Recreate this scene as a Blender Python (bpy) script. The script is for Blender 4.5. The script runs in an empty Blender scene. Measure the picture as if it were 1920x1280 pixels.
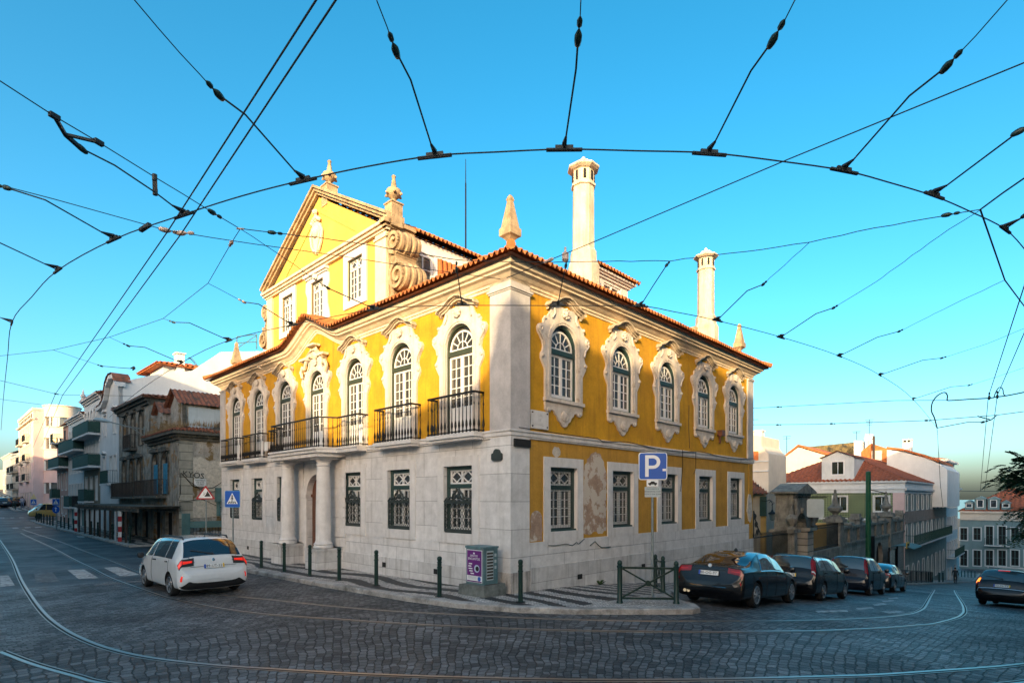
import bpy, bmesh, math, random
from mathutils import Vector as V, Matrix as M
from mathutils.geometry import tessellate_polygon
random.seed(7)
rad=math.radians
scene=bpy.context.scene; COL=scene.collection
# ---------------------------------------------------------------- camera model, site frame, terrain
F=1052.; CX=960.; HY=933.; E=2.35
C0=(-0.04,14.9); UR=(0.6943,0.7197); UL=(-0.7197,0.6943)
ANG=math.atan2(UR[1],UR[0])            # site frame: p along the right street, q along the left street
def S(p,q,z=0.): return V((C0[0]+p*UR[0]+q*UL[0], C0[1]+p*UR[1]+q*UL[1], z))
def PQ(X,Y): return ((X-C0[0])*UR[0]+(Y-C0[1])*UR[1], (X-C0[0])*UL[0]+(Y-C0[1])*UL[1])
def sp(v,w): return w*math.log(1+math.exp(min(60,v/w)))
def zpq(p,q): return -0.27-0.104*sp(p-2.2,1.5)-0.012*(sp(q,1.5)-sp(q-25,3))+0.045*sp(q-75,4)
def zg(X,Y): return zpq(*PQ(X,Y))
def AT(px,py,Y): return V(((px-CX)*Y/F, Y, E+(HY-py)*Y/F))
def ATZ(px,py,z): return AT(px,py,(z-E)*F/(HY-py))
def GND(px,py,dz=0.):
    dx=(px-CX)/F; dv=-(py-HY)/F; Y=3.
    while Y<300 and E+dv*Y>zg(dx*Y,Y)+dz: Y+=.02
    return V((dx*Y,Y,zg(dx*Y,Y)+dz))
RF=ANG                                  # facade frames: X right seen from outside, Y inward, Z up
LF=ANG-math.pi/2
# ---------------------------------------------------------------- mesh builder
class MB:
    def __init__(s): s.v=[]; s.f=[]; s.m=[]; s.s=[]; s.x=None
    def add(s,vs,fs,m=0,smooth=False):
        n=len(s.v)
        if s.x is not None: vs=[s.x@V(a) for a in vs]
        s.v+= [tuple(a) for a in vs]
        for f in fs: s.f.append(tuple(i+n for i in f)); s.m.append(m); s.s.append(smooth)
        return s
    def box(s,x0,y0,z0,x1,y1,z1,m=0):
        vs=[(x0,y0,z0),(x1,y0,z0),(x1,y1,z0),(x0,y1,z0),(x0,y0,z1),(x1,y0,z1),(x1,y1,z1),(x0,y1,z1)]
        return s.add(vs,[(0,3,2,1),(4,5,6,7),(0,1,5,4),(1,2,6,5),(2,3,7,6),(3,0,4,7)],m)
    def bar(s,a,b,w,h=None,m=0):
        a=V(a);b=V(b);d=(b-a).normalized();h=h or w
        u=d.cross(V((0,0,1)));u=u.normalized() if u.length>1e-4 else V((1,0,0)); t=u.cross(d).normalized()
        vs=[]
        for c in (a,b):
            for i,j in((-1,-1),(1,-1),(1,1),(-1,1)): vs.append(c+u*i*w/2+t*j*h/2)
        return s.add(vs,[(0,3,2,1),(4,5,6,7),(0,1,5,4),(1,2,6,5),(2,3,7,6),(3,0,4,7)],m)
    def prism(s,outer,y0,y1,holes=(),m=0,mh=None,back=True):
        loops=[list(outer)]+[list(h) for h in holes]
        flat=[p for l in loops for p in l]; n=len(flat)
        tri=tessellate_polygon([[V((p[0],p[1],0)) for p in l] for l in loops])
        vs=[(p[0],y0,p[1]) for p in flat]+[(p[0],y1,p[1]) for p in flat]
        fs=[];
        for t in tri:
            a,b,c=[flat[i] for i in t]
            if (b[0]-a[0])*(c[1]-a[1])-(b[1]-a[1])*(c[0]-a[0])<0: t=(t[0],t[2],t[1])
            fs.append(tuple(t))
            if back: fs.append((t[0]+n,t[2]+n,t[1]+n))
        s.add(vs,fs,m)
        o=0
        for k,l in enumerate(loops):
            A=sum(l[i][0]*l[(i+1)%len(l)][1]-l[(i+1)%len(l)][0]*l[i][1] for i in range(len(l)))
            fl=(A>0)==(k==0); ff=[]
            for i in range(len(l)):
                j=(i+1)%len(l); q=(o+i,o+j,o+j+n,o+i+n)
                ff.append(q if not fl else q[::-1])
            s.add(vs,ff,(m if k==0 or mh is None else mh)); o+=len(l)
        return s
    def tube(s,pts,r,n=6,m=0,cap=True,smooth=True):
        pts=[V(p) for p in pts]; rr=r if isinstance(r,(list,tuple)) else [r]*len(pts)
        vs=[];fs=[];up=None
        for i,p in enumerate(pts):
            d=(pts[min(i+1,len(pts)-1)]-pts[max(i-1,0)])
            d=d.normalized() if d.length>1e-9 else V((0,0,1))
            if up is None: up=V((0,0,1)) if abs(d.z)<.9 else V((1,0,0))
            u=d.cross(up); u=u.normalized() if u.length>1e-5 else V((1,0,0)); up=u.cross(d).normalized()
            for k in range(n):
                a=2*math.pi*k/n; vs.append(p+(u*math.cos(a)+up*math.sin(a))*rr[i])
        for i in range(len(pts)-1):
            for k in range(n): fs.append((i*n+k,i*n+(k+1)%n,(i+1)*n+(k+1)%n,(i+1)*n+k))
        if cap: fs+= [tuple(range(n))[::-1],tuple(range((len(pts)-1)*n,len(pts)*n))]
        return s.add(vs,fs,m,smooth)
    def lathe(s,prof,n=12,c=(0,0,0),m=0,smooth=True,ax=None,cap=True):
        vs=[];fs=[]
        for r,z in prof:
            for k in range(n):
                a=2*math.pi*(k+.5)/n; vs.append(V((r*math.cos(a),r*math.sin(a),z)))
        if ax is not None:
            q=V((0,0,1)).rotation_difference(V(ax)); vs=[q@v for v in vs]
        vs=[v+V(c) for v in vs]
        for i in range(len(prof)-1):
            for k in range(n): fs.append((i*n+k,i*n+(k+1)%n,(i+1)*n+(k+1)%n,(i+1)*n+k))
        if cap: fs+=[tuple(range(n))[::-1],tuple(range((len(prof)-1)*n,len(prof)*n))]
        return s.add(vs,fs,m,smooth)
    def sheet(s,rows,m=0,smooth=False,flip=False):
        n=len(rows[0]);vs=[p for r in rows for p in r];fs=[]
        for i in range(len(rows)-1):
            for j in range(n-1):
                f=(i*n+j,i*n+j+1,(i+1)*n+j+1,(i+1)*n+j); fs.append(f[::-1] if flip else f)
        return s.add(vs,fs,m,smooth)
    def build(s,name,mats,parent=None,loc=(0,0,0),rz=0.,sharp=40):
        me=bpy.data.meshes.new(name); me.from_pydata(s.v,[],s.f)
        if not isinstance(mats,(list,tuple)): mats=[mats]
        for a in mats: me.materials.append(a)
        me.polygons.foreach_set('material_index',s.m); me.polygons.foreach_set('use_smooth',s.s)
        me.update()
        if any(s.s): me.set_sharp_from_angle(angle=rad(sharp))
        return link(name,me,parent,loc,rz)
def link(name,me,parent=None,loc=(0,0,0),rz=0.):
    o=bpy.data.objects.new(name,me); COL.objects.link(o); o.location=loc; o.rotation_euler=(0,0,rz)
    if parent: o.parent=parent
    return o
def tag(o,label,cat,group=None):
    o['label']=label; o['category']=cat
    if group: o['group']=group
    return o
def struct(o): o['kind']='structure'; return o
def thing(name,label,cat,loc=(0,0,0),rz=0.,group=None):
    o=bpy.data.objects.new(name,None); COL.objects.link(o); o.location=loc; o.rotation_euler=(0,0,rz)
    o.empty_display_size=.2
    return tag(o,label,cat,group)
def dup(root,loc,rz,label,group=None):
    r=root.copy(); COL.objects.link(r); r.location=loc; r.rotation_euler=(0,0,rz); r['label']=label
    if group: r['group']=group
    for ch in list(root.children):
        c=ch.copy(); COL.objects.link(c); c.parent=r
        for g in list(ch.children):
            d=g.copy(); COL.objects.link(d); d.parent=c
    return r
def text(mb,body,size,mtx,m=0,ext=.002,align='CENTER'):
    cu=bpy.data.curves.new('writing','FONT'); cu.body=body; cu.size=size; cu.align_x=align; cu.align_y='CENTER'; cu.extrude=ext; cu.resolution_u=2
    o=bpy.data.objects.new('writing',cu); COL.objects.link(o)
    dg=bpy.context.evaluated_depsgraph_get(); me=bpy.data.meshes.new_from_object(o.evaluated_get(dg))
    mb.add([mtx@v.co for v in me.vertices],[tuple(p.vertices) for p in me.polygons],m)
    bpy.data.objects.remove(o); bpy.data.curves.remove(cu); bpy.data.meshes.remove(me)
FACE=M.Rotation(math.pi/2,4,'X')         # text plane -> facade plane (X right, Z up, facing -Y)
def arc(cx,cz,r,a0,a1,n,rz=None):
    rz=rz or r
    return [(cx+r*math.cos(rad(a0+(a1-a0)*i/n)),cz+rz*math.sin(rad(a0+(a1-a0)*i/n))) for i in range(n+1)]
def rect(x0,z0,x1,z1): return [(x0,z0),(x1,z0),(x1,z1),(x0,z1)]
def archpoly(x0,z0,x1,zs,n=12):
    c=(x0+x1)/2; r=(x1-x0)/2
    return [(x0,z0),(x1,z0)]+arc(c,zs,r,0,180,n)
def rrect(x0,z0,x1,z1,r,n=4):
    return arc(x1-r,z0+r,r,-90,0,n)+arc(x1-r,z1-r,r,0,90,n)+arc(x0+r,z1-r,r,90,180,n)+arc(x0+r,z0+r,r,180,270,n)
# ---------------------------------------------------------------- materials
def nd(nt,t,**k):
    n=nt.nodes.new(t)
    for a,b in k.items():
        if a=='i':
            for kk,vv in b.items(): n.inputs[kk].default_value=vv
        else: setattr(n,a,b)
    return n
def newmat(name):
    m=bpy.data.materials.new(name); m.use_nodes=True; nt=m.node_tree
    return m,nt,nt.nodes['Principled BSDF'],nt.links.new
def mat(name,col,rough=.8,var=.18,scale=2.5,bump=.15,streak=0.,streak_col=(.05,.045,.035),metal=0.,spec=.4,coat=0.,grit=40.,ior=None,blot=None,blot_lo=.55,blot_hi=.68,blot_scale=1.3):
    m,nt,b,L=newmat(name)
    b.inputs['Roughness'].default_value=rough; b.inputs['Metallic'].default_value=metal
    b.inputs['Specular IOR Level'].default_value=spec; b.inputs['Coat Weight'].default_value=coat
    if ior: b.inputs['IOR'].default_value=ior
    tc=nd(nt,'ShaderNodeTexCoord')
    n1=nd(nt,'ShaderNodeTexNoise',i={'Scale':scale,'Detail':6.,'Roughness':.65}); L(tc.outputs['Object'],n1.inputs['Vector'])
    n2=nd(nt,'ShaderNodeTexNoise',i={'Scale':grit,'Detail':3.}); L(tc.outputs['Object'],n2.inputs['Vector'])
    ad=nd(nt,'ShaderNodeMath',operation='MULTIPLY_ADD',i={1:.35}); L(n2.outputs['Fac'],ad.inputs[0]); L(n1.outputs['Fac'],ad.inputs[2])
    mr=nd(nt,'ShaderNodeMapRange',i={'From Min':.42,'From Max':.92,'To Min':1-var*1.3,'To Max':1+var}); L(ad.outputs[0],mr.inputs['Value'])
    mx=nd(nt,'ShaderNodeMix',data_type='RGBA',blend_type='MULTIPLY',i={0:1.}); mx.inputs['A'].default_value=(*col,1)
    L(mr.outputs[0],mx.inputs['B']); out=mx.outputs['Result']
    if blot:
        nb=nd(nt,'ShaderNodeTexNoise',i={'Scale':blot_scale,'Detail':5.,'Roughness':.7}); L(tc.outputs['Object'],nb.inputs['Vector'])
        rb=nd(nt,'ShaderNodeMapRange',i={'From Min':blot_lo,'From Max':blot_hi}); L(nb.outputs['Fac'],rb.inputs['Value'])
        mb_=nd(nt,'ShaderNodeMix',data_type='RGBA'); L(rb.outputs[0],mb_.inputs['Factor']); L(out,mb_.inputs['A']); mb_.inputs['B'].default_value=(*blot,1); out=mb_.outputs['Result']
    if streak:
        mp=nd(nt,'ShaderNodeMapping'); mp.inputs['Scale'].default_value=(3.2,3.2,.28); L(tc.outputs['Object'],mp.inputs['Vector'])
        n3=nd(nt,'ShaderNodeTexNoise',i={'Scale':1.6,'Detail':5.,'Roughness':.6}); L(mp.outputs[0],n3.inputs['Vector'])
        r3=nd(nt,'ShaderNodeMapRange',i={'From Min':.5,'From Max':.75,'To Max':streak}); L(n3.outputs['Fac'],r3.inputs['Value'])
        m3=nd(nt,'ShaderNodeMix',data_type='RGBA'); L(r3.outputs[0],m3.inputs['Factor']); L(out,m3.inputs['A']); m3.inputs['B'].default_value=(*streak_col,1); out=m3.outputs['Result']
    L(out,b.inputs['Base Color'])
    if bump:
        bp=nd(nt,'ShaderNodeBump',i={'Strength':bump,'Distance':.02}); L(ad.outputs[0],bp.inputs['Height']); L(bp.outputs[0],b.inputs['Normal'])
    return m
def ashlar(name,col,bw=1.25,bh=.72,joint=.012,var=.1,jd=.35,streak=.25,plane='xz',bump=.4,mortar=None,rough=.75,off=.5):
    m,nt,b,L=newmat(name); b.inputs['Roughness'].default_value=rough; b.inputs['Specular IOR Level'].default_value=.35
    tc=nd(nt,'ShaderNodeTexCoord'); sx=nd(nt,'ShaderNodeSeparateXYZ'); L(tc.outputs['Object'],sx.inputs[0]); cb=nd(nt,'ShaderNodeCombineXYZ')
    L(sx.outputs[plane[0].upper()],cb.inputs[0]); L(sx.outputs[plane[1].upper()],cb.inputs[1])
    br=nd(nt,'ShaderNodeTexBrick',offset=off,i={'Scale':1.,'Mortar Size':joint,'Mortar Smooth':.2,'Bias':0.,'Brick Width':bw,'Row Height':bh})
    c1=[c*(1-var) for c in col]; c2=[min(.85,c*(1+var)) for c in col]; mo=mortar or [c*jd for c in col]
    br.inputs['Color1'].default_value=(*c1,1); br.inputs['Color2'].default_value=(*c2,1); br.inputs['Mortar'].default_value=(*mo,1)
    L(cb.outputs[0],br.inputs['Vector'])
    n=nd(nt,'ShaderNodeTexNoise',i={'Scale':3.,'Detail':7.,'Roughness':.7}); L(tc.outputs['Object'],n.inputs['Vector'])
    r=nd(nt,'ShaderNodeMapRange',i={'From Min':.3,'From Max':.7,'To Min':.8,'To Max':1.12}); L(n.outputs['Fac'],r.inputs['Value'])
    mx=nd(nt,'ShaderNodeMix',data_type='RGBA',blend_type='MULTIPLY',i={0:1.}); L(br.outputs['Color'],mx.inputs['A']); L(r.outputs[0],mx.inputs['B']); out=mx.outputs['Result']
    nf=nd(nt,'ShaderNodeTexNoise',i={'Scale':22.,'Detail':4.,'Roughness':.6}); L(tc.outputs['Object'],nf.inputs['Vector'])
    rf=nd(nt,'ShaderNodeMapRange',i={'From Min':.62,'From Max':.76,'To Max':.3}); L(nf.outputs['Fac'],rf.inputs['Value'])
    mf=nd(nt,'ShaderNodeMix',data_type='RGBA'); L(rf.outputs[0],mf.inputs['Factor']); L(out,mf.inputs['A']); mf.inputs['B'].default_value=(.13,.12,.11,1); out=mf.outputs['Result']
    if streak:
        mp=nd(nt,'ShaderNodeMapping'); mp.inputs['Scale'].default_value=(2.6,2.6,.22); L(tc.outputs['Object'],mp.inputs['Vector'])
        n3=nd(nt,'ShaderNodeTexNoise',i={'Scale':1.5,'Detail':6.,'Roughness':.62}); L(mp.outputs[0],n3.inputs['Vector'])
        r3=nd(nt,'ShaderNodeMapRange',i={'From Min':.5,'From Max':.8,'To Max':streak}); L(n3.outputs['Fac'],r3.inputs['Value'])
        m3=nd(nt,'ShaderNodeMix',data_type='RGBA'); L(r3.outputs[0],m3.inputs['Factor']); L(out,m3.inputs['A']); m3.inputs['B'].default_value=(.14,.12,.09,1); out=m3.outputs['Result']
    L(out,b.inputs['Base Color'])
    ms=nd(nt,'ShaderNodeMath',operation='MULTIPLY_ADD',i={1:.25}); L(n.outputs['Fac'],ms.inputs[0])
    iv=nd(nt,'ShaderNodeMath',operation='SUBTRACT',i={0:1.}); L(br.outputs['Fac'],iv.inputs[1]); L(iv.outputs[0],ms.inputs[2])
    bp=nd(nt,'ShaderNodeBump',i={'Strength':bump,'Distance':.015}); L(ms.outputs[0],bp.inputs['Height']); L(bp.outputs[0],b.inputs['Normal'])
    return m
def simple(name,col,rough=.5,metal=0.,spec=.5,coat=0.,emit=0.,ecol=None):
    m,nt,b,L=newmat(name); b.inputs['Base Color'].default_value=(*col,1); b.inputs['Roughness'].default_value=rough; b.inputs['Metallic'].default_value=metal
    b.inputs['Specular IOR Level'].default_value=spec; b.inputs['Coat Weight'].default_value=coat
    if emit: b.inputs['Emission Color'].default_value=(*(ecol or col),1); b.inputs['Emission Strength'].default_value=emit
    return m
def glassy(name,col,wob=.02,spec=.9,rough=.04):
    m,nt,b,L=newmat(name); b.inputs['Roughness'].default_value=rough; b.inputs['Specular IOR Level'].default_value=spec; b.inputs['IOR'].default_value=1.75
    tc=nd(nt,'ShaderNodeTexCoord'); n=nd(nt,'ShaderNodeTexNoise',i={'Scale':1.7,'Detail':2.}); L(tc.outputs['Object'],n.inputs['Vector'])
    bp=nd(nt,'ShaderNodeBump',i={'Strength':wob,'Distance':.2}); L(n.outputs['Fac'],bp.inputs['Height']); L(bp.outputs[0],b.inputs['Normal'])
    n2=nd(nt,'ShaderNodeTexNoise',i={'Scale':.9,'Detail':1.}); L(tc.outputs['Object'],n2.inputs['Vector'])
    r=nd(nt,'ShaderNodeMapRange',i={'From Min':.35,'From Max':.65,'To Min':.4,'To Max':1.8}); L(n2.outputs['Fac'],r.inputs['Value'])
    mx=nd(nt,'ShaderNodeMix',data_type='RGBA',blend_type='MULTIPLY',i={0:1.}); mx.inputs['A'].default_value=(*col,1); L(r.outputs[0],mx.inputs['B']); L(mx.outputs['Result'],b.inputs['Base Color'])
    return m
def paint(name,col,coat=1.):
    m=mat(name,col,rough=.25,var=.06,scale=1.2,bump=0.,spec=.35,coat=coat,grit=9.)
    m.node_tree.nodes['Principled BSDF'].inputs['Coat Roughness'].default_value=.04
    return m
Y_WALL=(.54,.275,.012)
K={}
K['yellow']=mat('yellow_render',Y_WALL,.9,.24,1.3,.3,streak=.5,streak_col=(.24,.105,.012),grit=14,blot=(.43,.20,.014),blot_lo=.5,blot_hi=.75,blot_scale=.8)
K['yellow_low']=mat('weathered_yellow_render',(.48,.25,.035),.92,.22,1.4,.35,streak=.4,streak_col=(.14,.08,.03),grit=16,blot=(.33,.22,.12),blot_lo=.66,blot_hi=.72,blot_scale=.9)
K['attic_yellow']=mat('pale_yellow_render',(.64,.36,.075),.9,.16,1.2,.25,streak=.25,streak_col=(.30,.18,.05),grit=18)
K['ashlar']=ashlar('white_limestone_blocks',(.66,.635,.62),1.5,.75,.009,.06,.5,.3)
K['plinth']=ashlar('stained_limestone_plinth',(.58,.56,.545),1.6,1.6,.008,jd=.5,streak=.75)
K['stone']=mat('dressed_limestone',(.64,.61,.59),.75,.12,3.,.2,streak=.3,streak_col=(.26,.21,.16),grit=30)
K['pilaster']=mat('grey_rendered_pilaster',(.47,.44,.43),.85,.2,2.,.25,streak=.2,streak_col=(.25,.23,.22),grit=24)
K['trim']=mat('cream_moulding',(.68,.55,.40),.8,.2,2.4,.2,streak=.35,streak_col=(.22,.15,.09),grit=25)
K['oldstone']=mat('lichen_stained_stone',(.40,.285,.17),.9,.4,3.5,.5,streak=.6,streak_col=(.10,.075,.05),grit=24)
K['chimney']=mat('whitewashed_chimney_render',(.60,.50,.38),.88,.24,2.,.4,streak=.6,streak_col=(.24,.16,.09),grit=26)
K['tile']=mat('terracotta_roof_tiles',(.47,.155,.045),.85,.5,5.,.4,grit=22,blot=(.16,.09,.045),blot_lo=.5,blot_hi=.7,blot_scale=3.2)
K['tile_old']=mat('dark_roof_tiles',(.26,.09,.05),.88,.4,3.5,.4,grit=22,blot=(.08,.055,.04),blot_lo=.5,blot_hi=.68,blot_scale=2.2)
K['tile_orange']=mat('orange_roof_tiles',(.50,.14,.04),.85,.35,3.,.4,grit=22)
K['green_paint']=mat('dark_green_paint',(.025,.055,.05),.45,.15,3.,.1,grit=40)
K['green_frame']=mat('olive_green_paint',(.04,.05,.03),.5,.15,3.,.1,grit=40)
K['white_paint']=mat('white_joinery_paint',(.72,.70,.68),.5,.07,3.,.1,grit=50)
K['iron']=mat('black_wrought_iron',(.010,.010,.011),.5,.25,6.,.2,metal=.3,grit=60)
K['bronze']=mat('dark_bronze_grille',(.035,.045,.042),.5,.3,6.,.2,grit=60)
K['door']=mat('varnished_brown_door',(.12,.045,.025),.5,.25,4.,.3,grit=12)
K['glass']=glassy('window_glass',(.035,.04,.045))
K['glass_room']=glassy('window_glass_over_room',(.05,.045,.035))
K['pink_patch']=mat('exposed_pink_render',(.37,.25,.18),.95,.25,4.,.7,grit=20,blot=(.55,.48,.40),blot_lo=.5,blot_hi=.54,blot_scale=1.1)
K['pale_patch']=mat('flaked_pale_render',(.55,.48,.40),.95,.3,5.,.7,grit=16)
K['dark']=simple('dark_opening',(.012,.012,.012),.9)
K['dirt']=mat('black_soot_stain',(.06,.055,.05),.95,.4,3.,.3)
K['sooty']=mat('soot_streaked_plinth',(.50,.45,.41),.85,.3,2.4,.3,streak=.95,streak_col=(.035,.032,.03),grit=24)
K['hood']=mat('weathered_hood_stone',(.52,.42,.31),.85,.3,3.,.4,streak=.7,streak_col=(.09,.065,.04),grit=24)
K['carved']=mat('carved_limestone',(.60,.53,.465),.8,.18,3.,.35,streak=.5,streak_col=(.28,.2,.13),grit=26,blot=(.36,.29,.22),blot_lo=.58,blot_hi=.7,blot_scale=3.5)
# ================================================================ TERRAIN, ROAD, PAVEMENT, RAILS
def cobble():
    m,nt,b,L=newmat('basalt_cobbles')
    tc=nd(nt,'ShaderNodeTexCoord'); P=tc.outputs['Object']
    dn=nd(nt,'ShaderNodeTexNoise',i={'Scale':.5,'Detail':5.,'Roughness':.62}); L(P,dn.inputs['Vector'])
    ds=nd(nt,'ShaderNodeVectorMath',operation='MULTIPLY_ADD'); ds.inputs[1].default_value=(.5,.5,0); L(dn.outputs['Color'],ds.inputs[0]); L(P,ds.inputs[2])
    d2=nd(nt,'ShaderNodeTexNoise',i={'Scale':5.,'Detail':3.,'Roughness':.65}); L(P,d2.inputs['Vector'])
    d3=nd(nt,'ShaderNodeVectorMath',operation='MULTIPLY_ADD'); d3.inputs[1].default_value=(.06,.06,0); L(d2.outputs['Color'],d3.inputs[0]); L(ds.outputs[0],d3.inputs[2])
    sx=nd(nt,'ShaderNodeSeparateXYZ'); L(d3.outputs[0],sx.inputs[0])
    yy=nd(nt,'ShaderNodeMath',operation='SUBTRACT',i={1:1.2}); L(sx.outputs['Y'],yy.inputs[0])
    r2=nd(nt,'ShaderNodeMath',operation='POWER',i={1:2.}); L(sx.outputs['X'],r2.inputs[0])
    r3=nd(nt,'ShaderNodeMath',operation='POWER',i={1:2.}); L(yy.outputs[0],r3.inputs[0])
    ra=nd(nt,'ShaderNodeMath',operation='ADD'); L(r2.outputs[0],ra.inputs[0]); L(r3.outputs[0],ra.inputs[1])
    r=nd(nt,'ShaderNodeMath',operation='SQRT'); L(ra.outputs[0],r.inputs[0])
    an=nd(nt,'ShaderNodeMath',operation='ARCTAN2'); L(sx.outputs['X'],an.inputs[0]); L(yy.outputs[0],an.inputs[1])
    am=nd(nt,'ShaderNodeMath',operation='MULTIPLY',i={1:8.2}); L(an.outputs[0],am.inputs[0])
    cv=nd(nt,'ShaderNodeCombineXYZ'); L(r.outputs[0],cv.inputs[0]); L(am.outputs[0],cv.inputs[1])
    rot=nd(nt,'ShaderNodeVectorRotate',rotation_type='Z_AXIS',i={'Angle':-ANG}); L(d3.outputs[0],rot.inputs['Vector'])
    cols=[]
    for vec,bw,bh in((cv.outputs[0],.17,.128),(rot.outputs[0],.15,.125)):
        br=nd(nt,'ShaderNodeTexBrick',offset=.5,i={'Scale':1.,'Mortar Size':.0135,'Mortar Smooth':.6,'Bias':-.1,'Brick Width':bw,'Row Height':bh})
        br.inputs['Color1'].default_value=(.038,.039,.041,1); br.inputs['Color2'].default_value=(.165,.167,.17,1); br.inputs['Mortar'].default_value=(.010,.009,.008,1)
        L(vec,br.inputs['Vector']); cols.append(br)
    # outer lanes: street-aligned rows
    bn=nd(nt,'ShaderNodeTexNoise',i={'Scale':.5,'Detail':2.}); L(P,bn.inputs['Vector'])
    ba=nd(nt,'ShaderNodeMath',operation='MULTIPLY_ADD',i={1:4.}); L(bn.outputs['Fac'],ba.inputs[0]); L(r.outputs[0],ba.inputs[2])
    sel=nd(nt,'ShaderNodeMapRange',i={'From Min':13.3,'From Max':13.6}); L(ba.outputs[0],sel.inputs['Value'])
    mx=nd(nt,'ShaderNodeMix',data_type='RGBA'); L(sel.outputs[0],mx.inputs['Factor']); L(cols[0].outputs['Color'],mx.inputs['A']); L(cols[1].outputs['Color'],mx.inputs['B'])
    fx=nd(nt,'ShaderNodeMix',data_type='FLOAT'); L(sel.outputs[0],fx.inputs['Factor']); L(cols[0].outputs['Fac'],fx.inputs['A']); L(cols[1].outputs['Fac'],fx.inputs['B'])
    # stone-to-stone wear and big stains
    w=nd(nt,'ShaderNodeTexNoise',i={'Scale':.45,'Detail':6.,'Roughness':.7}); L(P,w.inputs['Vector'])
    wr=nd(nt,'ShaderNodeMapRange',i={'From Min':.3,'From Max':.7,'To Min':.42,'To Max':1.55}); L(w.outputs['Fac'],wr.inputs['Value'])
    m2=nd(nt,'ShaderNodeMix',data_type='RGBA',blend_type='MULTIPLY',i={0:1.}); L(mx.outputs['Result'],m2.inputs['A']); L(wr.outputs[0],m2.inputs['B'])
    g=nd(nt,'ShaderNodeTexNoise',i={'Scale':55.,'Detail':4.,'Roughness':.7}); L(P,g.inputs['Vector'])
    gr=nd(nt,'ShaderNodeMapRange',i={'From Min':.3,'From Max':.7,'To Min':.65,'To Max':1.4}); L(g.outputs['Fac'],gr.inputs['Value'])
    m3=nd(nt,'ShaderNodeMix',data_type='RGBA',blend_type='MULTIPLY',i={0:1.}); L(m2.outputs['Result'],m3.inputs['A']); L(gr.outputs[0],m3.inputs['B'])
    # left street beyond the crossing is smooth asphalt
    sr=nd(nt,'ShaderNodeSeparateXYZ'); L(rot.outputs[0],sr.inputs[0])
    q0=PQ(0,0)[1]*-1
    asf=nd(nt,'ShaderNodeMapRange',i={'From Min':22.3,'From Max':22.7}); L(sr.outputs['Y'],asf.inputs['Value'])
    ac=nd(nt,'ShaderNodeMix',data_type='RGBA'); L(asf.outputs[0],ac.inputs['Factor']); L(m3.outputs['Result'],ac.inputs['A'])
    am2=nd(nt,'ShaderNodeMix',data_type='RGBA',blend_type='MULTIPLY',i={0:1.}); am2.inputs['A'].default_value=(.042,.044,.047,1); L(wr.outputs[0],am2.inputs['B']); L(am2.outputs['Result'],ac.inputs['B'])
    L(ac.outputs['Result'],b.inputs['Base Color'])
    rr=nd(nt,'ShaderNodeMapRange',i={'From Min':.3,'From Max':.7,'To Min':.7,'To Max':.42}); L(w.outputs['Fac'],rr.inputs['Value']); L(rr.outputs[0],b.inputs['Roughness'])
    b.inputs['Specular IOR Level'].default_value=.45
    iv=nd(nt,'ShaderNodeMath',operation='SUBTRACT',i={0:1.}); L(fx.outputs['Result'],iv.inputs[1])
    na=nd(nt,'ShaderNodeMath',operation='SUBTRACT',i={0:1.}); L(asf.outputs[0],na.inputs[1])
    iv2=nd(nt,'ShaderNodeMath',operation='MULTIPLY'); L(iv.outputs[0],iv2.inputs[0]); L(na.outputs[0],iv2.inputs[1])
    hn=nd(nt,'ShaderNodeMath',operation='MULTIPLY_ADD',i={1:.35}); L(g.outputs['Fac'],hn.inputs[0]); L(iv2.outputs[0],hn.inputs[2])
    d4=nd(nt,'ShaderNodeMath',operation='MULTIPLY_ADD',i={1:.5}); L(d2.outputs['Fac'],d4.inputs[0]); L(hn.outputs[0],d4.inputs[2])
    bp=nd(nt,'ShaderNodeBump',i={'Strength':1.,'Distance':.03}); L(d4.outputs[0],bp.inputs['Height']); L(bp.outputs[0],b.inputs['Normal'])
    return m
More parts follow.
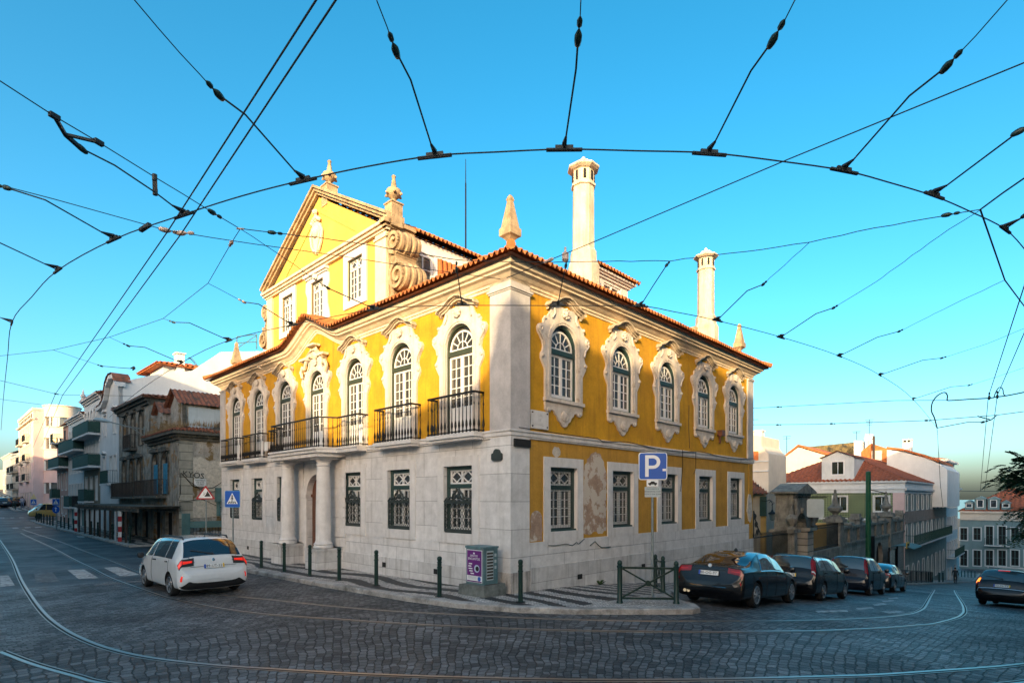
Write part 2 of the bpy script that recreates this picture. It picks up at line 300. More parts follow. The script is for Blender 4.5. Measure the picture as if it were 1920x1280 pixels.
def calcada():
    m,nt,b,L=newmat('mosaic_paving'); b.inputs['Roughness'].default_value=.6
    tc=nd(nt,'ShaderNodeTexCoord'); P=tc.outputs['Object']
    vo=nd(nt,'ShaderNodeTexVoronoi',feature='F1',i={'Scale':15.,'Randomness':.55}); L(P,vo.inputs['Vector'])
    ve=nd(nt,'ShaderNodeTexVoronoi',feature='DISTANCE_TO_EDGE',i={'Scale':15.,'Randomness':.55}); L(P,ve.inputs['Vector'])
    rot=nd(nt,'ShaderNodeVectorRotate',rotation_type='Z_AXIS',i={'Angle':-ANG}); L(vo.outputs['Position'],rot.inputs['Vector'])
    sx=nd(nt,'ShaderNodeSeparateXYZ'); L(P,sx.inputs[0])
    # swirling light bands in a dark field, drawn in whole stones
    wv=nd(nt,'ShaderNodeTexWave',wave_type='BANDS',bands_direction='X',i={'Scale':.42,'Distortion':9.,'Detail':1.,'Detail Scale':.5})
    L(rot.outputs[0],wv.inputs['Vector'])
    mk=nd(nt,'ShaderNodeMapRange',i={'From Min':.44,'From Max':.47}); L(wv.outputs['Fac'],mk.inputs['Value'])
    # the pattern stops near the corner (towards the right-hand street)
    r2=nd(nt,'ShaderNodeVectorRotate',rotation_type='Z_AXIS',i={'Angle':-ANG}); L(P,r2.inputs['Vector']); s2=nd(nt,'ShaderNodeSeparateXYZ'); L(r2.outputs[0],s2.inputs[0])
    c=M.Rotation(-ANG,3,'Z')@V((C0[0],C0[1],0))
    e=nd(nt,'ShaderNodeMapRange',i={'From Min':c.y-2.5,'From Max':c.y-2.4}); L(s2.outputs['Y'],e.inputs['Value'])
    e2=nd(nt,'ShaderNodeMath',operation='SUBTRACT',i={0:1.}); L(e.outputs[0],e2.inputs[1])
    ed=nd(nt,'ShaderNodeMapRange',i={'From Min':c.x-2.08,'From Max':c.x-2.04,'To Min':1.,'To Max':0.}); L(s2.outputs['X'],ed.inputs['Value'])
    mm=nd(nt,'ShaderNodeMath',operation='MAXIMUM'); L(mk.outputs[0],mm.inputs[0]); L(e2.outputs[0],mm.inputs[1])
    mm2=nd(nt,'ShaderNodeMath',operation='MAXIMUM'); L(mm.outputs[0],mm2.inputs[0]); L(ed.outputs[0],mm2.inputs[1])
    mx=nd(nt,'ShaderNodeMix',data_type='RGBA'); L(mm2.outputs[0],mx.inputs['Factor']); mx.inputs['A'].default_value=(.035,.035,.037,1); mx.inputs['B'].default_value=(.55,.49,.44,1)
    cr=nd(nt,'ShaderNodeSeparateColor'); L(vo.outputs['Color'],cr.inputs[0])
    rv=nd(nt,'ShaderNodeMapRange',i={'To Min':.6,'To Max':1.25}); L(cr.outputs[0],rv.inputs['Value'])
    ej=nd(nt,'ShaderNodeMapRange',i={'From Min':.02,'From Max':.11,'To Min':.3,'To Max':1.}); L(ve.outputs['Distance'],ej.inputs['Value'])
    mu=nd(nt,'ShaderNodeMath',operation='MULTIPLY'); L(rv.outputs[0],mu.inputs[0]); L(ej.outputs[0],mu.inputs[1])
    n=nd(nt,'ShaderNodeTexNoise',i={'Scale':1.2,'Detail':6.,'Roughness':.7}); L(P,n.inputs['Vector'])
    nr=nd(nt,'ShaderNodeMapRange',i={'From Min':.3,'From Max':.7,'To Min':.6,'To Max':1.2}); L(n.outputs['Fac'],nr.inputs['Value'])
    mu2=nd(nt,'ShaderNodeMath',operation='MULTIPLY'); L(mu.outputs[0],mu2.inputs[0]); L(nr.outputs[0],mu2.inputs[1])
    m2=nd(nt,'ShaderNodeMix',data_type='RGBA',blend_type='MULTIPLY',i={0:1.}); L(mx.outputs['Result'],m2.inputs['A']); L(mu2.outputs[0],m2.inputs['B']); L(m2.outputs['Result'],b.inputs['Base Color'])
    bp=nd(nt,'ShaderNodeBump',i={'Strength':.5,'Distance':.01}); L(ej.outputs[0],bp.inputs['Height']); L(bp.outputs[0],b.inputs['Normal'])
    return m
K['cobble']=cobble(); K['paving']=calcada()
K['kerb']=ashlar('kerb_stone',(.36,.33,.30),1.,9.,.012,.2,.3,0.,'xy',.5,off=0.)
K['kerb']=mat('kerb_stone',(.37,.335,.305),.8,.35,2.2,.5,grit=20,blot=(.13,.12,.105),blot_lo=.52,blot_hi=.7,blot_scale=1.6)
K['soil']=mat('dry_ground',(.10,.09,.075),.95,.3,.3,.3)
K['rail']=simple('worn_rail_steel',(.40,.36,.33),.38,1.)
K['groove']=mat('rail_groove_grime',(.02,.018,.016),.8,.3,3.,0.)
K['roadpaint']=mat('worn_white_road_paint',(.42,.42,.41),.7,.3,3.,.3,grit=14,blot=(.07,.07,.072),blot_lo=.5,blot_hi=.62,blot_scale=6.)
K['paint_faint']=mat('nearly_gone_road_paint',(.17,.17,.17),.7,.3,3.,.3,grit=14,blot=(.06,.06,.062),blot_lo=.42,blot_hi=.58,blot_scale=6.)
def axis(lo,hi,c0,c1,d=.5,g=1.22):
    a=[c0+i*d for i in range(int((c1-c0)/d)+1)]; s=d
    while a[-1]<hi: s*=g; a.append(a[-1]+s)
    s=d
    while a[0]>lo: s*=g; a.insert(0,a[0]-s)
    return a
mb=MB(); ps=axis(-26,140,-14,30); qs=axis(-30,150,-16,20)
mb.sheet([[S(p,q,zpq(p,q)) for p in ps] for q in qs],smooth=True)
struct(mb.build('road',K['cobble']))
mb=MB(); ps=axis(-900,420,-30,140,6,1.4); qs=axis(-900,900,-30,150,6,1.4)
mb.sheet([[S(p,q,max(-46,zpq(p,q)-.35)) for p in ps] for q in qs],smooth=True)
struct(mb.build('ground',K['soil']))
sea=mat('sea_water',(.10,.16,.20),.15,.1,.05,.05)
mb=MB(); mb.box(-9000,150,-45.5,12000,14000,-44.6); struct(mb.build('sea',sea))
# ---- pavements
def pave(pairs,name,ends=(0,0)):
    dense=[]
    for (o0,i0),(o1,i1) in zip(pairs,pairs[1:]):
        n=max(1,int(math.hypot(o1[0]-o0[0],o1[1]-o0[1])/.5)) if abs(o1[1]-o0[1])<12 and abs(o1[0]-o0[0])<12 else 24
        for k in range(n):
            t=k/n; dense.append(((o0[0]+(o1[0]-o0[0])*t,o0[1]+(o1[1]-o0[1])*t),(i0[0]+(i1[0]-i0[0])*t,i0[1]+(i1[1]-i0[1])*t)))
    dense.append(pairs[-1])
    top=MB(); rows=[]
    for o,i in dense:
        d=math.hypot(i[0]-o[0],i[1]-o[1]); r=[]
        for k in range(9):
            t=.22/d+(1-.22/d)*k/8; p=o[0]+(i[0]-o[0])*t; q=o[1]+(i[1]-o[1])*t; r.append(S(p,q,zpq(p,q)+.13))
        rows.append(r)
    top.sheet(rows,smooth=True); struct(top.build(name,K['paving']))
    kb=MB(); rr=[]
    for n_,(o,i) in enumerate(dense):
        d=math.hypot(i[0]-o[0],i[1]-o[1]); u=((i[0]-o[0])/d,(i[1]-o[1])/d); j=.008*math.sin(n_*2.7)
        z=zpq(*o)+.13
        rr.append([S(o[0]+u[0]*w,o[1]+u[1]*w,z+h+(j if h>-.05 else 0)) for w,h in((-.03,-.3),(-.02,-.02),(.015,.006),(.225,.008),(.225,-.1))])
    kb.sheet(rr,smooth=False)
    for o,i in (dense[0],dense[-1]):
        z=zpq(*o); z2=zpq(*i); kb.add([S(*o,z+.125),S(*i,z2+.125),S(*i,z2-.3),S(*o,z-.3)],[(0,1,2,3)])
    struct(kb.build('kerb',K['kerb']))
pave([((-2.55,21.3),(.15,21.3)),((-2.54,10.9),(.15,10.9)),((-2.48,6.1),(.15,6.1)),((-2.32,3.6),(.15,3.6)),((-2.2,1.6),(.15,1.6)),((-1.9,-.1),(.15,.7)),((-1.28,-1.56),(.15,.2)),((-.5,-2.55),(.15,.12)),((.21,-3.24),(.3,.15)),((1.15,-4.02),(1.1,.15)),((1.6,-4.32),(1.5,.15)),((2.0,-4.32),(1.9,.15)),((2.35,-4.05),(2.3,.15)),((2.75,-3.55),(2.75,.15)),((3.4,-2.85),(3.4,.15)),((4.3,-2.3),(4.3,.15)),((6.,-1.95),(6.,.15)),((20.,-1.9),(20.,.15)),((36.,-2.1),(36.,.15)),((52.,-2.3),(52.,.15)),((60.,-2.3),(60.,.15)),((90.,-2.2),(90.,.15)),((104.,-2.2),(104.,.15))],'pavement')
pave([((-2.5,76.5),(.3,76.5)),((-2.5,70.),(.3,70.)),((-2.52,40.),(.3,40.)),((-2.54,29.),(.3,29.))],'pavement')
pave([((-2.5,140.),(.3,140.)),((-2.5,96.5),(.3,96.5))],'pavement')
# ---- tram rails
def crom(P,n=6):
    out=[]
    for i in range(len(P)-1):
        a,b,c,d=P[max(i-1,0)],P[i],P[i+1],P[min(i+2,len(P)-1)]
        for k in range(n):
            t=k/n; out.append(.5*((2*b)+(c-a)*t+(2*a-5*b+4*c-d)*t*t+(3*b-a-3*c+d)*t**3))
    out.append(P[-1]); return out
def rail(px,label,flip=1,ext=None):
    P=[GND(*a) for a in px]
    if ext: P+= [V((x,y,zg(x,y))) for x,y in ext]
    P=crom(P); a=MB(); b=MB(); ra=[]; rb=[]; rc=[]
    for i,p in enumerate(P):
        d=(P[min(i+1,len(P)-1)]-P[max(i-1,0)]); d.z=0; d.normalize(); n=V((-d.y,d.x,0))*flip
        f=lambda w,h: V((p.x+n.x*w,p.y+n.y*w,zg(p.x+n.x*w,p.y+n.y*w)+h))
        ra.append([f(-.03,-.02),f(-.03,.009),f(.03,.009),f(.03,-.02)]); rb.append([f(.032,.005),f(.075,.005)]); rc.append([f(.077,-.02),f(.077,.008),f(.095,.008),f(.095,-.02)])
    a.sheet(ra,flip=flip>0); a.sheet(rc,flip=flip>0)
    o=a.build('tram_rail',K['rail']); b.sheet(rb); b.build('groove',K['groove'],o)
    return tag(o,label,'tram rail','tram rails set in the cobbles')
rail([(0,1222),(60,1245),(140,1268),(200,1283)],'steel tram rail cutting the bottom left corner, nearest the viewer',1,[(-3.5,7.15),(0,6.95),(4,7.3),(8,8.3),(13,10.6)])
rail([(0,1012),(22,1045),(40,1085),(60,1118),(85,1150),(120,1178),(170,1203),(230,1222),(300,1235),(400,1246),(500,1253),(640,1261),(800,1267),(1000,1272),(1200,1274),(1400,1271.5),(1560,1267),(1665,1263),(1842,1251),(1920,1244),(1990,1237)],'long bright tram rail sweeping across the foreground from the left street',-1)
rail([(40,999),(52,1005),(100,1027),(141,1049),(172,1064),(203,1080),(230,1091),(300,1115),(333,1124),(399,1137),(467,1147),(540,1154),(633,1160),(742,1167.5),(884,1174.5),(1025,1180),(1150,1182),(1240,1183),(1370,1183.5),(1523,1182),(1600,1179),(1665,1176),(1720,1171.5),(1753,1168),(1792,1157.6),(1804,1150),(1806.6,1143),(1803,1131),(1792,1113),(1789,1106)],'thin tram rail passing under the white estate car wheel and curving down the right street',-1)
rail([(42,992),(53,996),(109,1014),(156,1032),(203,1049),(260,1072),(320,1093),(393,1112),(446,1118.5),(500,1123.5),(560,1130),(633,1137.5),(742,1146),(884,1153.5),(990,1158.5),(1096,1162),(1190,1163.5),(1274,1164.3),(1452,1164),(1559,1161.5),(1620,1159),(1665,1156),(1695,1152.5),(1714,1149),(1728,1143),(1736,1136),(1746,1117),(1753,1105)],'tram rail nearest the pavement kerb, running behind the white estate car',1)
# ---- painted markings: thin sheets 4 mm above the road
def mark(quads,name,m,label,group=None):
    mb=MB()
    for q in quads:
        c=[GND(*a) for a in q]; rows=[]
        for i in range(7):
            r=[]
            for j in range(7):
                u=i/6;v=j/6; p=(c[0]*(1-u)+c[1]*u)*(1-v)+(c[3]*(1-u)+c[2]*u)*v; r.append(V((p.x,p.y,zg(p.x,p.y)+.005)))
            rows.append(r)
        n=(rows[1][0]-rows[0][0]).cross(rows[0][1]-rows[0][0])
        mb.sheet(rows,flip=n.z>0)
    return struct(mb.build(name,m))
c5=lambda *p:[(a/3,960+b/3) for a,b in p]
c7=lambda *p:[(1240+a/2.824,1000+b/2.824) for a,b in p]
c3=lambda *p:[(a/6.4,880+b/6.4) for a,b in p]
mark([c5((380,325),(472,321),(556,370),(442,375)),c5((585,312),(660,307),(785,350),(680,361)),c5((0,356),(48,355),(84,412),(0,420))],'crossing_stripes',K['roadpaint'],'')
mark([c5((190,342),(292,334),(336,388),(205,398)),c5((0,344),(340,316),(342,323),(0,352)),c5((535,406),(800,383),(802,390),(538,414)),c5((215,278),(300,272),(301,277),(216,282))],'faded_markings',K['paint_faint'],'')
mark([c7((815,409),(985,404),(990,414),(830,418)),c7((1028,396),(1112,388),(1128,397),(1045,402)),c7((1118,374),(1176,367),(1196,376),(1130,382)),c7((1166,355),(1228,350),(1232,357),(1176,361)),c7((1200,341),(1250,337),(1254,342),(1206,346)),c7((1165,412),(1250,407),(1290,414),(1210,423))],'dashed_line',K['roadpaint'],'')
mark([c7((440,414),(710,411),(712,420),(450,421))],'faded_line',K['paint_faint'],'')
mark([c3((130,688),(200,686),(232,705),(160,709)),c3((273,682),(340,680),(375,697),(305,702)),c3((397,678),(470,675),(505,693),(430,698)),c3((0,560),(35,558),(55,582),(0,585)),c3((103,560),(150,558),(178,578),(130,582)),c3((208,558),(260,556),(290,578),(240,582)),c3((915,795),(1000,793),(1018,815),(935,812))],'crossing_stripes',K['roadpaint'],'')
# ================================================================ YELLOW CORNER PALACE
LX=16.6; LY=21.3
pal=thing('palace','two storey yellow corner palace with white ornate window surrounds and a pedimented attic','palace',S(0,0,0),ANG)
LZ=-math.pi/2                                  # left facade parts: local X = -t
def PL(mb,name,m,rz=0.,loc=(0,0,0),par=None): return mb.build(name,m,par or pal,loc,rz)
LW=[2.05,4.95,7.85,10.71,13.58,16.4,19.2]; RW=[2.22,5.33,8.38,11.43,14.43]
LG=[2.13,5.1,8.06,13.78,16.6,19.4]; RG=[2.25,5.4,8.55,11.6,14.68]
ZT=8.35; BELT=4.15
HW=.61; SPR=6.79
# --- upper walls with arched openings
def swan(t,o=0):
    x=abs(t-10.7)/2.15
    return 0. if x>=1 else .86*((1-x)**1.15*.62+.38*(.5+.5*math.cos(math.pi*x)))
mb=MB(); mb.prism([(-LY,BELT),(0,BELT)]+[(-t,ZT+swan(t)) for t in [0]+[8.5+.2*i for i in range(23)]+[LY]],0,.4,[archpoly(-t-HW,BELT+.03,-t+HW,SPR) for t in LW],0,1); PL(mb,'upper_wall',[K['yellow'],K['stone']],LZ)
mb=MB(); mb.prism(rect(.4,BELT,LX,ZT),0,.4,[archpoly(t-HW,5.2,t+HW,SPR) for t in RW],0,1); PL(mb,'upper_wall',[K['yellow'],K['stone']])
# --- ground walls
dz0=-.2
mb=MB(); mb.prism(rect(-LY,-.9,0,BELT-.18),0,.4,[rect(-t-.63,1.32,-t+.63,3.28) for t in LG]+[archpoly(-10.72-.82,-.8,-10.72+.82,2.45)]); PL(mb,'ground_wall',K['ashlar'],LZ)
mb=MB(); mb.prism(rect(.4,-2.6,LX,BELT-.18),0,.4,[rect(t-.63,1.38,t+.63,3.24) for t in RG],0,1); PL(mb,'ground_wall',[K['yellow_low'],K['stone']])
# white dado and plinth on the right street, plinth on the left street
mb=MB(); mb.prism(rect(.7,.42,LX,1.12),-.03,.0,[],0); PL(mb,'dado',K['ashlar'])
mb=MB(); mb.prism(rect(.72,-2.6,LX+.02,.42),-.06,.0); PL(mb,'plinth',K['plinth'])
for xa,xb in ((-LY-.02,-12.8),(-8.6,-.0)):
    mb=MB(); mb.prism(rect(xa,-.9,xb,.36),-.05,.0); PL(mb,'plinth',K['plinth'],LZ)
# solid core behind the facades, and back walls
mb=MB(); mb.box(.45,.45,-2.6,LX-.01,LY-.01,8.4); PL(mb,'core_wall',K['yellow_low'])
# --- corner pilasters
def pil(x0,x1,rz,z0,z1,cap=True,d=.07,m='pilaster'):
    a=MB(); a.box(x0,-d,z0,x1,.02,z1)
    if cap:
        for i,(o,za,zb) in enumerate(((.03,7.86,7.9),(.06,7.9,7.96),(.02,8.2,8.36))): a.box(x0-o*.0,-d-o,za,x1+o*.0,.02,zb)
    PL(a,'pilaster',K[m],rz)
mb=MB();d=.07
mb.box(-d,-d,BELT,.7,.72,7.86)
for o,za,zb in ((.03,7.86,7.9),(.065,7.9,7.96),(.0,7.96,8.2),(.03,8.2,8.36)): mb.box(-d-o,-d-o,za,.7+o,.72+o,zb)
PL(mb,'pilaster',K['pilaster'])
mb=MB(); mb.box(-.05,-.05,-.9,.7,.72,BELT-.18); PL(mb,'corner_pier',K['ashlar'])
mb=MB(); mb.box(-.09,-.09,-.9,.72,.74,.36); PL(mb,'corner_plinth',K['sooty'])
mb=MB(); mb.box(.06,-.11,3.72,.69,-.052,3.93); PL(mb,'name_board',K['dark'])
pil(15.95,LX,0,BELT,7.86); pil(-LY,-LY+.62,LZ,BELT,7.86)
pil(16.15,LX+.01,0,-2.6,BELT-.18,False,.03,'yellow_low')
# --- belt course and cornice: profiles run round the corner
def round_moulding(name,prof,m,bump=None,smooth=False):
    a=MB(); rows=[]
    ts=[LY]+[LY*(1-i/120) for i in range(1,120)] if bump else [LY]
    for o,z in prof:
        r=[V((-o,t+(o if t==LY else 0),z+(bump(t,o) if bump else 0))) for t in ts]+[V((-o,-o,z)),V((LX+o,-o,z)),V((LX+o,4.,z))]
        rows.append(r)
    a.sheet(rows,flip=True,smooth=smooth); PL(a,name,m)
round_moulding('belt_course',[(0,3.96),(.05,3.97),(.05,4.0),(.08,4.02),(.08,4.12),(.11,4.13),(.11,4.17),(.0,4.2)],K['stone'])
round_moulding('cornice',[(.0,8.02),(.03,8.03),(.03,8.1),(.07,8.11),(.07,8.17),(.12,8.2),(.2,8.27),(.3,8.31),(.3,8.36),(.38,8.39),(.42,8.47),(.42,8.5),(.1,8.52)],K['trim'],swan)
# scalloped row of little tiles between cornice and eaves
def eave_path(o,n_per):
    pts=[]
    n=int((LY+2*o)/n_per)
    for i in range(n*4+1): pts.append(((-o,LY+o-(LY+2*o)*i/(n*4)),i))
    n2=int((LX+2*o)/n_per)
    for i in range(1,n2*4+1): pts.append(((-o+(LX+2*o)*i/(n2*4),-o),i))
    return pts
mb=MB(); rows=[[],[],[]]
for (x,y),i in eave_path(.44,.19):
    w=abs(math.sin(math.pi*i/4)); b=swan(y) if x<0 and y>0 else 0
    rows[0].append(V((x,y,8.49+b))); rows[1].append(V((x,y,8.505+.075*w+b))); 
    k=.6; rows[2].append(V((x*.97 if x<0 else x,y*.97 if y<0 else y,8.6+b)))
mb.sheet(rows[:2],flip=True)
PL(mb,'scalloped_tiles',K['trim'])
# --- tiled roof: corrugated slopes
def slope(mb,ox,oy,ux,uy,vx,vy,width,zfun,vmaxf,per=.2,step=.36,amp=.055,bump=None,sl=.42):
    """ridged pan-tile slope; u runs along the eaves, v up the slope (horizontal)"""
    n=int(width/per)*6; cols=[]
    nrow=int(max(vmaxf(width*k/20) for k in range(21))/step)+1
    rows=[]
    for j in range(nrow*2+1):
        r=[]
        for i in range(n+1):
            u=width*i/n; vm=vmaxf(u); jj=j//2; v=min(vm,jj*step+(0 if j%2==0 else step*.999))
            c=math.cos(2*math.pi*i/6); c=math.copysign(abs(c)**.7,c)
            lift=.02*(1 if j%2==0 else 0)
            jit=.008*math.sin(i//6*12.9+jj*7.7)
            z=zfun+sl*v+amp*c+lift+jit+(bump(u,v) if bump else 0)
            r.append(V((ox+ux*u+vx*v,oy+uy*u+vy*v,z)))
        rows.append(r)
    mb.sheet(rows,smooth=False)
    # rounded tile ends along the eaves
    lo=[V((p.x-vx*.0,p.y-vy*.0,p.z-.03)) for p in rows[0]]
    mb.sheet([lo,rows[0]],smooth=False)
OV=.66; ZE=8.62; SL=.40
roof=MB()
fade=lambda u,v: swan(LY+OV-u)*max(0,1-v/3.)
slope(roof,-OV,LY+OV,0,-1,1,0,LY+2*OV,ZE,lambda u:max(.001,min(8.9,u,LY+2*OV-u)),bump=lambda u,v:swan(LY+OV-u)*max(0,1-v/2.6),sl=SL)
slope(roof,-OV,-OV,1,0,0,1,LX+2*OV,ZE,lambda u:max(.001,min(8.9,u,LX+2*OV-u)),sl=SL)
slope(roof,LX+OV,-OV,0,1,-1,0,LY+2*OV,ZE,lambda u:max(.001,min(8.9,u,LY+2*OV-u)),per=.4,sl=SL)
main_roof=PL(roof,'roof',K['tile'])
mb=MB(); ts_=[LY+OV]+[LY-.18*i for i in range(int(LY/.18))]
mb.sheet([[V((-OV+.05,t,ZE-.1+swan(t))) for t in ts_]+[V((-OV+.05,-OV+.05,ZE-.1)),V((LX+OV-.05,-OV+.05,ZE-.1)),V((LX+OV-.05,6,ZE-.1))],[V((-.05,min(t,LY),ZE-.09+swan(t))) for t in ts_]+[V((-.05,-.05,ZE-.09)),V((LX+.05,-.05,ZE-.09)),V((LX+.05,6,ZE-.09))]]); PL(mb,'soffit',K['tile_old'])
# hip ridge caps
mb=MB()
for a,b in (((-OV,-OV),(8.2,8.2)),((LX+OV,-OV),(8.4,8.2)),((-OV,LY+OV),(8.2,LY-8.2))):
    n=22
    for k in range(n):
        p=V((a[0]+(b[0]-a[0])*k/n,a[1]+(b[1]-a[1])*k/n,0)); q=V((a[0]+(b[0]-a[0])*(k+1.1)/n,a[1]+(b[1]-a[1])*(k+1.1)/n,0))
        za=ZE+SL*abs(b[0]-a[0])*k/n+.05; zb=ZE+SL*abs(b[0]-a[0])*(k+1.1)/n+.05
        p.z=za;q.z=zb; mb.tube([p,q],[.12,.10],8)
PL(mb,'hip_tiles',K['tile'],par=main_roof)
# ---------------------------------------------------------------- windows
def half(l): return [(x,z) for x,z in l]+[(-x,z) for x,z in reversed(l)]
OUTL=[(.87,6.0),(.98,6.16),(1.05,6.28),(1.04,6.42),(.98,6.5),(.95,6.62),(.99,6.76),(1.09,6.9),(1.18,7.0),(1.2,7.12),(1.13,7.22),(1.02,7.25),(.94,7.29),(.95,7.4),(.88,7.46),(.76,7.52),(.68,7.62),(.62,7.74),(.6,7.9)]
def upper_window(door):
    zb=4.18 if door else 5.2
    zs=4.18 if door else 4.98
    out=[(.87,zs)]+OUTL; out=out+[(-x,z) for x,z in reversed(out)]
    if door: hole=archpoly(-HW+.005,zs+.01,HW-.005,SPR)
    s=MB(); 
    s.prism(out,-.065,.0,[archpoly(-HW,zb+(.01 if door else 0),HW,SPR,14)])
    # raised inner band
    band=[(.76,zb-.02),(.76,SPR)]+arc(0,SPR,.76,0,180,14)[1:]+[(-.76,zb-.02),(-.665,zb-.02)]+arc(0,SPR,.665,180,0,14)+[(.665,zb-.02)]
    s.prism(band,-.085,-.065)
    for sx in (-1,1):
        for (cx,cz,r) in ((1.09,7.1,.1),(1.0,6.36,.055),(.9,7.43,.05)):
            s.lathe([(r,0),(r,.03),(r*.6,.05),(r*.55,.02),(.01,.02)],12,(sx*cx,-.065,cz),ax=(0,-1,0))
        s.tube([V((sx*x,-.1,z)) for x,z in ((.92,6.62),(.97,6.8),(1.08,6.92),(1.15,7.02))],.025,5)
        s.tube([V((sx*x,-.1,z)) for x,z in ((.6,7.5),(.5,7.62),(.5,7.78))],.03,5)
    s.lathe([(.14,0),(.14,.04),(.1,.06),(.06,.09),(.01,.1)],14,(0,-.09,7.72),ax=(0,-1,0))
    for k in range(8):
        a=k*math.pi/4; s.lathe([(.035,0),(.03,.04),(.005,.06)],6,(.13*math.cos(a),-.12,7.72+.13*math.sin(a)),ax=(0,-1,0))
    if not door:
        s.box(-.9,-.13,5.1,.9,.0,5.2)
        ap=[(.86,4.99),(.86,4.86),(.76,4.79),(.66,4.8),(.58,4.88),(.47,4.85),(.42,4.76),(.34,4.72),(.28,4.6),(.18,4.55),(.12,4.46),(0,4.41)]
        s.prism([(x,z) for x,z in ap[::-1]]+[(-x,z) for x,z in ap[:-1]],-.06,.0)
        s.lathe([(.16,0),(.16,.03),(.12,.05),(.11,.03),(.05,.06),(.01,.06)],14,(0,-.06,4.74),ax=(0,-1,0))
        for sx in (-1,1): s.lathe([(.06,0),(.05,.03),(.01,.03)],9,(sx*.74,-.06,4.87),ax=(0,-1,0))
    su=s.build('window_surround',K['carved'])
    h=MB()
    top=[(-.84,7.84),(-.78,7.92),(-.66,7.95),(-.5,8.0),(-.36,8.09),(-.2,8.17),(0,8.21),(.2,8.17),(.36,8.09),(.5,8.0),(.66,7.95),(.78,7.92),(.84,7.84)]
    for dz,dd,th,sc in ((0,.25,.045,1.),(-.045,.16,.035,.96),(-.08,.11,.06,.93)):
        tp=[(x*sc,z+dz) for x,z in top]; bt=[(x*sc,z+dz-th) for x,z in top]
        h.prism(bt+tp[::-1],-dd,-.02)
    h.build('hood_moulding',K['hood'],su)
    f=MB()
    def ring(r0,r1,y0,y1,z0,mi=0):
        f.prism([(r1,z0),(r1,SPR)]+arc(0,SPR,r1,0,180,14)[1:]+[(-r1,z0),(-r0,z0)]+arc(0,SPR,r0,180,0,14)+[(r0,z0)],y0,y1,m=mi)
    ring(.55,HW,.03,.16,zb); f.box(-.55,.04,zb,.55,.16,zb+.06 if not door else zb+.03); f.box(-.55,.02,6.52,.55,.16,6.66)
    f.build('frame',K['green_frame'] if door else K['green_paint'],su)
    c=MB(); lo=zb+(.06 if not door else .03)
    for sx in (-1,1):
        x0,x1=(.0,.55) if sx>0 else (-.55,.0)
        c.prism(rect(x0+.004,lo,x1-.004,6.52),.08,.14,[rect(x0+.06,lo+(.1 if not door else .8),x1-.06,6.52-.07)])
        a,b=x0+.06,x1-.06; z0,z1=lo+(.1 if not door else .8),6.45
        if door: c.prism(rect(a+.03,lo+.12,b-.03,lo+.7),.065,.08)
        c.box((a+b)/2-.012,.09,z0,(a+b)/2+.012,.125,z1)
        nr=5 if door else 4
        for k in range(1,nr): zz=z0+(z1-z0)*k/nr; c.box(a,.093,zz-.012,b,.122,zz+.012)
    zf=6.70
    c.prism(arc(0,zf,.54,0,180,14)+arc(0,zf,.49,180,0,14),.08,.14); c.box(-.54,.08,6.66,.54,.14,6.72)
    c.prism(arc(0,zf,.235,0,180,10)+arc(0,zf,.21,180,0,10),.09,.13)
    for k in range(1,6):
        a=math.pi*k/6; 
        c.bar((.22*math.cos(a) if k%3 else .06*math.cos(a),.11,zf+(.22 if k%3 else .02)*math.sin(a)),(.5*math.cos(a),.11,zf+.5*math.sin(a)),.025,.03)
    c.build('casement',K['white_paint'],su)
    g=MB(); g.prism(archpoly(-.57,zb+.02,.57,SPR,14),.112,.122,back=False); g.build('pane',K['glass_room'] if door else K['glass'],su)
    return su
def place(proto,first,loc,rz):
    if first: proto.parent=pal; proto.location=loc; proto.rotation_euler=(0,0,rz); return proto
    o=proto.copy(); COL.objects.link(o); o.location=loc; o.rotation_euler=(0,0,rz); o.parent=pal
    for ch in list(proto.children):
        c=ch.copy(); COL.objects.link(c); c.parent=o
    return o
w=upper_window(True)
for i,t in enumerate(LW): place(w,i==0,(0,t,0),LZ)
w=upper_window(False)
for i,t in enumerate(RW): place(w,i==0,(t,0,0),0)
# central window of the left front: crest of carved work over the hood
mb=MB()
for sx in (-1,1):
    mb.tube([V((-10.71+sx*x,-.17,z)) for x,z in ((.95,7.2),(1.06,7.45),(.9,7.62),(.75,7.55),(.66,7.75),(.5,7.95),(.3,8.05),(.2,8.3))],[.05,.07,.09,.06,.07,.08,.06,.03],6)
    mb.box(-10.71+sx*.72-.28,-.3,7.86,-10.71+sx*.72+.28,-.05,7.95)
for k in range(9):
    a=math.pi*k/8; mb.lathe([(.09,0),(.08,.05),(.02,.1)],7,(-10.71+.27*math.cos(a),-.1,8.0+.22*math.sin(a)),ax=(0,-1,0))
mb.lathe([(.2,0),(.18,.06),(.08,.12),(.01,.12)],10,(-10.71,-.1,8.02),ax=(0,-1,0)); mb.box(-11.03,-.34,8.33,-10.39,-.05,8.41)
PL(mb,'carved_crest',K['trim'],LZ)
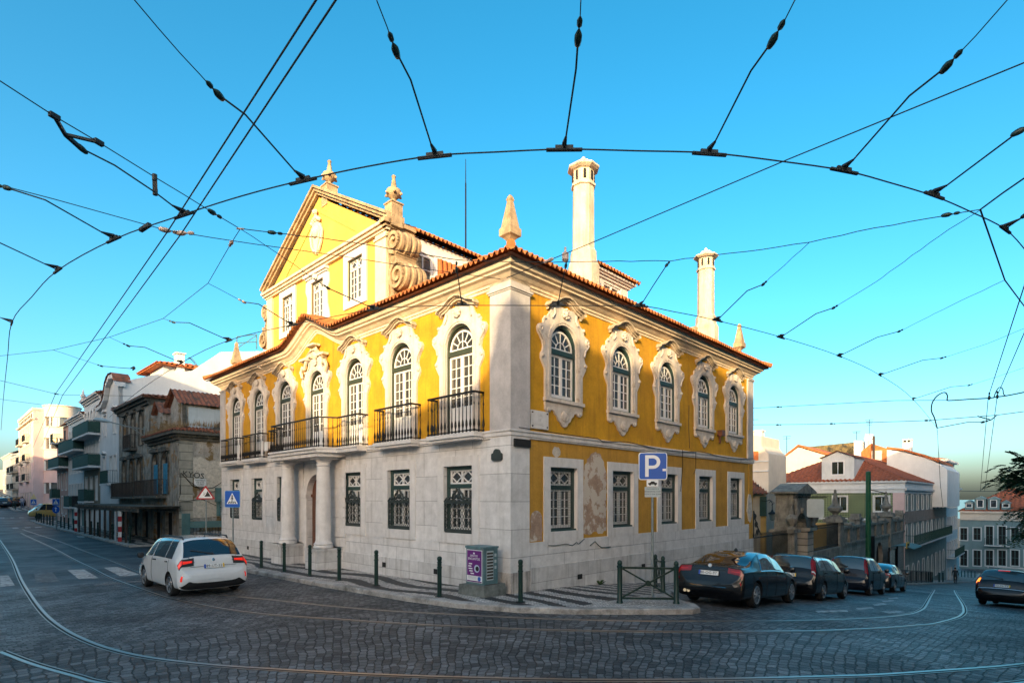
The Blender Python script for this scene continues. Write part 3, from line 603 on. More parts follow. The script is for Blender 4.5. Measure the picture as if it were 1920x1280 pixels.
# ---------------------------------------------------------------- ground-floor windows
def ground_window(zb,zt,grille):
    s=MB(); s.prism(rect(-.92,zb-.3,.92,zt+.28),-.035,.0,[rect(-.63,zb,.63,zt)]); su=s.build('window_surround',K['stone'])
    f=MB(); f.prism(rect(-.63,zb,.63,zt),.1,.22,[rect(-.52,zb+.09,.52,zt-.64),rect(-.52,zt-.52,.52,zt-.1)]); f.box(-.66,.02,zb-.03,.66,.2,zb+.05); f.build('frame',K['green_paint'],su)
    c=MB()
    zt1,zt0=zt-.1,zt-.52
    c.prism(rect(-.52,zt0,.52,zt1),.15,.2,[rect(-.47,zt0+.05,-.03,zt1-.05),rect(.03,zt0+.05,.47,zt1-.05)])
    for cx in (-.25,.25):
        cz=(zt0+zt1)/2
        for a,b in (((-.22,0),(-.1,.15)),((-.1,.15),(.1,.15)) if 0 else ((-.22,0),(0,.16)),((0,.16),(.22,0)),((.22,0),(0,-.16)),((0,-.16),(-.22,0))): c.bar((cx+a[0],.17,cz+a[1]),(cx+b[0],.17,cz+b[1]),.025,.03)
    for x0,x1 in ((-.52,0),(0,.52)):
        c.prism(rect(x0+.003,zb+.09,x1-.003,zt-.64),.15,.2,[rect(x0+.07,zb+.17,x1-.07,zt-.7)])
        c.box((x0+x1)/2-.012,.155,zb+.17,(x0+x1)/2+.012,.19,zt-.7)
        for k in range(1,4): z=zb+.17+(zt-.87-zb)*k/4; c.box(x0+.07,.157,z-.012,x1-.07,.187,z+.012)
    c.build('casement',K['white_paint'],su)
    g=MB(); g.prism(rect(-.56,zb+.05,.56,zt-.05),.195,.205,back=False); g.build('pane',K['glass'],su)
    b=MB()
    if grille:      # cast-iron lower panel with crest
        b.prism(rect(-.62,zb+.03,.62,zb+.92),-.02,.01,[rect(-.57,zb+.12,.57,zb+.86)])
        for k in range(-8,13):
            for sg in (1,-1):
                x0=-.57+k*.115; a=[(x0,zb+.12),(x0+.74*.62,zb+.86)] if sg>0 else [(x0,zb+.86),(x0+.74*.62,zb+.12)]
                t0=max(0,(-.57-a[0][0])/(a[1][0]-a[0][0])); t1=min(1,(.57-a[0][0])/(a[1][0]-a[0][0]))
                if t1>t0: b.bar((a[0][0]+(a[1][0]-a[0][0])*t0,-.005,a[0][1]+(a[1][1]-a[0][1])*t0),(a[0][0]+(a[1][0]-a[0][0])*t1,-.005,a[0][1]+(a[1][1]-a[0][1])*t1),.011,.01)
        for sx in (-1,1):
            b.tube([V((sx*x,-.01,z+zb)) for x,z in ((.58,.95),(.5,1.02),(.4,.98),(.34,1.06),(.25,1.02),(.2,1.14),(.1,1.2),(.04,1.3))],.035,6)
            b.tube([V((sx*x,-.01,z+zb)) for x,z in ((.44,.96),(.3,.95),(.16,1.0),(.08,1.1))],.03,5)
        b.lathe([(.09,0),(.07,.03),(.01,.04)],10,(0,-.0,zb+1.08),ax=(0,-1,0)); b.box(-.63,-.03,zb+.9,.63,.02,zb+.95)
        b.build('grille',K['bronze'],su)
    else:           # fine square mesh behind the reveal
        for k in range(1,15): b.box(-.57+k*.076-.003,.09,zb+.05,-.57+k*.076+.003,.096,zt-.05)
        for k in range(1,25): b.box(-.57,.09,zb+k*.076-.003,.57,.096,zb+k*.076+.003)
        b.build('mesh_grille',K['bronze'],su)
    return su
w=ground_window(1.32,3.28,True)
for i,t in enumerate(LG): place(w,i==0,(0,t,0),LZ)
w=ground_window(1.38,3.24,False)
for i,t in enumerate(RG): place(w,i==0,(t,0,0),0)
# ---------------------------------------------------------------- balconies
BAL=[(0.012,0),(.03,.02),(.03,.06),(.016,.1),(.038,.2),(.03,.28),(.014,.36),(.012,.7),(.022,.74),(.012,.8),(.012,1.02)]
def rail_run(r,pts,z0,h,step=.16):
    for (a,b) in zip(pts,pts[1:]):
        a=V((*a,0));b=V((*b,0));L=(b-a).length;n=max(2,round(L/step))
        for k in range(n+1):
            p=a+(b-a)*k/n; r.lathe([(q*1.0,z*h/1.05) for q,z in BAL],6,(p.x,p.y,z0))
        r.bar((a.x,a.y,z0+h),(b.x,b.y,z0+h),.06,.05); r.bar((a.x,a.y,z0+.05),(b.x,b.y,z0+.05),.03,.03)
def balcony():
    s=MB(); s.box(-1.06,-.42,4.05,1.06,0,4.17); s.box(-1.02,-.36,3.97,1.02,0,4.05); o=s.build('balcony',K['stone'])
    r=MB(); rail_run(r,[(-1.02,-.02),(-1.02,-.37),(1.02,-.37),(1.02,-.02)],4.17,1.1); r.build('railing',K['iron'],o)
    return o
w=balcony()
for i,t in enumerate((LW[0],LW[1],LW[5],LW[6])): place(w,i==0,(0,t,0),LZ)
X=lambda t:-t
outl=[(X(14.4),0),(X(14.4),-.42),(X(13.0),-.42),(X(12.75),-1.05),(X(8.7),-1.05),(X(8.42),-.42),(X(7.0),-.42),(X(7.0),0)]
def flat(mb,outl,z0,z1,k=1.):
    vs=[(x,y,z) for z in (z0,z1) for x,y in outl]; n=len(outl)
    tri=tessellate_polygon([[V((x,y,0)) for x,y in outl]]); fs=[]
    for t in tri:
        fs.append(tuple(i+n for i in t)); fs.append(tuple(t[::-1]))
    for i in range(n): fs.append((i,(i+1)%n,(i+1)%n+n,i+n))
    mb.add(vs,fs)
mb=MB(); flat(mb,outl,4.0,4.12); flat(mb,[(x*1.0,y*1.06) for x,y in outl],4.12,4.19); flat(mb,[(X(12.95),0),(X(12.7),-.98),(X(8.75),-.98),(X(8.5),0)],3.86,4.0)
pb=PL(mb,'portico_balcony',K['stone'],LZ)
r=MB(); rail_run(r,[(x*.999,y*.93) for x,y in outl],4.19,1.08); PL(r,'railing',K['iron'],0,(0,0,0),pb)
# ---------------------------------------------------------------- portico and door
for t in (9.22,12.22):
    mb=MB(); mb.box(X(t)-.46,-1.0,-.9,X(t)+.46,.0,.5); mb.box(X(t)-.5,-1.04,.4,X(t)+.5,.0,.5); p_=PL(mb,'pedestal',K['plinth'],LZ)
    mb=MB(); mb.lathe([(.36,.5),(.36,.56),(.33,.6),(.35,.65),(.30,.7),(.275,.78),(.275,1.6),(.26,2.4),(.24,3.3),(.235,3.52),(.265,3.54),(.265,3.58),(.24,3.6),(.24,3.68),(.31,3.75),(.31,3.78)],24,(X(t),-.52,0)); mb.box(X(t)-.34,-.86,3.78,X(t)+.34,0,3.86); PL(mb,'column',K['stone'],LZ)
mb=MB(); mb.prism(archpoly(X(10.72)-1.12,-.6,X(10.72)+1.12,2.45,16),-.06,.0,[archpoly(X(10.72)-.82,-.62,X(10.72)+.82,2.45,16)])
mb.box(X(10.72)-1.17,-.1,2.36,X(10.72)-.8,.02,2.5); mb.box(X(10.72)+.8,-.1,2.36,X(10.72)+1.17,.02,2.5)
PL(mb,'door_surround',K['stone'],LZ)
for t0,t1 in ((8.5,9.6),(11.85,12.95)):
    mb=MB()
    for k in range(9): mb.box(X(t1)+.0,-.05,.52+k*.37,X(t0),.0,.52+k*.37+.35)
    PL(mb,'rusticated_pier',K['stone'],LZ)
mb=MB(); mb.prism(archpoly(X(10.72)-.82,-.4,X(10.72)+.82,2.45,14),.2,.3)
for sx in (-.41,.41):
    for z0,z1 in ((-.1,.75),(.9,1.5),(1.65,2.3)): mb.box(X(10.72)+sx-.3,.17,z0,X(10.72)+sx+.3,.2,z1); mb.box(X(10.72)+sx-.22,.15,z0+.08,X(10.72)+sx+.22,.17,z1-.08)
mb.box(X(10.72)-.82,.14,2.38,X(10.72)+.82,.21,2.5); mb.box(X(10.72)-.02,.15,-.4,X(10.72)+.02,.2,2.4)
d_=PL(mb,'door',K['door'],LZ)
mb=MB(); mb.lathe([(.03,0),(.04,.03),(.02,.06)],8,(X(10.72)+.1,.14,1.05),ax=(0,-1,0)); PL(mb,'handle',K['bronze'],0,(0,0,0),d_)
# ---------------------------------------------------------------- attic with pediment
A0,A1=5.95,15.55; AX=.1; AZ=11.6; AM=10.75
mb=MB(); wins=[(7.98,9.6,11.12,.52),(10.86,9.5,11.05,.52),(13.55,9.6,11.12,.52)]
mb.prism([(X(A1),8.4),(X(A0),8.4),(X(A0),AZ),(X(AM),14.35),(X(A1),AZ)],AX,AX+.4,[rect(X(t)-h,z0,X(t)+h,z1) for t,z0,z1,h in wins]); PL(mb,'attic_wall',K['attic_yellow'],LZ)
mb=MB()
mb.box(AX+.4,A0,8.4,9.,A0+.35,AZ); mb.box(AX+.4,A1-.35,8.4,9.,A1,AZ); PL(mb,'attic_side_wall',K['trim'])
mb=MB()   # corner strips and raking cornice
mb.box(X(A0)-.62,AX-.08,8.4,X(A0)+.05,AX,AZ-.1); mb.box(X(A1)-.05,AX-.08,8.4,X(A1)+.5,AX,AZ-.1)
mb.box(X(A0)-.66,AX-.13,11.2,X(A0)+.08,AX,11.28)
for o,za,zb in ((.12,11.42,11.5),(.2,11.5,11.6),(.28,11.6,11.7)): mb.box(X(A1)-.1-o*.5,AX-o,za,X(A0)+.1+o*.5,AX+.02,zb)
PL(mb,'attic_cornice',K['trim'],LZ)
mb=MB()
def rake(z,o,th):
    L0=V((X(A1)-.3,0,AZ+z));R0=V((X(A0)+.3,0,AZ+z)); T=V((X(AM),0,14.42+z))
    out=[(L0.x,L0.z),(R0.x,R0.z),(R0.x,R0.z+th),(T.x,T.z+th),(L0.x,L0.z+th)]
    mb.prism([(L0.x,L0.z),(T.x,T.z),(R0.x,R0.z),(R0.x,R0.z+th),(T.x,T.z+th),(L0.x,L0.z+th)],AX-o,AX+.5)
rake(.02,.12,.1); rake(.12,.22,.12); rake(.24,.3,.1)
PL(mb,'raking_cornice',K['oldstone'],LZ)
mb=MB(); # sunk line inside the tympanum
mb.prism([(X(A1)+1.3,11.82),(X(A0)-1.3,11.82),(X(AM),13.95)],AX-.03,AX,[[(X(A1)+1.75,11.92),(X(A0)-1.75,11.92),(X(AM),13.75)]]); PL(mb,'tympanum_moulding',K['attic_yellow'],LZ)
mb=MB(); bx=X(10.85)
mb.prism([(bx+x,z) for x,z in ((-.3,12.9),(-.38,13.1),(-.3,13.3),(-.12,13.4),(.1,13.36),(.3,13.25),(.36,13.0),(.28,12.7),(.15,12.4),(.05,12.1),(-.05,12.1),(-.2,12.45))],AX-.1,AX)
mb.lathe([(.24,0),(.22,.08),(.1,.16),(.01,.17)],12,(bx,AX-.08,12.95),ax=(0,-1,0))
for k in range(7): mb.lathe([(.09,0),(.07,.06),(.01,.1)],7,(bx-.3+.1*k,AX-.1,13.38+.14*math.sin(k*.52)),ax=(0,-1,0))
mb.tube([V((bx+x,AX-.08,z)) for x,z in ((.3,13.2),(.48,12.9),(.4,12.5),(.2,12.2))],.06,6); mb.tube([V((bx+x,AX-.08,z)) for x,z in ((-.3,13.2),(-.46,12.9),(-.38,12.5),(-.15,12.2))],.06,6)
mb.lathe([(.12,0),(.1,.1),(.01,.16)],8,(bx,AX-.1,13.75),ax=(0,-1,0)); mb.tube([(bx,AX-.08,13.4),(bx,AX-.12,13.75)],.06,6)
PL(mb,'coat_of_arms',K['trim'],LZ)
for i,(t,z0,z1,h) in enumerate(wins):
    s=MB(); e=.27; s.prism(rect(-h-e,z0-e*.9,h+e,z1+e),AX-.06,AX,[rect(-h,z0,h,z1)])
    if i==1:
        s.box(-h-.4,AX-.2,z1+.24,h+.4,AX,z1+.34); s.box(-h-.34,AX-.12,z1+.17,h+.34,AX,z1+.24); s.lathe([(.12,0),(.1,.1),(.01,.12)],9,(0,AX-.1,z1+.12),ax=(0,-1,0))
        for sx in (-1,1): s.prism([(sx*(h+.27),z0-.2),(sx*(h+.5),z0-.15),(sx*(h+.42),z0+.2),(sx*(h+.3),z0+.5),(sx*(h+.3),z1-.5),(sx*(h+.45),z1-.25),(sx*(h+.42),z1+.1),(sx*(h+.27),z1+.16)][::sx],AX-.05,AX)
    su=s.build('attic_window',K['stone'],pal,(0,t,0),LZ)
    c=MB(); c.prism(rect(-h,z0,h,z1),AX+.06,AX+.12,[rect(-h+.07,z0+.07,-.04,z1-.4),rect(.04,z0+.07,h-.07,z1-.4),rect(-h+.07,z1-.34,-.04,z1-.06),rect(.04,z1-.34,h-.07,z1-.06)])
    for x0,x1 in ((-h+.07,-.04),(.04,h-.07)):
        xm=(x0+x1)/2; c.box(xm-.012,AX+.07,z0+.07,xm+.012,AX+.11,z1-.4)
        for k in range(1,4): z=z0+.07+(z1-.47-z0)*k/4; c.box(x0,AX+.072,z-.012,x1,AX+.108,z+.012)
        cz=z1-.2
        for a,b in (((-.19,0),(0,.14)),((0,.14),(.19,0)),((.19,0),(0,-.14)),((0,-.14),(-.19,0))): c.bar((xm+a[0],AX+.09,cz+a[1]),(xm+b[0],AX+.09,cz+b[1]),.022,.03)
    c.build('casement',K['white_paint'],su)
    f=MB(); f.prism(rect(-h,z0,h,z1),AX+.02,AX+.058,[rect(-h+.04,z0+.04,h-.04,z1-.04)]); f.build('frame',K['green_frame'],su)
    g=MB(); g.prism(rect(-h,z0,h,z1),AX+.1,AX+.105,back=False); g.build('pane',K['glass'],su)
# side of the attic: giant scroll, window and tile-hung wall
mb=MB(); mb.box(AX-.0,A0-.1,8.6,1.0,A0+.02,AZ); mb.box(AX-.1,A0-.16,11.2,1.05,A0,11.28)
for o,za,zb in ((.12,11.42,11.5),(.2,11.5,11.6),(.3,11.6,11.74)): mb.box(AX-o,A0-o,za,1.1,A0+.02,zb)
PL(mb,'attic_cornice',K['oldstone'])
def scroll(y0,sgn):
    a=MB(); x0,x1=.12,.98
    def spir(cy,cz,r,turn,st,n=30): return [(cy+r*(1-.82*i/n)*math.cos(st+turn*i/n),cz+r*(1-.82*i/n)*math.sin(st+turn*i/n)) for i in range(n+1)]
    lo=(y0-.62*sgn,9.75); up=(y0-.42*sgn,10.95)
    for c,r,tn,st in ((lo,.47,-10.5*sgn,1.57),(up,.37,10.5*sgn,-1.57)):
        sp_=spir(c[0],c[1],r,tn,st)
        for (u0,z0),(u1,z1) in zip(sp_,sp_[1:]): a.bar((x0-.05,u0,z0),(x0-.05,u1,z1),.07,.12)
        for w_,rr in (((x0,x0+.2),r*.98),((x0+.26,x0+.44),r*1.04),((x0+.5,x0+.66),r*1.04),((x0+.7,x1),r*.96)):
            a.lathe([(rr*.9,w_[0]-x0),(rr,w_[0]-x0+.04),(rr,w_[1]-x0-.04),(rr*.9,w_[1]-x0)],20,(x0,c[0],c[1]),ax=(1,0,0))
        a.lathe([(r*.93,0),(r*.93,x1-x0)],20,(x0,c[0],c[1]),ax=(1,0,0))
    for k in range(9):
        t=k/8; u=lo[0]+(up[0]-lo[0])*t+.22*sgn*math.sin(t*math.pi); z=lo[1]+.35+(up[1]-lo[1]-.6)*t; a.box(x0,min(u-.16,u+.16),z-.06,x1,max(u-.16,u+.16),z+.09)
    a.box(x0+.05,min(y0,y0-.3*sgn),8.7,x1-.05,max(y0,y0-.3*sgn),11.2)
    PL(a,'scroll_buttress',K['oldstone'])
scroll(A0,1); scroll(A1,-1)
mb=MB(); mb.prism(rect(1.12,9.75,2.02,11.1),A0-.06,A0,[rect(1.22,9.85,1.92,11.0)]); su=PL(mb,'side_window',K['white_paint'])
mb=MB(); mb.box(1.55,A0-.05,9.85,1.59,A0-.02,11.0)
for z in (10.2,10.55): mb.box(1.22,A0-.048,z-.015,1.92,A0-.022,z+.015)
PL(mb,'casement',K['white_paint'],par=su)
mb=MB(); mb.box(1.2,A0-.02,9.83,1.94,A0-.005,11.02); PL(mb,'pane',K['glass'],par=su)
mb=MB()
for k in range(24):
    x=2.35+k*.22
    for j in range(3): mb.tube([(x,A0-.07,9.6+j*.5),(x,A0-.05,10.12+j*.5)],[.1,.085],8)
PL(mb,'hung_tiles',K['tile_orange'])
mb=MB(); mb.prism(rect(1.02,11.12,9.,11.55),A0-.09,A0); mb.prism(rect(2.05,9.6,2.2,11.12),A0-.09,A0); PL(mb,'side_fascia',K['white_paint'])
aroof=MB()
slope(aroof,AX+.9,A0-.42,1,0,0,1,9.,11.66,lambda u:5.2,sl=(14.45-11.66)/5.22,per=.2)
slope(aroof,9.9,A1+.42,-1,0,0,-1,9.,11.66,lambda u:5.2,sl=(14.45-11.66)/5.22,per=.3)
PL(aroof,'attic_roof',K['tile'])
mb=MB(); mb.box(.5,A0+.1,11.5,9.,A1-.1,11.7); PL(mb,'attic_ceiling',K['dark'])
# ---------------------------------------------------------------- roof ornaments, chimneys, dormer, rod
def urn(x,y,z0,k=1.):
    a=MB(); a.box(x-.27*k,y-.27*k,z0-.5,x+.27*k,y+.27*k,z0+.42*k); a.box(x-.31*k,y-.31*k,z0+.36*k,x+.31*k,y+.31*k,z0+.42*k)
    a.lathe([(r*k,z*k+z0) for r,z in ((.16,.42),(.1,.5),(.09,.6),(.2,.68),(.31,.8),(.33,.9),(.3,1.0),(.16,1.06),(.13,1.1),(.11,1.25),(.07,1.5),(.07,1.54),(.1,1.58),(.06,1.64),(.01,1.66))],14,(x,y,0))
    for q in range(6): a.lathe([(.07*k,0),(.06*k,.05),(.01,.09)],6,(x+.3*k*math.cos(q*1.05),y+.3*k*math.sin(q*1.05),z0+.82*k),ax=(math.cos(q*1.05),math.sin(q*1.05),-.3))
    PL(a,'urn_finial',K['oldstone'])
urn(AX+.2,10.3,14.35,.84); urn(AX+.2,5.85,12.05,.8)
def obelisk(x,y,z0):
    a=MB(); a.box(x-.26,y-.26,z0-.6,x+.26,y+.26,z0+.02)
    a.lathe([(r*1.06,z+z0) for r,z in ((.2,.02),(.2,.12),(.1,.24),(.1,.34),(.2,.42),(.29,.46),(.29,.66),(.24,.7),(.085,1.42),(.11,1.46),(.08,1.54),(.03,1.6))],4,(x,y,0),smooth=False)
    PL(a,'obelisk_finial',K['oldstone'])
obelisk(.35,.35,9.05); obelisk(16.1,.4,9.05); obelisk(.5,20.6,8.95)
def chimney(x,y,z0,z1):
    a=MB(); h=z1-z0
    a.lathe([(.56,z0-1.2),(.56,z0+h*.16),(.5,z0+h*.19),(.47,z0+h*.2),(.46,z0+h*.27),(.41,z0+h*.29),(.385,z0+h*.3),(.375,z1-1.0),(.43,z1-.98),(.43,z1-.9),(.375,z1-.88),(.375,z1-.45),(.46,z1-.42),(.56,z1-.36),(.56,z1-.3),(.3,z1-.25),(.34,z1-.2),(.26,z1-.1),(.1,z1-.05),(.07,z1+.06),(.01,z1+.12)],8,(x,y,0),smooth=False)
    c=PL(a,'chimney',K['chimney'])
    s=MB()
    for q in range(8):
        an=2*math.pi*q/8+.0; 
        d=V((math.cos(an),math.sin(an),0)); t=V((-d.y,d.x,0)); p=V((x,y,0))+d*.352
        s.bar((p.x,p.y,z1-.8),(p.x,p.y,z1-.5),.085,.06) 
    PL(s,'smoke_slot',K['dark'],par=c)
    return c
chimney(5.02,1.35,9.6,14.05); chimney(14.55,1.35,9.6,13.95)
mb=MB(); mb.box(13.75,1.5,8.8,14.2,2.2,10.25); PL(mb,'chimney_stub',K['oldstone'])
mb=MB(); mb.prism(rect(6.05,9.2,8.15,10.5),1.55,4.,[rect(6.55,9.7,7.65,10.32)])
for o,z in ((.08,10.42),(.16,10.5),(.24,10.56)): mb.box(6.05-o,1.55-o,z,8.15+o,4.2,z+.07)
dm=PL(mb,'dormer',K['stone'])
mb=MB(); mb.prism(rect(6.55,9.7,7.65,10.32),1.6,1.66,[rect(6.63,9.76,7.07,10.26),rect(7.13,9.76,7.57,10.26)]); PL(mb,'window_frame',K['white_paint'],par=dm)
mb=MB(); mb.box(6.5,1.67,9.65,7.7,1.7,10.35); PL(mb,'pane',K['glass'],par=dm)
mb=MB(); slope(mb,5.68,1.18,1,0,0,1,2.84,10.68,lambda u:max(.001,min(1.42,u,2.84-u)*1.3),sl=.4,step=.3); slope(mb,5.68,4.2,0,-1,1,0,3.02,10.68,lambda u:max(.001,min(1.42,3.02-u)),sl=.4,step=.3); slope(mb,8.52,1.18,0,1,-1,0,3.02,10.68,lambda u:max(.001,min(1.42,u)),sl=.4,step=.3)
PL(mb,'dormer_roof',K['tile'],par=dm)
mb=MB(); mb.tube([(4.4,6.8,12),(4.4,6.8,15.1),(4.4,6.8,15.15),(4.4,6.8,16.1)],[.035,.03,.02,.012],6); PL(mb,'lightning_rod',K['iron'])
# ---------------------------------------------------------------- small wall fittings of the palace
def ragged(cx,cz,rx,rz,n,seed):
    r=random.Random(seed); return [(cx+rx*(1-.28*r.random())*math.cos(2*math.pi*i/n),cz+rz*(1-.28*r.random())*math.sin(2*math.pi*i/n)) for i in range(n)]
def jag(pts,n,amp,seed):
    r=random.Random(seed); out=[]
    for (x0,z0),(x1,z1) in zip(pts,pts[1:]+pts[:1]):
        L=math.hypot(x1-x0,z1-z0); k=max(1,int(L/.09)); nx,nz=-(z1-z0)/max(L,1e-6),(x1-x0)/max(L,1e-6)
        for i in range(k): e=r.uniform(-amp,amp) if i else 0; out.append((x0+(x1-x0)*i/k+nx*e,z0+(z1-z0)*i/k+nz*e))
    return out
mb=MB(); mb.prism(jag([(3.2,1.28),(3.5,1.2),(3.8,1.3),(4.1,1.22),(4.42,1.3),(4.44,3.1),(4.3,3.5),(4.12,3.74),(3.85,3.8),(3.6,3.72),(3.4,3.55),(3.25,3.25)],0,.035,3),-.006,.0); PL(mb,'bare_render_patch',K['pink_patch'])
mb=MB(); mb.prism(jag(archpoly(.78,1.14,1.28,1.75,8),0,.02,5),-.006,.0); PL(mb,'bare_render_patch',K['pink_patch'])
mb=MB(); mb.prism(jag(ragged(1.9,3.68,.22,.18,13,3),0,.02,6),-.006,.0); PL(mb,'flaked_patch',K['pale_patch'])
mb=MB(); mb.prism(ragged(16.25,1.9,.33,.75,15,5),-.04,.0); PL(mb,'flaked_patch',K['pale_patch'])
for t,z in ((2.95,-.02),(6.6,-.02)):
    mb=MB(); mb.box(t-.11,-.075,z-.08,t+.11,-.061,z+.07); PL(mb,'vent_grating',K['dark'])
for t,z in ((3.1,.12),(5.9,.1),(17.6,-.05)):
    mb=MB(); mb.box(X(t)-.1,-.065,z-.08,X(t)+.1,-.051,z+.08); PL(mb,'vent_grating',K['dark'],LZ)
mb=MB(); mb.prism(rect(.76,4.28,1.5,4.78),-.05,-.0); pq=PL(mb,'street_plaque',K['stone'])
mb=MB(); 
for i,s_ in enumerate(('RUA','DE','S.BERNARDO')): text(mb,s_,.1,M.Translation((1.13,-.052,4.65-.13*i))@FACE)
PL(mb,'lettering',K['plinth'],par=pq)
mb=MB()
for x in (.82,1.44):
    for z in (4.34,4.72): mb.lathe([(.025,0),(.02,.02),(.005,.025)],8,(x,-.05,z),ax=(0,-1,0))
PL(mb,'bolt',K['dark'],par=pq)
mb=MB(); mb.prism(rrect(X(.62),3.36,X(.24),3.56,.05),-.12,-.04); mb.prism(arc(X(.43),3.55,.12,0,180,8),-.12,-.04); PL(mb,'wall_lamp_bracket',K['bronze'],LZ)
mb=MB(); mb.box(12.75,-.22,5.0,13.05,-.0,5.25); mb.box(12.86,-.1,4.7,12.9,-.02,5.0); PL(mb,'alarm_box',K['door'])
mb=MB(); mb.box(X(15.1),-.3,4.45,X(14.75),0,4.85); PL(mb,'meter_box',K['white_paint'],LZ)
mb=MB(); pts=[]
for k in range(60):
    t=.2+16.2*k/59; pts.append(V((t,-.13,4.23-.13*math.sin(math.pi*((t*1.0)%5.5)/5.5)*(1 if t>4 else .2))))
mb.tube(pts,.013,5)
for x,z in ((9.35,4.2),(10.45,4.2)): mb.tube([(x,-.14,z),(x+.05,-.11,3.5),(x,-.05,2.6 if x<10 else 3.3)],.01,5)
mb.tube([(9.95,-.12,4.3),(10.0,-.06,5.1),(10.02,-.06,6.)],.01,5)
PL(mb,'facade_cable',K['iron'])
mb=MB(); z=1.06
mb.tube([(1.5,-.05,1.0),(1.8,-.05,.98),(2.3,-.05,1.0),(2.6,-.05,.93),(2.8,-.05,1.02),(2.9,-.05,.96),(3.1,-.05,1.05),(3.2,-.05,1.1)],.012,4); mb.tube([(3.5,-.05,.88),(3.75,-.05,.99),(3.95,-.05,.85),(4.1,-.05,.78),(4.35,-.05,.76),(4.6,-.05,.77)],.018,4); PL(mb,'spray_scribble',K['green_paint'])
# ================================================================ HOUSES OF THE LEFT STREET
def RQ(px,py,q0=0.):      # point on the vertical plane q=q0
    ox=C0[0]+q0*UL[0];oy=C0[1]+q0*UL[1];k=(px-CX)/F; t=(k*oy-ox)/(UR[0]-k*UR[1]);Y=oy+t*UR[1]
    return t,E+(HY-py)*Y/F
def FP(px,py,p0):         # point on the vertical plane p=p0
    ox=C0[0]+p0*UR[0];oy=C0[1]+p0*UR[1];k=(px-CX)/F; q=(k*oy-ox)/(UL[0]-k*UL[1]);Y=oy+q*UL[1]
    return q,E+(HY-py)*Y/F
K['ruin']=mat('crumbling_stained_render',(.30,.27,.23),.95,.55,1.6,.9,streak=.9,streak_col=(.035,.03,.025),grit=14,blot=(.30,.17,.075),blot_lo=.54,blot_hi=.6,blot_scale=1.1)
K['ruin_side']=mat('peeling_side_render',(.42,.37,.32),.95,.45,1.5,.9,streak=.6,streak_col=(.08,.065,.045),grit=14,blot=(.20,.13,.06),blot_lo=.51,blot_hi=.56,blot_scale=.75)
K['ruin_quoin']=ashlar('weathered_quoin_blocks',(.36,.32,.26),2.,.52,.02,.25,.3,.5)
K['ruin_dark']=mat('blackened_cornice',(.10,.09,.075),.95,.5,3.,.6,grit=16,blot=(.25,.21,.16),blot_lo=.6,blot_hi=.7,blot_scale=2.)
K['blue']=mat('peeling_blue_shutters',(.045,.24,.38),.8,.3,4.,.3,grit=30,blot=(.02,.1,.17),blot_lo=.55,blot_hi=.65,blot_scale=5.)
K['boards']=mat('brown_weathered_boards',(.13,.085,.05),.9,.4,4.,.4)
K['white_wall']=mat('white_painted_render',(.62,.62,.62),.85,.12,.8,.15,streak=.22,streak_col=(.28,.28,.28),grit=16)
K['party']=mat('white_party_wall_render',(.72,.70,.68),.88,.1,.6,.15,streak=.12,streak_col=(.4,.38,.35),grit=10)
K['brown_wall']=mat('brown_tiled_front',(.22,.17,.12),.8,.25,2.,.2,streak=.3)
K['pale_wall']=mat('pale_blue_grey_render',(.47,.51,.53),.85,.14,.9,.15,streak=.25,streak_col=(.2,.22,.23))
K['pink_wall']=mat('dusty_pink_render',(.40,.24,.20),.85,.15,.9,.2,streak=.25,streak_col=(.16,.1,.09))
K['deco_pink']=mat('salmon_pink_render',(.60,.42,.40),.8,.12,.7,.15,streak=.15,streak_col=(.3,.2,.18))
K['deco_cream']=mat('cream_render',(.62,.53,.44),.8,.12,.7,.15,streak=.15,streak_col=(.3,.24,.18))
K['beige']=mat('beige_render',(.38,.33,.27),.85,.2,.8,.2,streak=.3)
K['grey_green']=mat('grey_green_render',(.28,.34,.34),.85,.2,.8,.2,streak=.3)
K['teal_dado']=mat('teal_painted_dado',(.10,.19,.19),.7,.25,1.6,.15,streak=.3)
K['mesh_green']=mat('dark_green_balcony_screen',(.02,.065,.055),.7,.3,5.,.1)
K['iron_old']=mat('rusty_iron_railing',(.05,.035,.028),.8,.4,8.,.2)
K['grass']=mat('dry_grass_blades',(.26,.17,.085),.9,.4,6.,0.)
WCACHE={}
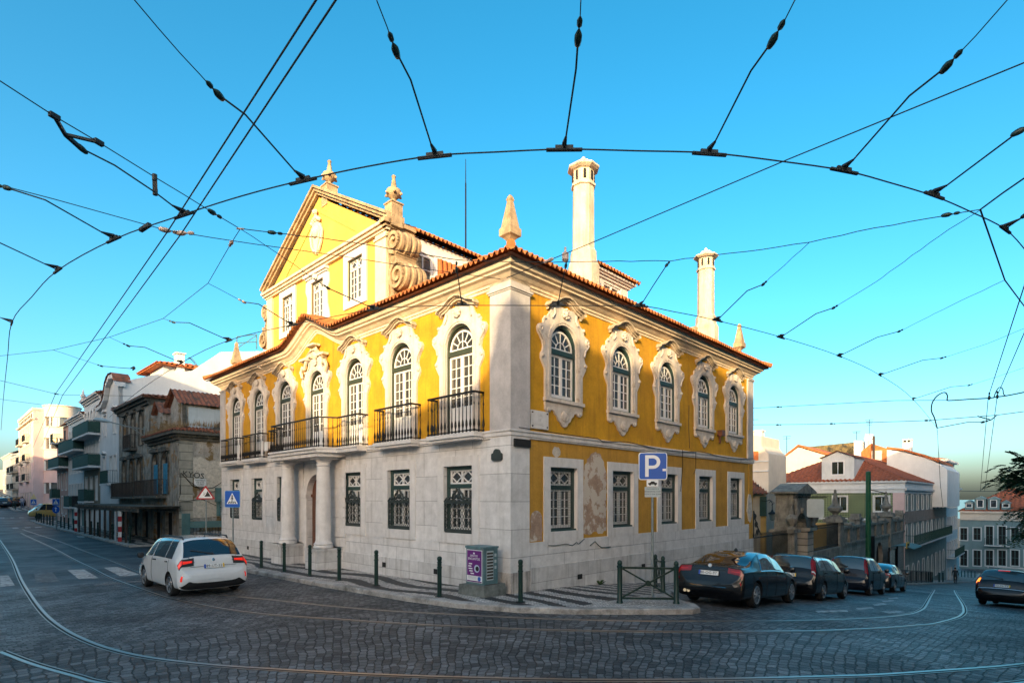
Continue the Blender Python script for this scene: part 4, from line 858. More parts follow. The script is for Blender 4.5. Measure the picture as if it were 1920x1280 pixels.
def window(par,x,zb,w,h,kind='rect',fm='white_paint',sm='stone',pm='glass',mull=1,rows=3,surround=.12,hood=False,dy=0.,name='window'):
    key=(round(w,2),round(h,2),kind,fm,sm,pm,mull,rows,surround,hood)
    if key not in WCACHE:
        s=MB(); hw=w/2
        shp=(lambda e,eb:archpoly(-hw-e,-eb,hw+e,h-hw,8)) if kind=='arch' else (lambda e,eb:rect(-hw-e,-eb,hw+e,h+e))
        if surround: s.prism(shp(surround,surround),-.05,.0,[shp(0,0)],m=0)
        if hood:
            for a,b,o in ((.18,.27,.1),(.27,.34,.2)): s.prism([(-hw-.25,h+a),(hw+.25,h+a),(hw+.2,h+b),(hw*.4,h+b+.14),(0,h+b+.2),(-hw*.4,h+b+.14),(-hw-.2,h+b)],-o,0,m=0)
        f=.07
        s.prism(shp(0,0),.1,.17,[shp(-f,-f)] ,m=1)
        for k in range(mull): xx=-hw+w*(k+1)/(mull+1); s.box(xx-.03,.1,f,xx+.03,.17,h-f-(.02 if kind=='rect' else .05),m=1)
        for k in range(1,rows): zz=h*k/rows; s.box(-hw+f,.11,zz-.02,hw-f,.16,zz+.02,m=1)
        o=s.build(name,[K[sm],K[fm]],par); g=MB(); g.prism(shp(-.03,-.03),.14,.15,back=False); g.build('pane',K[pm],o); WCACHE[key]=o
    else:
        p=WCACHE[key]; o=p.copy(); COL.objects.link(o); o.parent=par; c=p.children[0].copy(); COL.objects.link(c); c.parent=o
    o.location=(x,dy,zb); o.rotation_euler=(0,0,0)
    return o
def hole(x,zb,w,h,kind): return archpoly(x-w/2,zb,x+w/2,zb+h-w/2,8) if kind=='arch' else rect(x-w/2,zb,x+w/2,zb+h)
def balcony2(par,x0,x1,z,h=1.,proj=.7,rm='iron',sm='stone',screen=False,step=.14):
    s=MB(); s.box(x0,-proj,z-.16,x1,0,z); o=s.build('balcony',K[sm],par)
    r=MB(); e=.04
    pts=[(x0+e,0),(x0+e,-proj+e),(x1-e,-proj+e),(x1-e,0)]
    for a,b in zip(pts,pts[1:]):
        r.bar((*a,z+h),(*b,z+h),.05,.04); r.bar((*a,z+.08),(*b,z+.08),.03,.03)
        L=math.hypot(b[0]-a[0],b[1]-a[1]); n=max(1,int(L/step))
        for k in range(n+1): r.bar((a[0]+(b[0]-a[0])*k/n,a[1]+(b[1]-a[1])*k/n,z),(a[0]+(b[0]-a[0])*k/n,a[1]+(b[1]-a[1])*k/n,z+h),.022)
        if screen: r.bar(((a[0]*.999),a[1],z+h*.52),(b[0],b[1],z+h*.52),.02,h*.86)
    r.build('railing',K[rm],o); return o
def house(name,label,cat,orig,rz,w,depth,z0,z1,wm,wins,top=None,side=None,group=None,cornice=None,**kw):
    t=thing(name,label,cat,orig,rz,group)
    m=MB(); m.prism(top or rect(0,z0,w,z1),0,.25,[hole(*q[:5]) for q in wins]); m.build('front_wall',K[wm],t)
    m=MB(); m.box(0.,.25,z0,w,depth,z1-.02); m.build('body',K[side or wm],t)
    for q in wins: window(t,*q[:5],**(q[5] if len(q)>5 else {}))
    if cornice:
        m=MB()
        for i,(o,a,b) in enumerate(cornice): m.box(-o*.0,-o,a,w,depth*.5,b)
        m.build('cornice',K[kw.get('cm','stone')],t)
    return t
def gable_roof(par,x0,x1,y0,y1,z,h,m,along='x',ov=.3,per=.4):
    a=MB(); step=.3; n=int(((x1-x0) if along=='x' else (y1-y0))/per)*4+1; rows=[]
    for j in range(-8,9):
        r=[]
        for i in range(n+1):
            u=i/n; c=.035*math.cos(2*math.pi*i/4); t=j/8
            hh=z+h*(1-abs(t))+c+.02*(j%2)
            if along=='x': r.append(V((x0-ov+(x1-x0+2*ov)*u,(y0+y1)/2+t*((y1-y0)/2+ov),hh)))
            else: r.append(V(((x0+x1)/2+t*((x1-x0)/2+ov),y0-ov+(y1-y0+2*ov)*u,hh)))
        rows.append(r)
    a.sheet(rows); return a.build('roof',K[m],par)
def hip_roof(par,x0,x1,y0,y1,z,h,m,ov=.35,per=.4,name='roof'):
    a=MB(); x0-=ov;x1+=ov;y0-=ov;y1+=ov; W=x1-x0;D=y1-y0; R_=min(W,D)/2; sl=h/R_
    for ox,oy,ux,uy,vx,vy,L in ((x0,y0,1,0,0,1,W),(x1,y0,0,1,-1,0,D),(x1,y1,-1,0,0,-1,W),(x0,y1,0,-1,1,0,D)):
        slope(a,ox,oy,ux,uy,vx,vy,L,z,lambda u,L=L:max(.001,min(R_,u,L-u)),per=per,step=.45,amp=.05,sl=sl)
    a.box(x0+.1,y0+.1,z-.12,x1-.1,y1-.1,z-.05); return a.build(name,K[m],par)
CORN=[(.12,-.5,-.3),(.25,-.3,-.15),(.4,-.15,0.)]
def corn(z,k=1.): return [(o*k,z+a*k,z+b*k) for o,a,b in CORN]
# ---------------- the ruin
RU=thing('derelict_house','derelict grey house with blue shutters, dead grass on its ledges and a patchy side wall','house',S(0,44.5,0),LF)
rx=lambda q:44.5-q
wr=[(rx(33.8),2.62,1.55,2.75,'arch'),(rx(31.55),2.62,1.5,2.72,'arch'),(rx(42.6),2.6,1.3,2.68,'arch'),(rx(40.25),2.6,1.4,2.68,'arch'),(rx(37.95),2.6,1.4,2.66,'arch'),(rx(42.3),6.2,1.2,2.5,'arch'),(rx(39.85),6.2,1.1,2.45,'arch'),(rx(37.5),6.2,1.1,2.45,'arch')]
gw=[(rx(q),-1.5,1.5,2.9,'rect') for q in (42.5,39.5,36.5,33.5,30.8)]
mb=MB(); mb.prism([(0,-2),(16,-2),(16,6.2),(9.1,6.2),(9.1,9.5),(0,9.5)],0,.3,[hole(*q) for q in wr+gw]); mb.build('front_wall',K['ruin'],RU)
mb=MB(); mb.box(0,.3,-2,15.7,10,6.2); mb.box(0,.3,6.2,9.1,10,9.45); mb.build('body',K['ruin'],RU)
for i,q in enumerate(wr):
    x,zb,w_,h,_=q
    s=MB(); s.prism(archpoly(x-w_/2-.16,zb,x+w_/2+.16,zb+h-w_/2,8),-.07,0,[archpoly(x-w_/2,zb-.01,x+w_/2,zb+h-w_/2,8)])
    s.prism([(x-w_/2-.25,zb+h+.05),(x+w_/2+.25,zb+h+.05),(x+w_/2+.1,zb+h+.25),(x,zb+h+.36),(x-w_/2-.1,zb+h+.25)],-.2,0)
    o=s.build('window_surround',K['ruin_dark'],RU)
    s=MB()
    if i<2:
        for sx in (-1,1): s.box(x+min(0,sx*w_/2)+.02,.06,zb,x+max(0,sx*w_/2)-.02,.12,zb+h-.75)
        for k in range(14): s.box(x-w_/2+.06,.045,zb+.1+k*.14,x+w_/2-.06,.06,zb+.18+k*.14)
        s.build('shutters',K['blue'],o)
    else:
        s.prism(archpoly(x-w_/2,zb,x+w_/2,zb+h-w_/2,8),.14,.18); 
        for k in (-.33,0,.33): s.box(x+k*w_-.03,.11,zb,x+k*w_+.03,.14,zb+h-.2)
        s.build('boarding',K['boards'],o)
    s=MB(); s.prism(archpoly(x-w_/2,zb,x+w_/2,zb+h-w_/2,8),.2,.22); s.build('void',K['dark'],o)
for q in gw:
    mb=MB(); mb.box(q[0]-.75,.2,-1.5,q[0]+.75,.25,1.4); mb.build('doorway',K['dark'],RU)
mb=MB()
for o,a,b in ((.15,5.95,6.15),(.3,6.15,6.3),(.5,6.3,6.48)): mb.box(9.1,-o,a,16+o,8.,b)
mb.build('cornice',K['ruin_dark'],RU)
mb=MB()
for o,a,b in ((.15,8.95,9.15),(.3,9.15,9.35),(.5,9.35,9.5)): mb.box(-.05,-o,a,9.1+o*.5,8.,b)
mb.build('cornice',K['ruin_dark'],RU)
balcony2(RU,rx(37.0),rx(31.0)-.25,2.5,1.05,.6,'iron_old','ruin_dark'); balcony2(RU,rx(44.4),rx(37.4),2.45,1.05,.6,'iron_old','ruin_dark'); balcony2(RU,rx(41.0),rx(38.7),6.05,1.0,.5,'iron_old','ruin_dark')
hip_roof(RU,0,9.1,0,10,9.5,1.0,'tile_old',.5)
mb=MB(); slope(mb,9.1,-.55,1,0,0,1,7.4,6.52,lambda u:max(.001,min(1.3,7.4-u)),sl=.35,step=.3); slope(mb,16.5,-.55,0,1,-1,0,8.,6.52,lambda u:max(.001,min(1.3,u)),sl=.35,step=.3); mb.build('ledge_tiles',K['tile_old'],RU)
# side wall towards the alley (its own frame: X = p)
def RUS(mb,name,m): return mb.build(name,m,RU,(16,0,0),math.pi/2)
mb=MB(); mb.prism(rect(0,-2,9,6.2),0,.3); RUS(mb,'side_wall',K['ruin_side'])
mb=MB(); mb.box(-.04,-.06,-2,.72,.0,5.95); RUS(mb,'quoin',K['ruin_quoin'])
mb=MB(); mb.prism([(.75,4.9),(1.2,4.95),(1.7,4.7),(2.3,4.75),(2.9,4.2),(3.2,3.6),(2.9,2.9),(2.2,2.7),(1.5,2.9),(1.2,3.3),(.8,3.5)],-.012,0); mb.prism([(.4,2.1),(1.2,2.2),(2.2,2.0),(2.9,1.6),(2.8,1.2),(1.2,1.1),(.4,1.15)],-.012,0); RUS(mb,'pale_render_patch',K['pale_patch'])
mb=MB(); text(mb,'KYÖS',.5,M.Translation((.75,-.075,3.78))@M.Rotation(.12,4,'Y')@FACE,ext=.004); RUS(mb,'graffiti',K['dirt'])
mb=MB(); mb.prism(rrect(.8,3.08,1.5,3.56,.08),-.07,-.0); RUS(mb,'street_plaque',K['white_paint'])
mb=MB()
for i,s_ in enumerate(('TRAVESSA','DE S.TA','CLARA')): text(mb,s_,.13,M.Translation((1.15,-.075,3.45-.13*i))@FACE,ext=.003)
RUS(mb,'lettering',K['dirt'])
mb=MB(); mb.box(2.02,-.35,2.1,2.5,0,3.0); mb.box(2.1,-.2,1.2,2.3,-.05,2.1); RUS(mb,'meter_cabinet',K['teal_dado'])
mb=MB()
for pts in ([(.05,3.9),(.5,3.4),(1.1,2.95),(1.9,3.0),(2.6,3.5),(3.2,4.1)],[(.05,3.9),(.02,2.6),(-.1,2.2),(.4,2.15),(1.2,2.3),(2.2,1.8),(3.,1.5)],[(.1,3.85),(.7,3.1),(1.6,2.7),(2.6,2.9),(3.2,3.9)]): mb.tube([V((a,-.09,b)) for a,b in pts],.018,5)
RUS(mb,'hanging_cable',K['iron'])
# mansard dormers on the low part
D1=MB(); D1.prism([(rx(31.3),6.6),(rx(28.9),6.6),(rx(28.9),8.25),(rx(30.1),9.25),(rx(31.3),8.25)],.25,6.); D1.build('dormer_wall',K['ruin_side'],RU)
mb=MB(); mb.box(rx(28.9),.6,6.7,rx(28.9)+.06,5.6,8.1); mb.build('dormer_opening',K['pale_wall'],RU)
for y in (.35,2.9,5.7):
    mb=MB(); mb.box(rx(28.9),y-.09,6.6,rx(28.9)+.12,y+.09,8.3); mb.build('dormer_post',K['ruin_dark'],RU)
gable_roof(RU,rx(31.3),rx(28.9),.2,6.2,8.25,1.05,'tile_old','y',.3,.25)
mb=MB(); mb.prism([(rx(34.6),6.6),(rx(33.2),6.6),(rx(33.2),8.1),(rx(33.9),8.9),(rx(34.6),8.1)],.3,3.); mb.build('dormer_wall',K['ruin_side'],RU)
gable_roof(RU,rx(34.6),rx(33.2),.2,3.4,8.1,.85,'tile_old','y',.25,.25)
mb=MB(); mb.prism(rect(9.2,6.5,15.6,8.6),2.6,3.); mb.build('mansard_wall',K['ruin_side'],RU)
mb=MB(); y0=1.7; x0=rx(28.9)
mb.add([(x0-.1,1.8,6.6),(x0+.55,1.7,6.6),(x0+.5,5.6,6.6),(x0-.1,5.6,6.6),(x0+.15,3.3,8.25),(x0+.1,3.7,8.2)],[(0,1,4),(1,2,5,4),(2,3,5),(3,0,4,5)]); mb.build('rubble_heap',K['ruin_dark'],RU)
mb=MB(); r=random.Random(4)
for k in range(1500):
    if k%3: x=r.uniform(9.2,16.2); y=r.uniform(-.45,.55)
    else: x=r.uniform(15.4,16.4); y=r.uniform(-.4,6.5)
    z=6.5+max(0,min(.4,(y+.5)*.35)); h=r.uniform(.15,.62)*(1.2 if 12<x<14.5 or y>2 else .8); a=r.uniform(0,6.28); b=r.uniform(-.25,.25); c=r.uniform(-.25,.25)
    mb.add([(x-.02*math.cos(a),y-.02*math.sin(a),z),(x+.02*math.cos(a),y+.02*math.sin(a),z),(x+b*h,y+c*h,z+h)],[(0,1,2)])
g=mb.build('dry_grass',K['grass'],None,S(0,44.5,0),LF); g['kind']='stuff'; tag(g,'dead brown grass growing along the ledge of the derelict house','grass')
# covered walkway in front of it
PG=thing('timber_walkway_roof','dark timber walkway roof on thin posts in front of the derelict house','shelter',S(0,44.5,0),LF)
mb=MB()
mb.box(-3.2,-2.3,1.5,16.3,-2.2,1.7)
mb.box(-3.2,-.12,1.52,16.3,-.02,1.72)
for k in range(34): mb.box(-3.1+k*.58,-2.45,1.7,-3.02+k*.58,0,1.82)
mb.box(-3.2,-2.4,1.82,16.4,0,1.86); mb.build('roof_frame',K['ruin_dark'],PG)
for k,q in enumerate((47.,44.5,42.6,40.8,38.9,37.2,35.6,34.,31.2)):
    m_=MB(); zb=zpq(-2.2,q)+.1; m_.box(rx(q)-.06,-2.3,zb,rx(q)+.06,-2.2,1.5); m_.build('post',K['iron_old' if k not in (7,) else 'pale_wall'],PG)
mb=MB(); x=rx(32.6); zb=zpq(-2.2,32.6)+.1; mats=[simple('red_post_paint',(.40,.02,.025),.6),K['white_paint']]
for k in range(6): mb.box(x-.09,-2.38,zb+k*.33,x+.09,-2.2,zb+(k+1)*.33,m=k%2)
o=mb.build('warning_post',mats,PG); o['label']='red and white banded post'
mb=MB(); x=rx(48.2); zb=zpq(-2.2,48.2)+.1
for k in range(6): mb.box(x-.09,-2.38,zb+k*.33,x+.09,-2.2,zb+(k+1)*.33,m=k%2)
o=mb.build('warning_post',mats,PG)
# hoarding and sacks in the alley mouth
HO=thing('hoarding','teal painted hoarding with a wire mesh front at the foot of the patchy side wall','fence',S(0,28.5,0),RF)
zb=zpq(0,28)-.1
mb=MB(); mb.box(.3,-.85,zb+1.2,3.2,-.75,zb+1.6); mb.box(-.1,-.85,zb,.35,-.75,zb+2.1); mb.box(3.1,-.85,zb,3.2,-.75,zb+1.6)
for k in range(7): mb.box(-.08+k*.06,-.88,zb,-.05+k*.06,-.85,zb+2.1)
mb.build('panel',K['teal_dado'],HO)
mb=MB()
for k in range(16): mb.box(.35+k*.18,-.82,zb,.37+k*.18,-.8,zb+1.25)
for k in range(5): mb.box(.3,-.82,zb+.2+k*.25,3.15,-.8,zb+.22+k*.25)
mb.build('mesh',K['iron_old'],HO)
sack=mat('dusty_rubble_sacks',(.36,.33,.30),.9,.4,5.,.6,grit=16)
proto=None; n=0
for r_ in range(4):
    for k in range(5):
        m_=MB(); m_.lathe([(.02,-.12),(.22,-.1),(.3,-.02),(.3,.04),(.2,.11),(.02,.13)],10); 
        if proto is None: o=m_.build('rubble_sack',sack); proto=o
        else: o=proto.copy(); COL.objects.link(o)
        o.location=S(.62+k*.55+.2*(r_%2),28.5-.45,zb+.14+r_*.23); o.rotation_euler=(.1*math.sin(n),.12*math.cos(n*2),n*1.3); o.scale=(1.05,.9,1.05); n+=1
        tag(o,'grey sack of rubble stacked behind the wire mesh of the teal hoarding','sack','rubble sacks behind the hoarding')
# ---------------- tall white house with blank party wall
WH=house('white_house','tall white house with a curved tiled gable and a blank white party wall','house',S(0,51.8,0),LF,7.3,12,-2,10.3,'white_wall',
  [(x,zb,w_,h,k,d) for x,zb,w_,h,k,d in ((2.1,7.8,.9,1.8,'rect',dict(hood=True)),(5.7,7.8,.9,1.8,'rect',dict(hood=True)),(1.8,4.0,.95,1.95,'rect',dict(hood=True)),(4.4,3.6,.9,2.3,'rect',dict(hood=False)),(5.9,3.6,.9,2.3,'rect',{}),(2.0,-1.2,1.1,2.5,'rect',{}),(5.2,-1.2,1.4,2.6,'rect',{}))],
  top=[(0,-2),(7.3,-2),(7.3,11.6),(6.6,12.3),(5.2,12.4),(4.2,11.9),(3.4,10.9),(2.,10.4),(0,10.3)])
balcony2(WH,3.7,6.7,3.55,1.05,.7,'mesh_green','white_wall',False)
mb=MB()
pr=[(7.5,11.75),(6.7,12.5),(5.2,12.62),(4.0,12.1),(3.2,11.05),(2.,10.55),(-.1,10.45)]
mb.prism([(x,z-.32) for x,z in pr[::-1]]+[(x,z) for x,z in pr],-.35,.4); mb.build('curved_gable_cornice',K['white_wall'],WH)
mb=MB(); rows=[[V((x,y,z+.05+.04*math.cos(i*2.1))) for i,(x,z) in enumerate(crom([V((a,b,0)) for a,b in pr],5) and [(v.x,v.y) for v in crom([V((a,b,0)) for a,b in pr],5)])] for y in (-.45,.1,.8)]
mb.sheet(rows); mb.build('gable_tiles',K['tile_old'],WH)
mb=MB(); mb.prism([(0,-2),(15,-2),(15,17.2),(7.8,15.7),(5.4,13.6),(2.9,12.95),(.3,11.9),(0,11.6)],0,.4); mb.build('party_wall',K['party'],WH,(7.3,0,0),math.pi/2)
mb=MB(); mb.box(0,3.,10,7.0,14,12.6); mb.build('upper_storey',K['white_wall'],WH)
PV=hip_roof(WH,.6,6.6,3.2,9.,14.0,.9,'tile_orange',.5)
mb=MB(); mb.box(.9,3.4,12.6,6.3,9.,13.95); mb.build('roof_pavilion',K['white_wall'],WH)
mb=MB(); mb.box(1.2,3.36,12.8,2.1,3.4,13.8); mb.build('window',K['dark'],WH)
mb=MB(); mb.box(-.4,2.2,12.6,3.5,3.2,12.8); mb.box(-.5,2.,12.8,3.6,3.3,12.9); mb.build('lower_roof',K['tile_old'],WH)
c=MB(); c.box(5.9,4.35,12.,6.75,4.95,15.0); c.box(5.8,4.25,15.05,6.85,5.05,15.15); 
for x in (5.95,6.6): c.box(x,4.4,15.0,x+.1,4.9,15.06)
c.build('chimney',K['party'],WH)
mb=MB(); mb.box(6.9,11.8,14.,7.6,14,17.4); mb.build('stair_head',K['party'],WH)
mb=MB()
for a,b in (((7.25,9.2,16.2),(7.25,9.2,17.4)),((7.25,11.0,16.6),(7.25,11.0,18.0)),((7.25,9.2,17.4),(7.25,11.,18.0)),((7.25,9.2,16.8),(7.25,11,17.3)),((7.25,11.9,17.9),(7.25,14.5,17.6)),((7.25,9.2,16.3),(7.25,11.,17.9))): mb.bar(a,b,.07)
mb.build('roof_rail',K['teal_dado'],WH)
mb=MB()
for k in range(8):
    a=(6.2,5.4+k*.12,14.9-.02*k*k); b=(6.2,5.4+(k+1)*.12,14.9-.02*(k+1)**2); mb.bar(a,b,.04); mb.bar((6.5,a[1],a[2]),(6.5,b[1],b[2]),.04); mb.bar(a,(6.5,a[1],a[2]),.03)
mb.build('roof_ladder',K['teal_dado'],WH)
# ---------------- house with two long green balconies
BH=house('balcony_house','narrow white and brown house with two long dark green balconies','house',S(0,59.5,0),LF,7.7,11,-2,11.7,'white_wall',
  [(1.+k*1.45,8.35,.8,2.35,'arch',dict(mull=1)) for k in range(5)]+[(1.+k*1.45,5.4,.8,2.2,'rect',{}) for k in range(5)]+[(1.4+k*2.4,2.2,.9,2.1,'rect',{}) for k in range(3)]+[(1.5,-1.2,1.1,2.5,'rect',{}),(4.,-1.2,1.,2.5,'rect',{}),(6.2,-1.2,1.,2.5,'rect',{})],cornice=corn(11.9))
balcony2(BH,-.2,7.75,8.2,1.1,.95,'mesh_green','white_wall',True); balcony2(BH,-.2,7.75,5.25,1.1,.95,'mesh_green','white_wall',True); balcony2(BH,1.8,5.,2.05,1.1,.8,'mesh_green','stone',True)
mb=MB(); mb.prism(rect(.01,1.2,7.69,5.05),-.02,0,[hole(1.4+k*2.4,2.2,.9,2.1,'rect') for k in range(3)]); mb.build('brown_facing',K['brown_wall'],BH)
hip_roof(BH,0,7.7,0,11,11.9,1.6,'tile_old',.4)
mb=MB(); mb.lathe([(.2,11.9),(.25,12.1),(.15,12.3),(.25,12.5),(.12,12.7),(.02,13.2)],8,(.1,-.1,0)); mb.build('roof_finial',K['stone'],BH)
# ---------------- pale house
PH=house('pale_house','pale blue grey house with a teal ground floor, left of the house with green balconies','house',S(0,68.8,0),LF,9.3,11,-2,10.6,'pale_wall',
  [(1.3+k*1.65,7.35,.95,2.3,'arch',{}) for k in range(5)]+[(1.2+k*1.7,5.0,.95,1.7,'rect',{}) for k in range(5)]+[(1.2+k*1.7,1.5,.95,2.3,'rect',{}) for k in range(5)]+[(1.5,-1.2,1.2,2.2,'rect',{}),(4.5,-1.2,1.2,2.2,'rect',{}),(7.5,-1.2,1.2,2.2,'rect',{})],cornice=corn(10.9))
balcony2(PH,-.1,9.3,7.2,1.1,.9,'mesh_green','white_wall',True); balcony2(PH,.3,3.9,1.4,1.15,.5,'mesh_green','stone',True); balcony2(PH,5.5,9.,1.4,1.15,.5,'iron','stone',False)
mb=MB(); mb.prism(rect(.01,-2,9.29,1.1),-.02,0,[hole(x,-1.2,1.2,2.2,'rect') for x in (1.5,4.5,7.5)]); mb.build('ground_floor_facing',K['teal_dado'],PH)
hip_roof(PH,0,9.3,0,11,10.9,1.4,'tile_old',.3)
# ---------------- pink house at the corner of the side street
KH=house('pink_house','narrow dusty pink house with an attic storey and red roof beside the cross street','house',S(0,76.8,0),LF,8.,11,-2,8.6,'pink_wall',
  [(1.4+k*2.6,6.0,.95,2.0,'rect',{}) for k in range(3)]+[(1.4+k*2.6,3.3,.95,1.9,'rect',{}) for k in range(3)]+[(1.4+k*2.6,.6,.95,1.9,'rect',{}) for k in range(3)]+[(1.6,-1.8,1.1,2.1,'rect',{}),(5.,-1.8,1.3,2.1,'rect',{})],cornice=corn(8.8,.8),cm='ruin_dark')
balcony2(KH,-.1,8.,5.85,1.1,.9,'mesh_green','stone',True); balcony2(KH,.3,2.3,2.3,1.1,.8,'mesh_green','stone',True)
mb=MB(); mb.box(.6,.5,8.8,7.4,8,10.9); mb.build('attic_storey',K['pink_wall'],KH)
mb=MB(); mb.box(1.5,.46,9.0,2.4,.5,10.4); mb.box(4.6,.46,9.0,5.5,.5,10.4); mb.build('attic_window',K['dark'],KH)
balcony2(KH,.9,3.0,8.85,1.,.8,'mesh_green','stone',False)
gable_roof(KH,.6,7.4,.5,9,10.9,2.2,'tile_orange','x',.5,.4)
# ---------------- round-cornered thirties block beyond the cross street
DQ=97.5
DH=house('rounded_apartment_block','apartment block with curved corner window bays, tinted cream where sunlit above and pink where shaded below','apartment block',S(-.2,117.,0),LF,117-DQ,14,-1.5,15.3,'deco_cream',
  [(3.+k*2.2,zb,1.1,2.2,'rect',dict(sm='deco_cream')) for zb in (11.2,8.2,5.2) for k in range(7)]+[(4.+k*3.2,.6,1.6,2.6,'rect',dict(sm='deco_pink')) for k in range(5)])
mb=MB(); mb.prism(rect(.0,-1.5,117-DQ,7.6),-.03,0,[hole(3.+k*2.2,5.2,1.1,2.2,'rect') for k in range(7)]+[hole(4.+k*3.2,.6,1.6,2.6,'rect') for k in range(5)]); mb.build('shade_pink_facing',K['deco_pink'],DH)  # pink lower storeys carry the shade, cream above the sunlight, both as wall colour
for z in (11.,8.,5.): balcony2(DH,2.,6.5,z,1.,.6,'iron','deco_cream'); balcony2(DH,11.,15.,z,1.,.6,'iron','deco_cream')
for k in range(9):
    mb=MB(); mb.box(2+k*1.9,-.06,14.3,2.7+k*1.9,0,14.9); mb.build('parapet_slot',K['dark'],DH)
mb=MB(); W_=117-DQ
mb.box(-.1,-.35,13.9,W_+.3,.2,14.1); mb.box(-.1,-.15,15.2,W_+.15,14,15.6); mb.build('parapet_coping',K['deco_cream'],DH)
# curved bay (centre on the side wall plane)
BX=W_-.2; BY=3.4; BR=2.25
mb=MB(); 
def cyl(mb,r,z0,z1,m=0,n=28,cx=BX,cy=BY): mb.lathe([(r,z0),(r,z1)],n,(cx,cy,0),m)
segs=[(-1.5,3.0,'p'),(4.6,6.4,'p'),(7.9,9.6,'p'),(11.2,12.9,'c'),(14.3,16.1,'c')]  # p bands tinted pink for shade, c bands cream for sunlight
for a,b,k in segs: cyl(mb,BR,a,b,0 if k=='p' else 1); cyl(mb,BR+.12,b-.12,b,0 if k=='p' else 1); cyl(mb,BR+.1,a,a+.1,0 if k=='p' else 1)
mb.build('curved_bay',[K['deco_pink'],K['deco_cream']],DH)
for a,b in ((3.,4.6),(6.4,7.9),(9.6,11.2),(12.9,14.3)):
    mb=MB(); cyl(mb,BR-.18,a,b,0); 
    for k in range(12):
        an=2*math.pi*k/12+.2; x=BX+(BR-.1)*math.cos(an); y=BY+(BR-.1)*math.sin(an); mb.box(x-.1,y-.1,a,x+.1,y+.1,b,1)
    mb.build('bay_window',[K['glass_room'],K['white_paint']],DH)
mb=MB(); mb.box(W_,0,-1.5,W_+.15,14,15.3); mb.build('side_wall',K['deco_pink'],DH)
# ---------------- far houses of the left street
FH=house('beige_house','beige house with shadowy balconies far up the left street, beyond the curved apartment block','house',S(0,131,0),LF,13.8,12,-1,9.5,'beige',[(1.5+k*2.7,zb,1.1,2.1,'rect',{}) for zb in (7.,4.,1.2) for k in range(5)],cornice=corn(9.7))
balcony2(FH,1,6,6.9,1.,.9,'iron','beige'); balcony2(FH,7.5,13,6.9,1.,.9,'iron','beige'); balcony2(FH,1,6,3.9,1.,.9,'iron','beige'); balcony2(FH,7.5,13,3.9,1.,.9,'iron','beige')
gable_roof(FH,0,13.8,0,12,9.7,1.8,'tile_old','x',.3,.6)
FG=house('grey_green_house','grey green house far up the left street with a dark mansard roof','house',S(0,150,0),LF,19,12,-1,10.6,'grey_green',[(1.5+k*2.6,zb,1.1,2.1,'rect',{}) for zb in (8.,5.,2.) for k in range(7)],cornice=corn(10.8))
gable_roof(FG,0,19,0,12,10.8,3.,'grey_green','x',.3,.6)
FR=house('red_roofed_house','far sunlit house with a red roof rising behind the grey green house','house',S(4,168,0),LF,26,14,-1,12.6,'deco_cream',[(2.+k*3,zb,1.2,2.,'rect',{}) for zb in (10.,7.) for k in range(8)])
hip_roof(FR,0,26,0,14,12.6,1.6,'tile_old',.4,.8)
FO=house('cream_house','sunlit cream house at the far end of the left street','house',S(-2,196,0),LF,26,12,0,9.,'deco_cream',[(2.+k*3,zb,1.2,2.,'rect',{}) for zb in (6.,3.) for k in range(8)])
# ================================================================ RIGHT STREET: HOUSES, GATE, WALLS
def azulejo():
    m,nt,b,L=newmat('green_patterned_tiles'); b.inputs['Roughness'].default_value=.5
    tc=nd(nt,'ShaderNodeTexCoord'); sx=nd(nt,'ShaderNodeSeparateXYZ'); L(tc.outputs['Object'],sx.inputs[0])
    d=[]
    for ax in ('X','Z'):
        a=nd(nt,'ShaderNodeMath',operation='MULTIPLY',i={1:1/.24}); L(sx.outputs[ax],a.inputs[0])
        f=nd(nt,'ShaderNodeMath',operation='FRACT'); L(a.outputs[0],f.inputs[0]); s=nd(nt,'ShaderNodeMath',operation='SUBTRACT',i={1:.5}); L(f.outputs[0],s.inputs[0]); ab=nd(nt,'ShaderNodeMath',operation='ABSOLUTE'); L(s.outputs[0],ab.inputs[0]); d.append(ab)
    mx=nd(nt,'ShaderNodeMath',operation='MAXIMUM'); L(d[0].outputs[0],mx.inputs[0]); L(d[1].outputs[0],mx.inputs[1])
    r=nd(nt,'ShaderNodeMapRange',i={'From Min':.24,'From Max':.3}); L(mx.outputs[0],r.inputs['Value'])
    c=nd(nt,'ShaderNodeMix',data_type='RGBA'); L(r.outputs[0],c.inputs['Factor']); c.inputs['A'].default_value=(.03,.045,.022,1); c.inputs['B'].default_value=(.17,.21,.10,1)
    n=nd(nt,'ShaderNodeTexNoise',i={'Scale':.7,'Detail':4.}); L(tc.outputs['Object'],n.inputs['Vector']); rr=nd(nt,'ShaderNodeMapRange',i={'From Min':.3,'From Max':.7,'To Min':.75,'To Max':1.15}); L(n.outputs['Fac'],rr.inputs['Value'])
    m2=nd(nt,'ShaderNodeMix',data_type='RGBA',blend_type='MULTIPLY',i={0:1.}); L(c.outputs['Result'],m2.inputs['A']); L(rr.outputs[0],m2.inputs['B']); L(m2.outputs['Result'],b.inputs['Base Color'])
    return m
K['azulejo']=azulejo()
K['wall_grey']=ashlar('soot_streaked_garden_wall',(.27,.25,.22),1.4,.7,.012,.2,.5,.8)
K['gate_stone']=mat('dark_weathered_gate_stone',(.22,.20,.17),.9,.45,2.4,.6,streak=.7,streak_col=(.035,.035,.035),grit=20)
K['gate_rust']=ashlar('banded_gate_pier_stone',(.40,.34,.28),3.,.38,.03,.15,.3,.5,off=0.)
K['pinkbrick']=mat('faded_pink_tile_front',(.30,.22,.18),.85,.25,1.6,.2,streak=.3,streak_col=(.14,.12,.11))
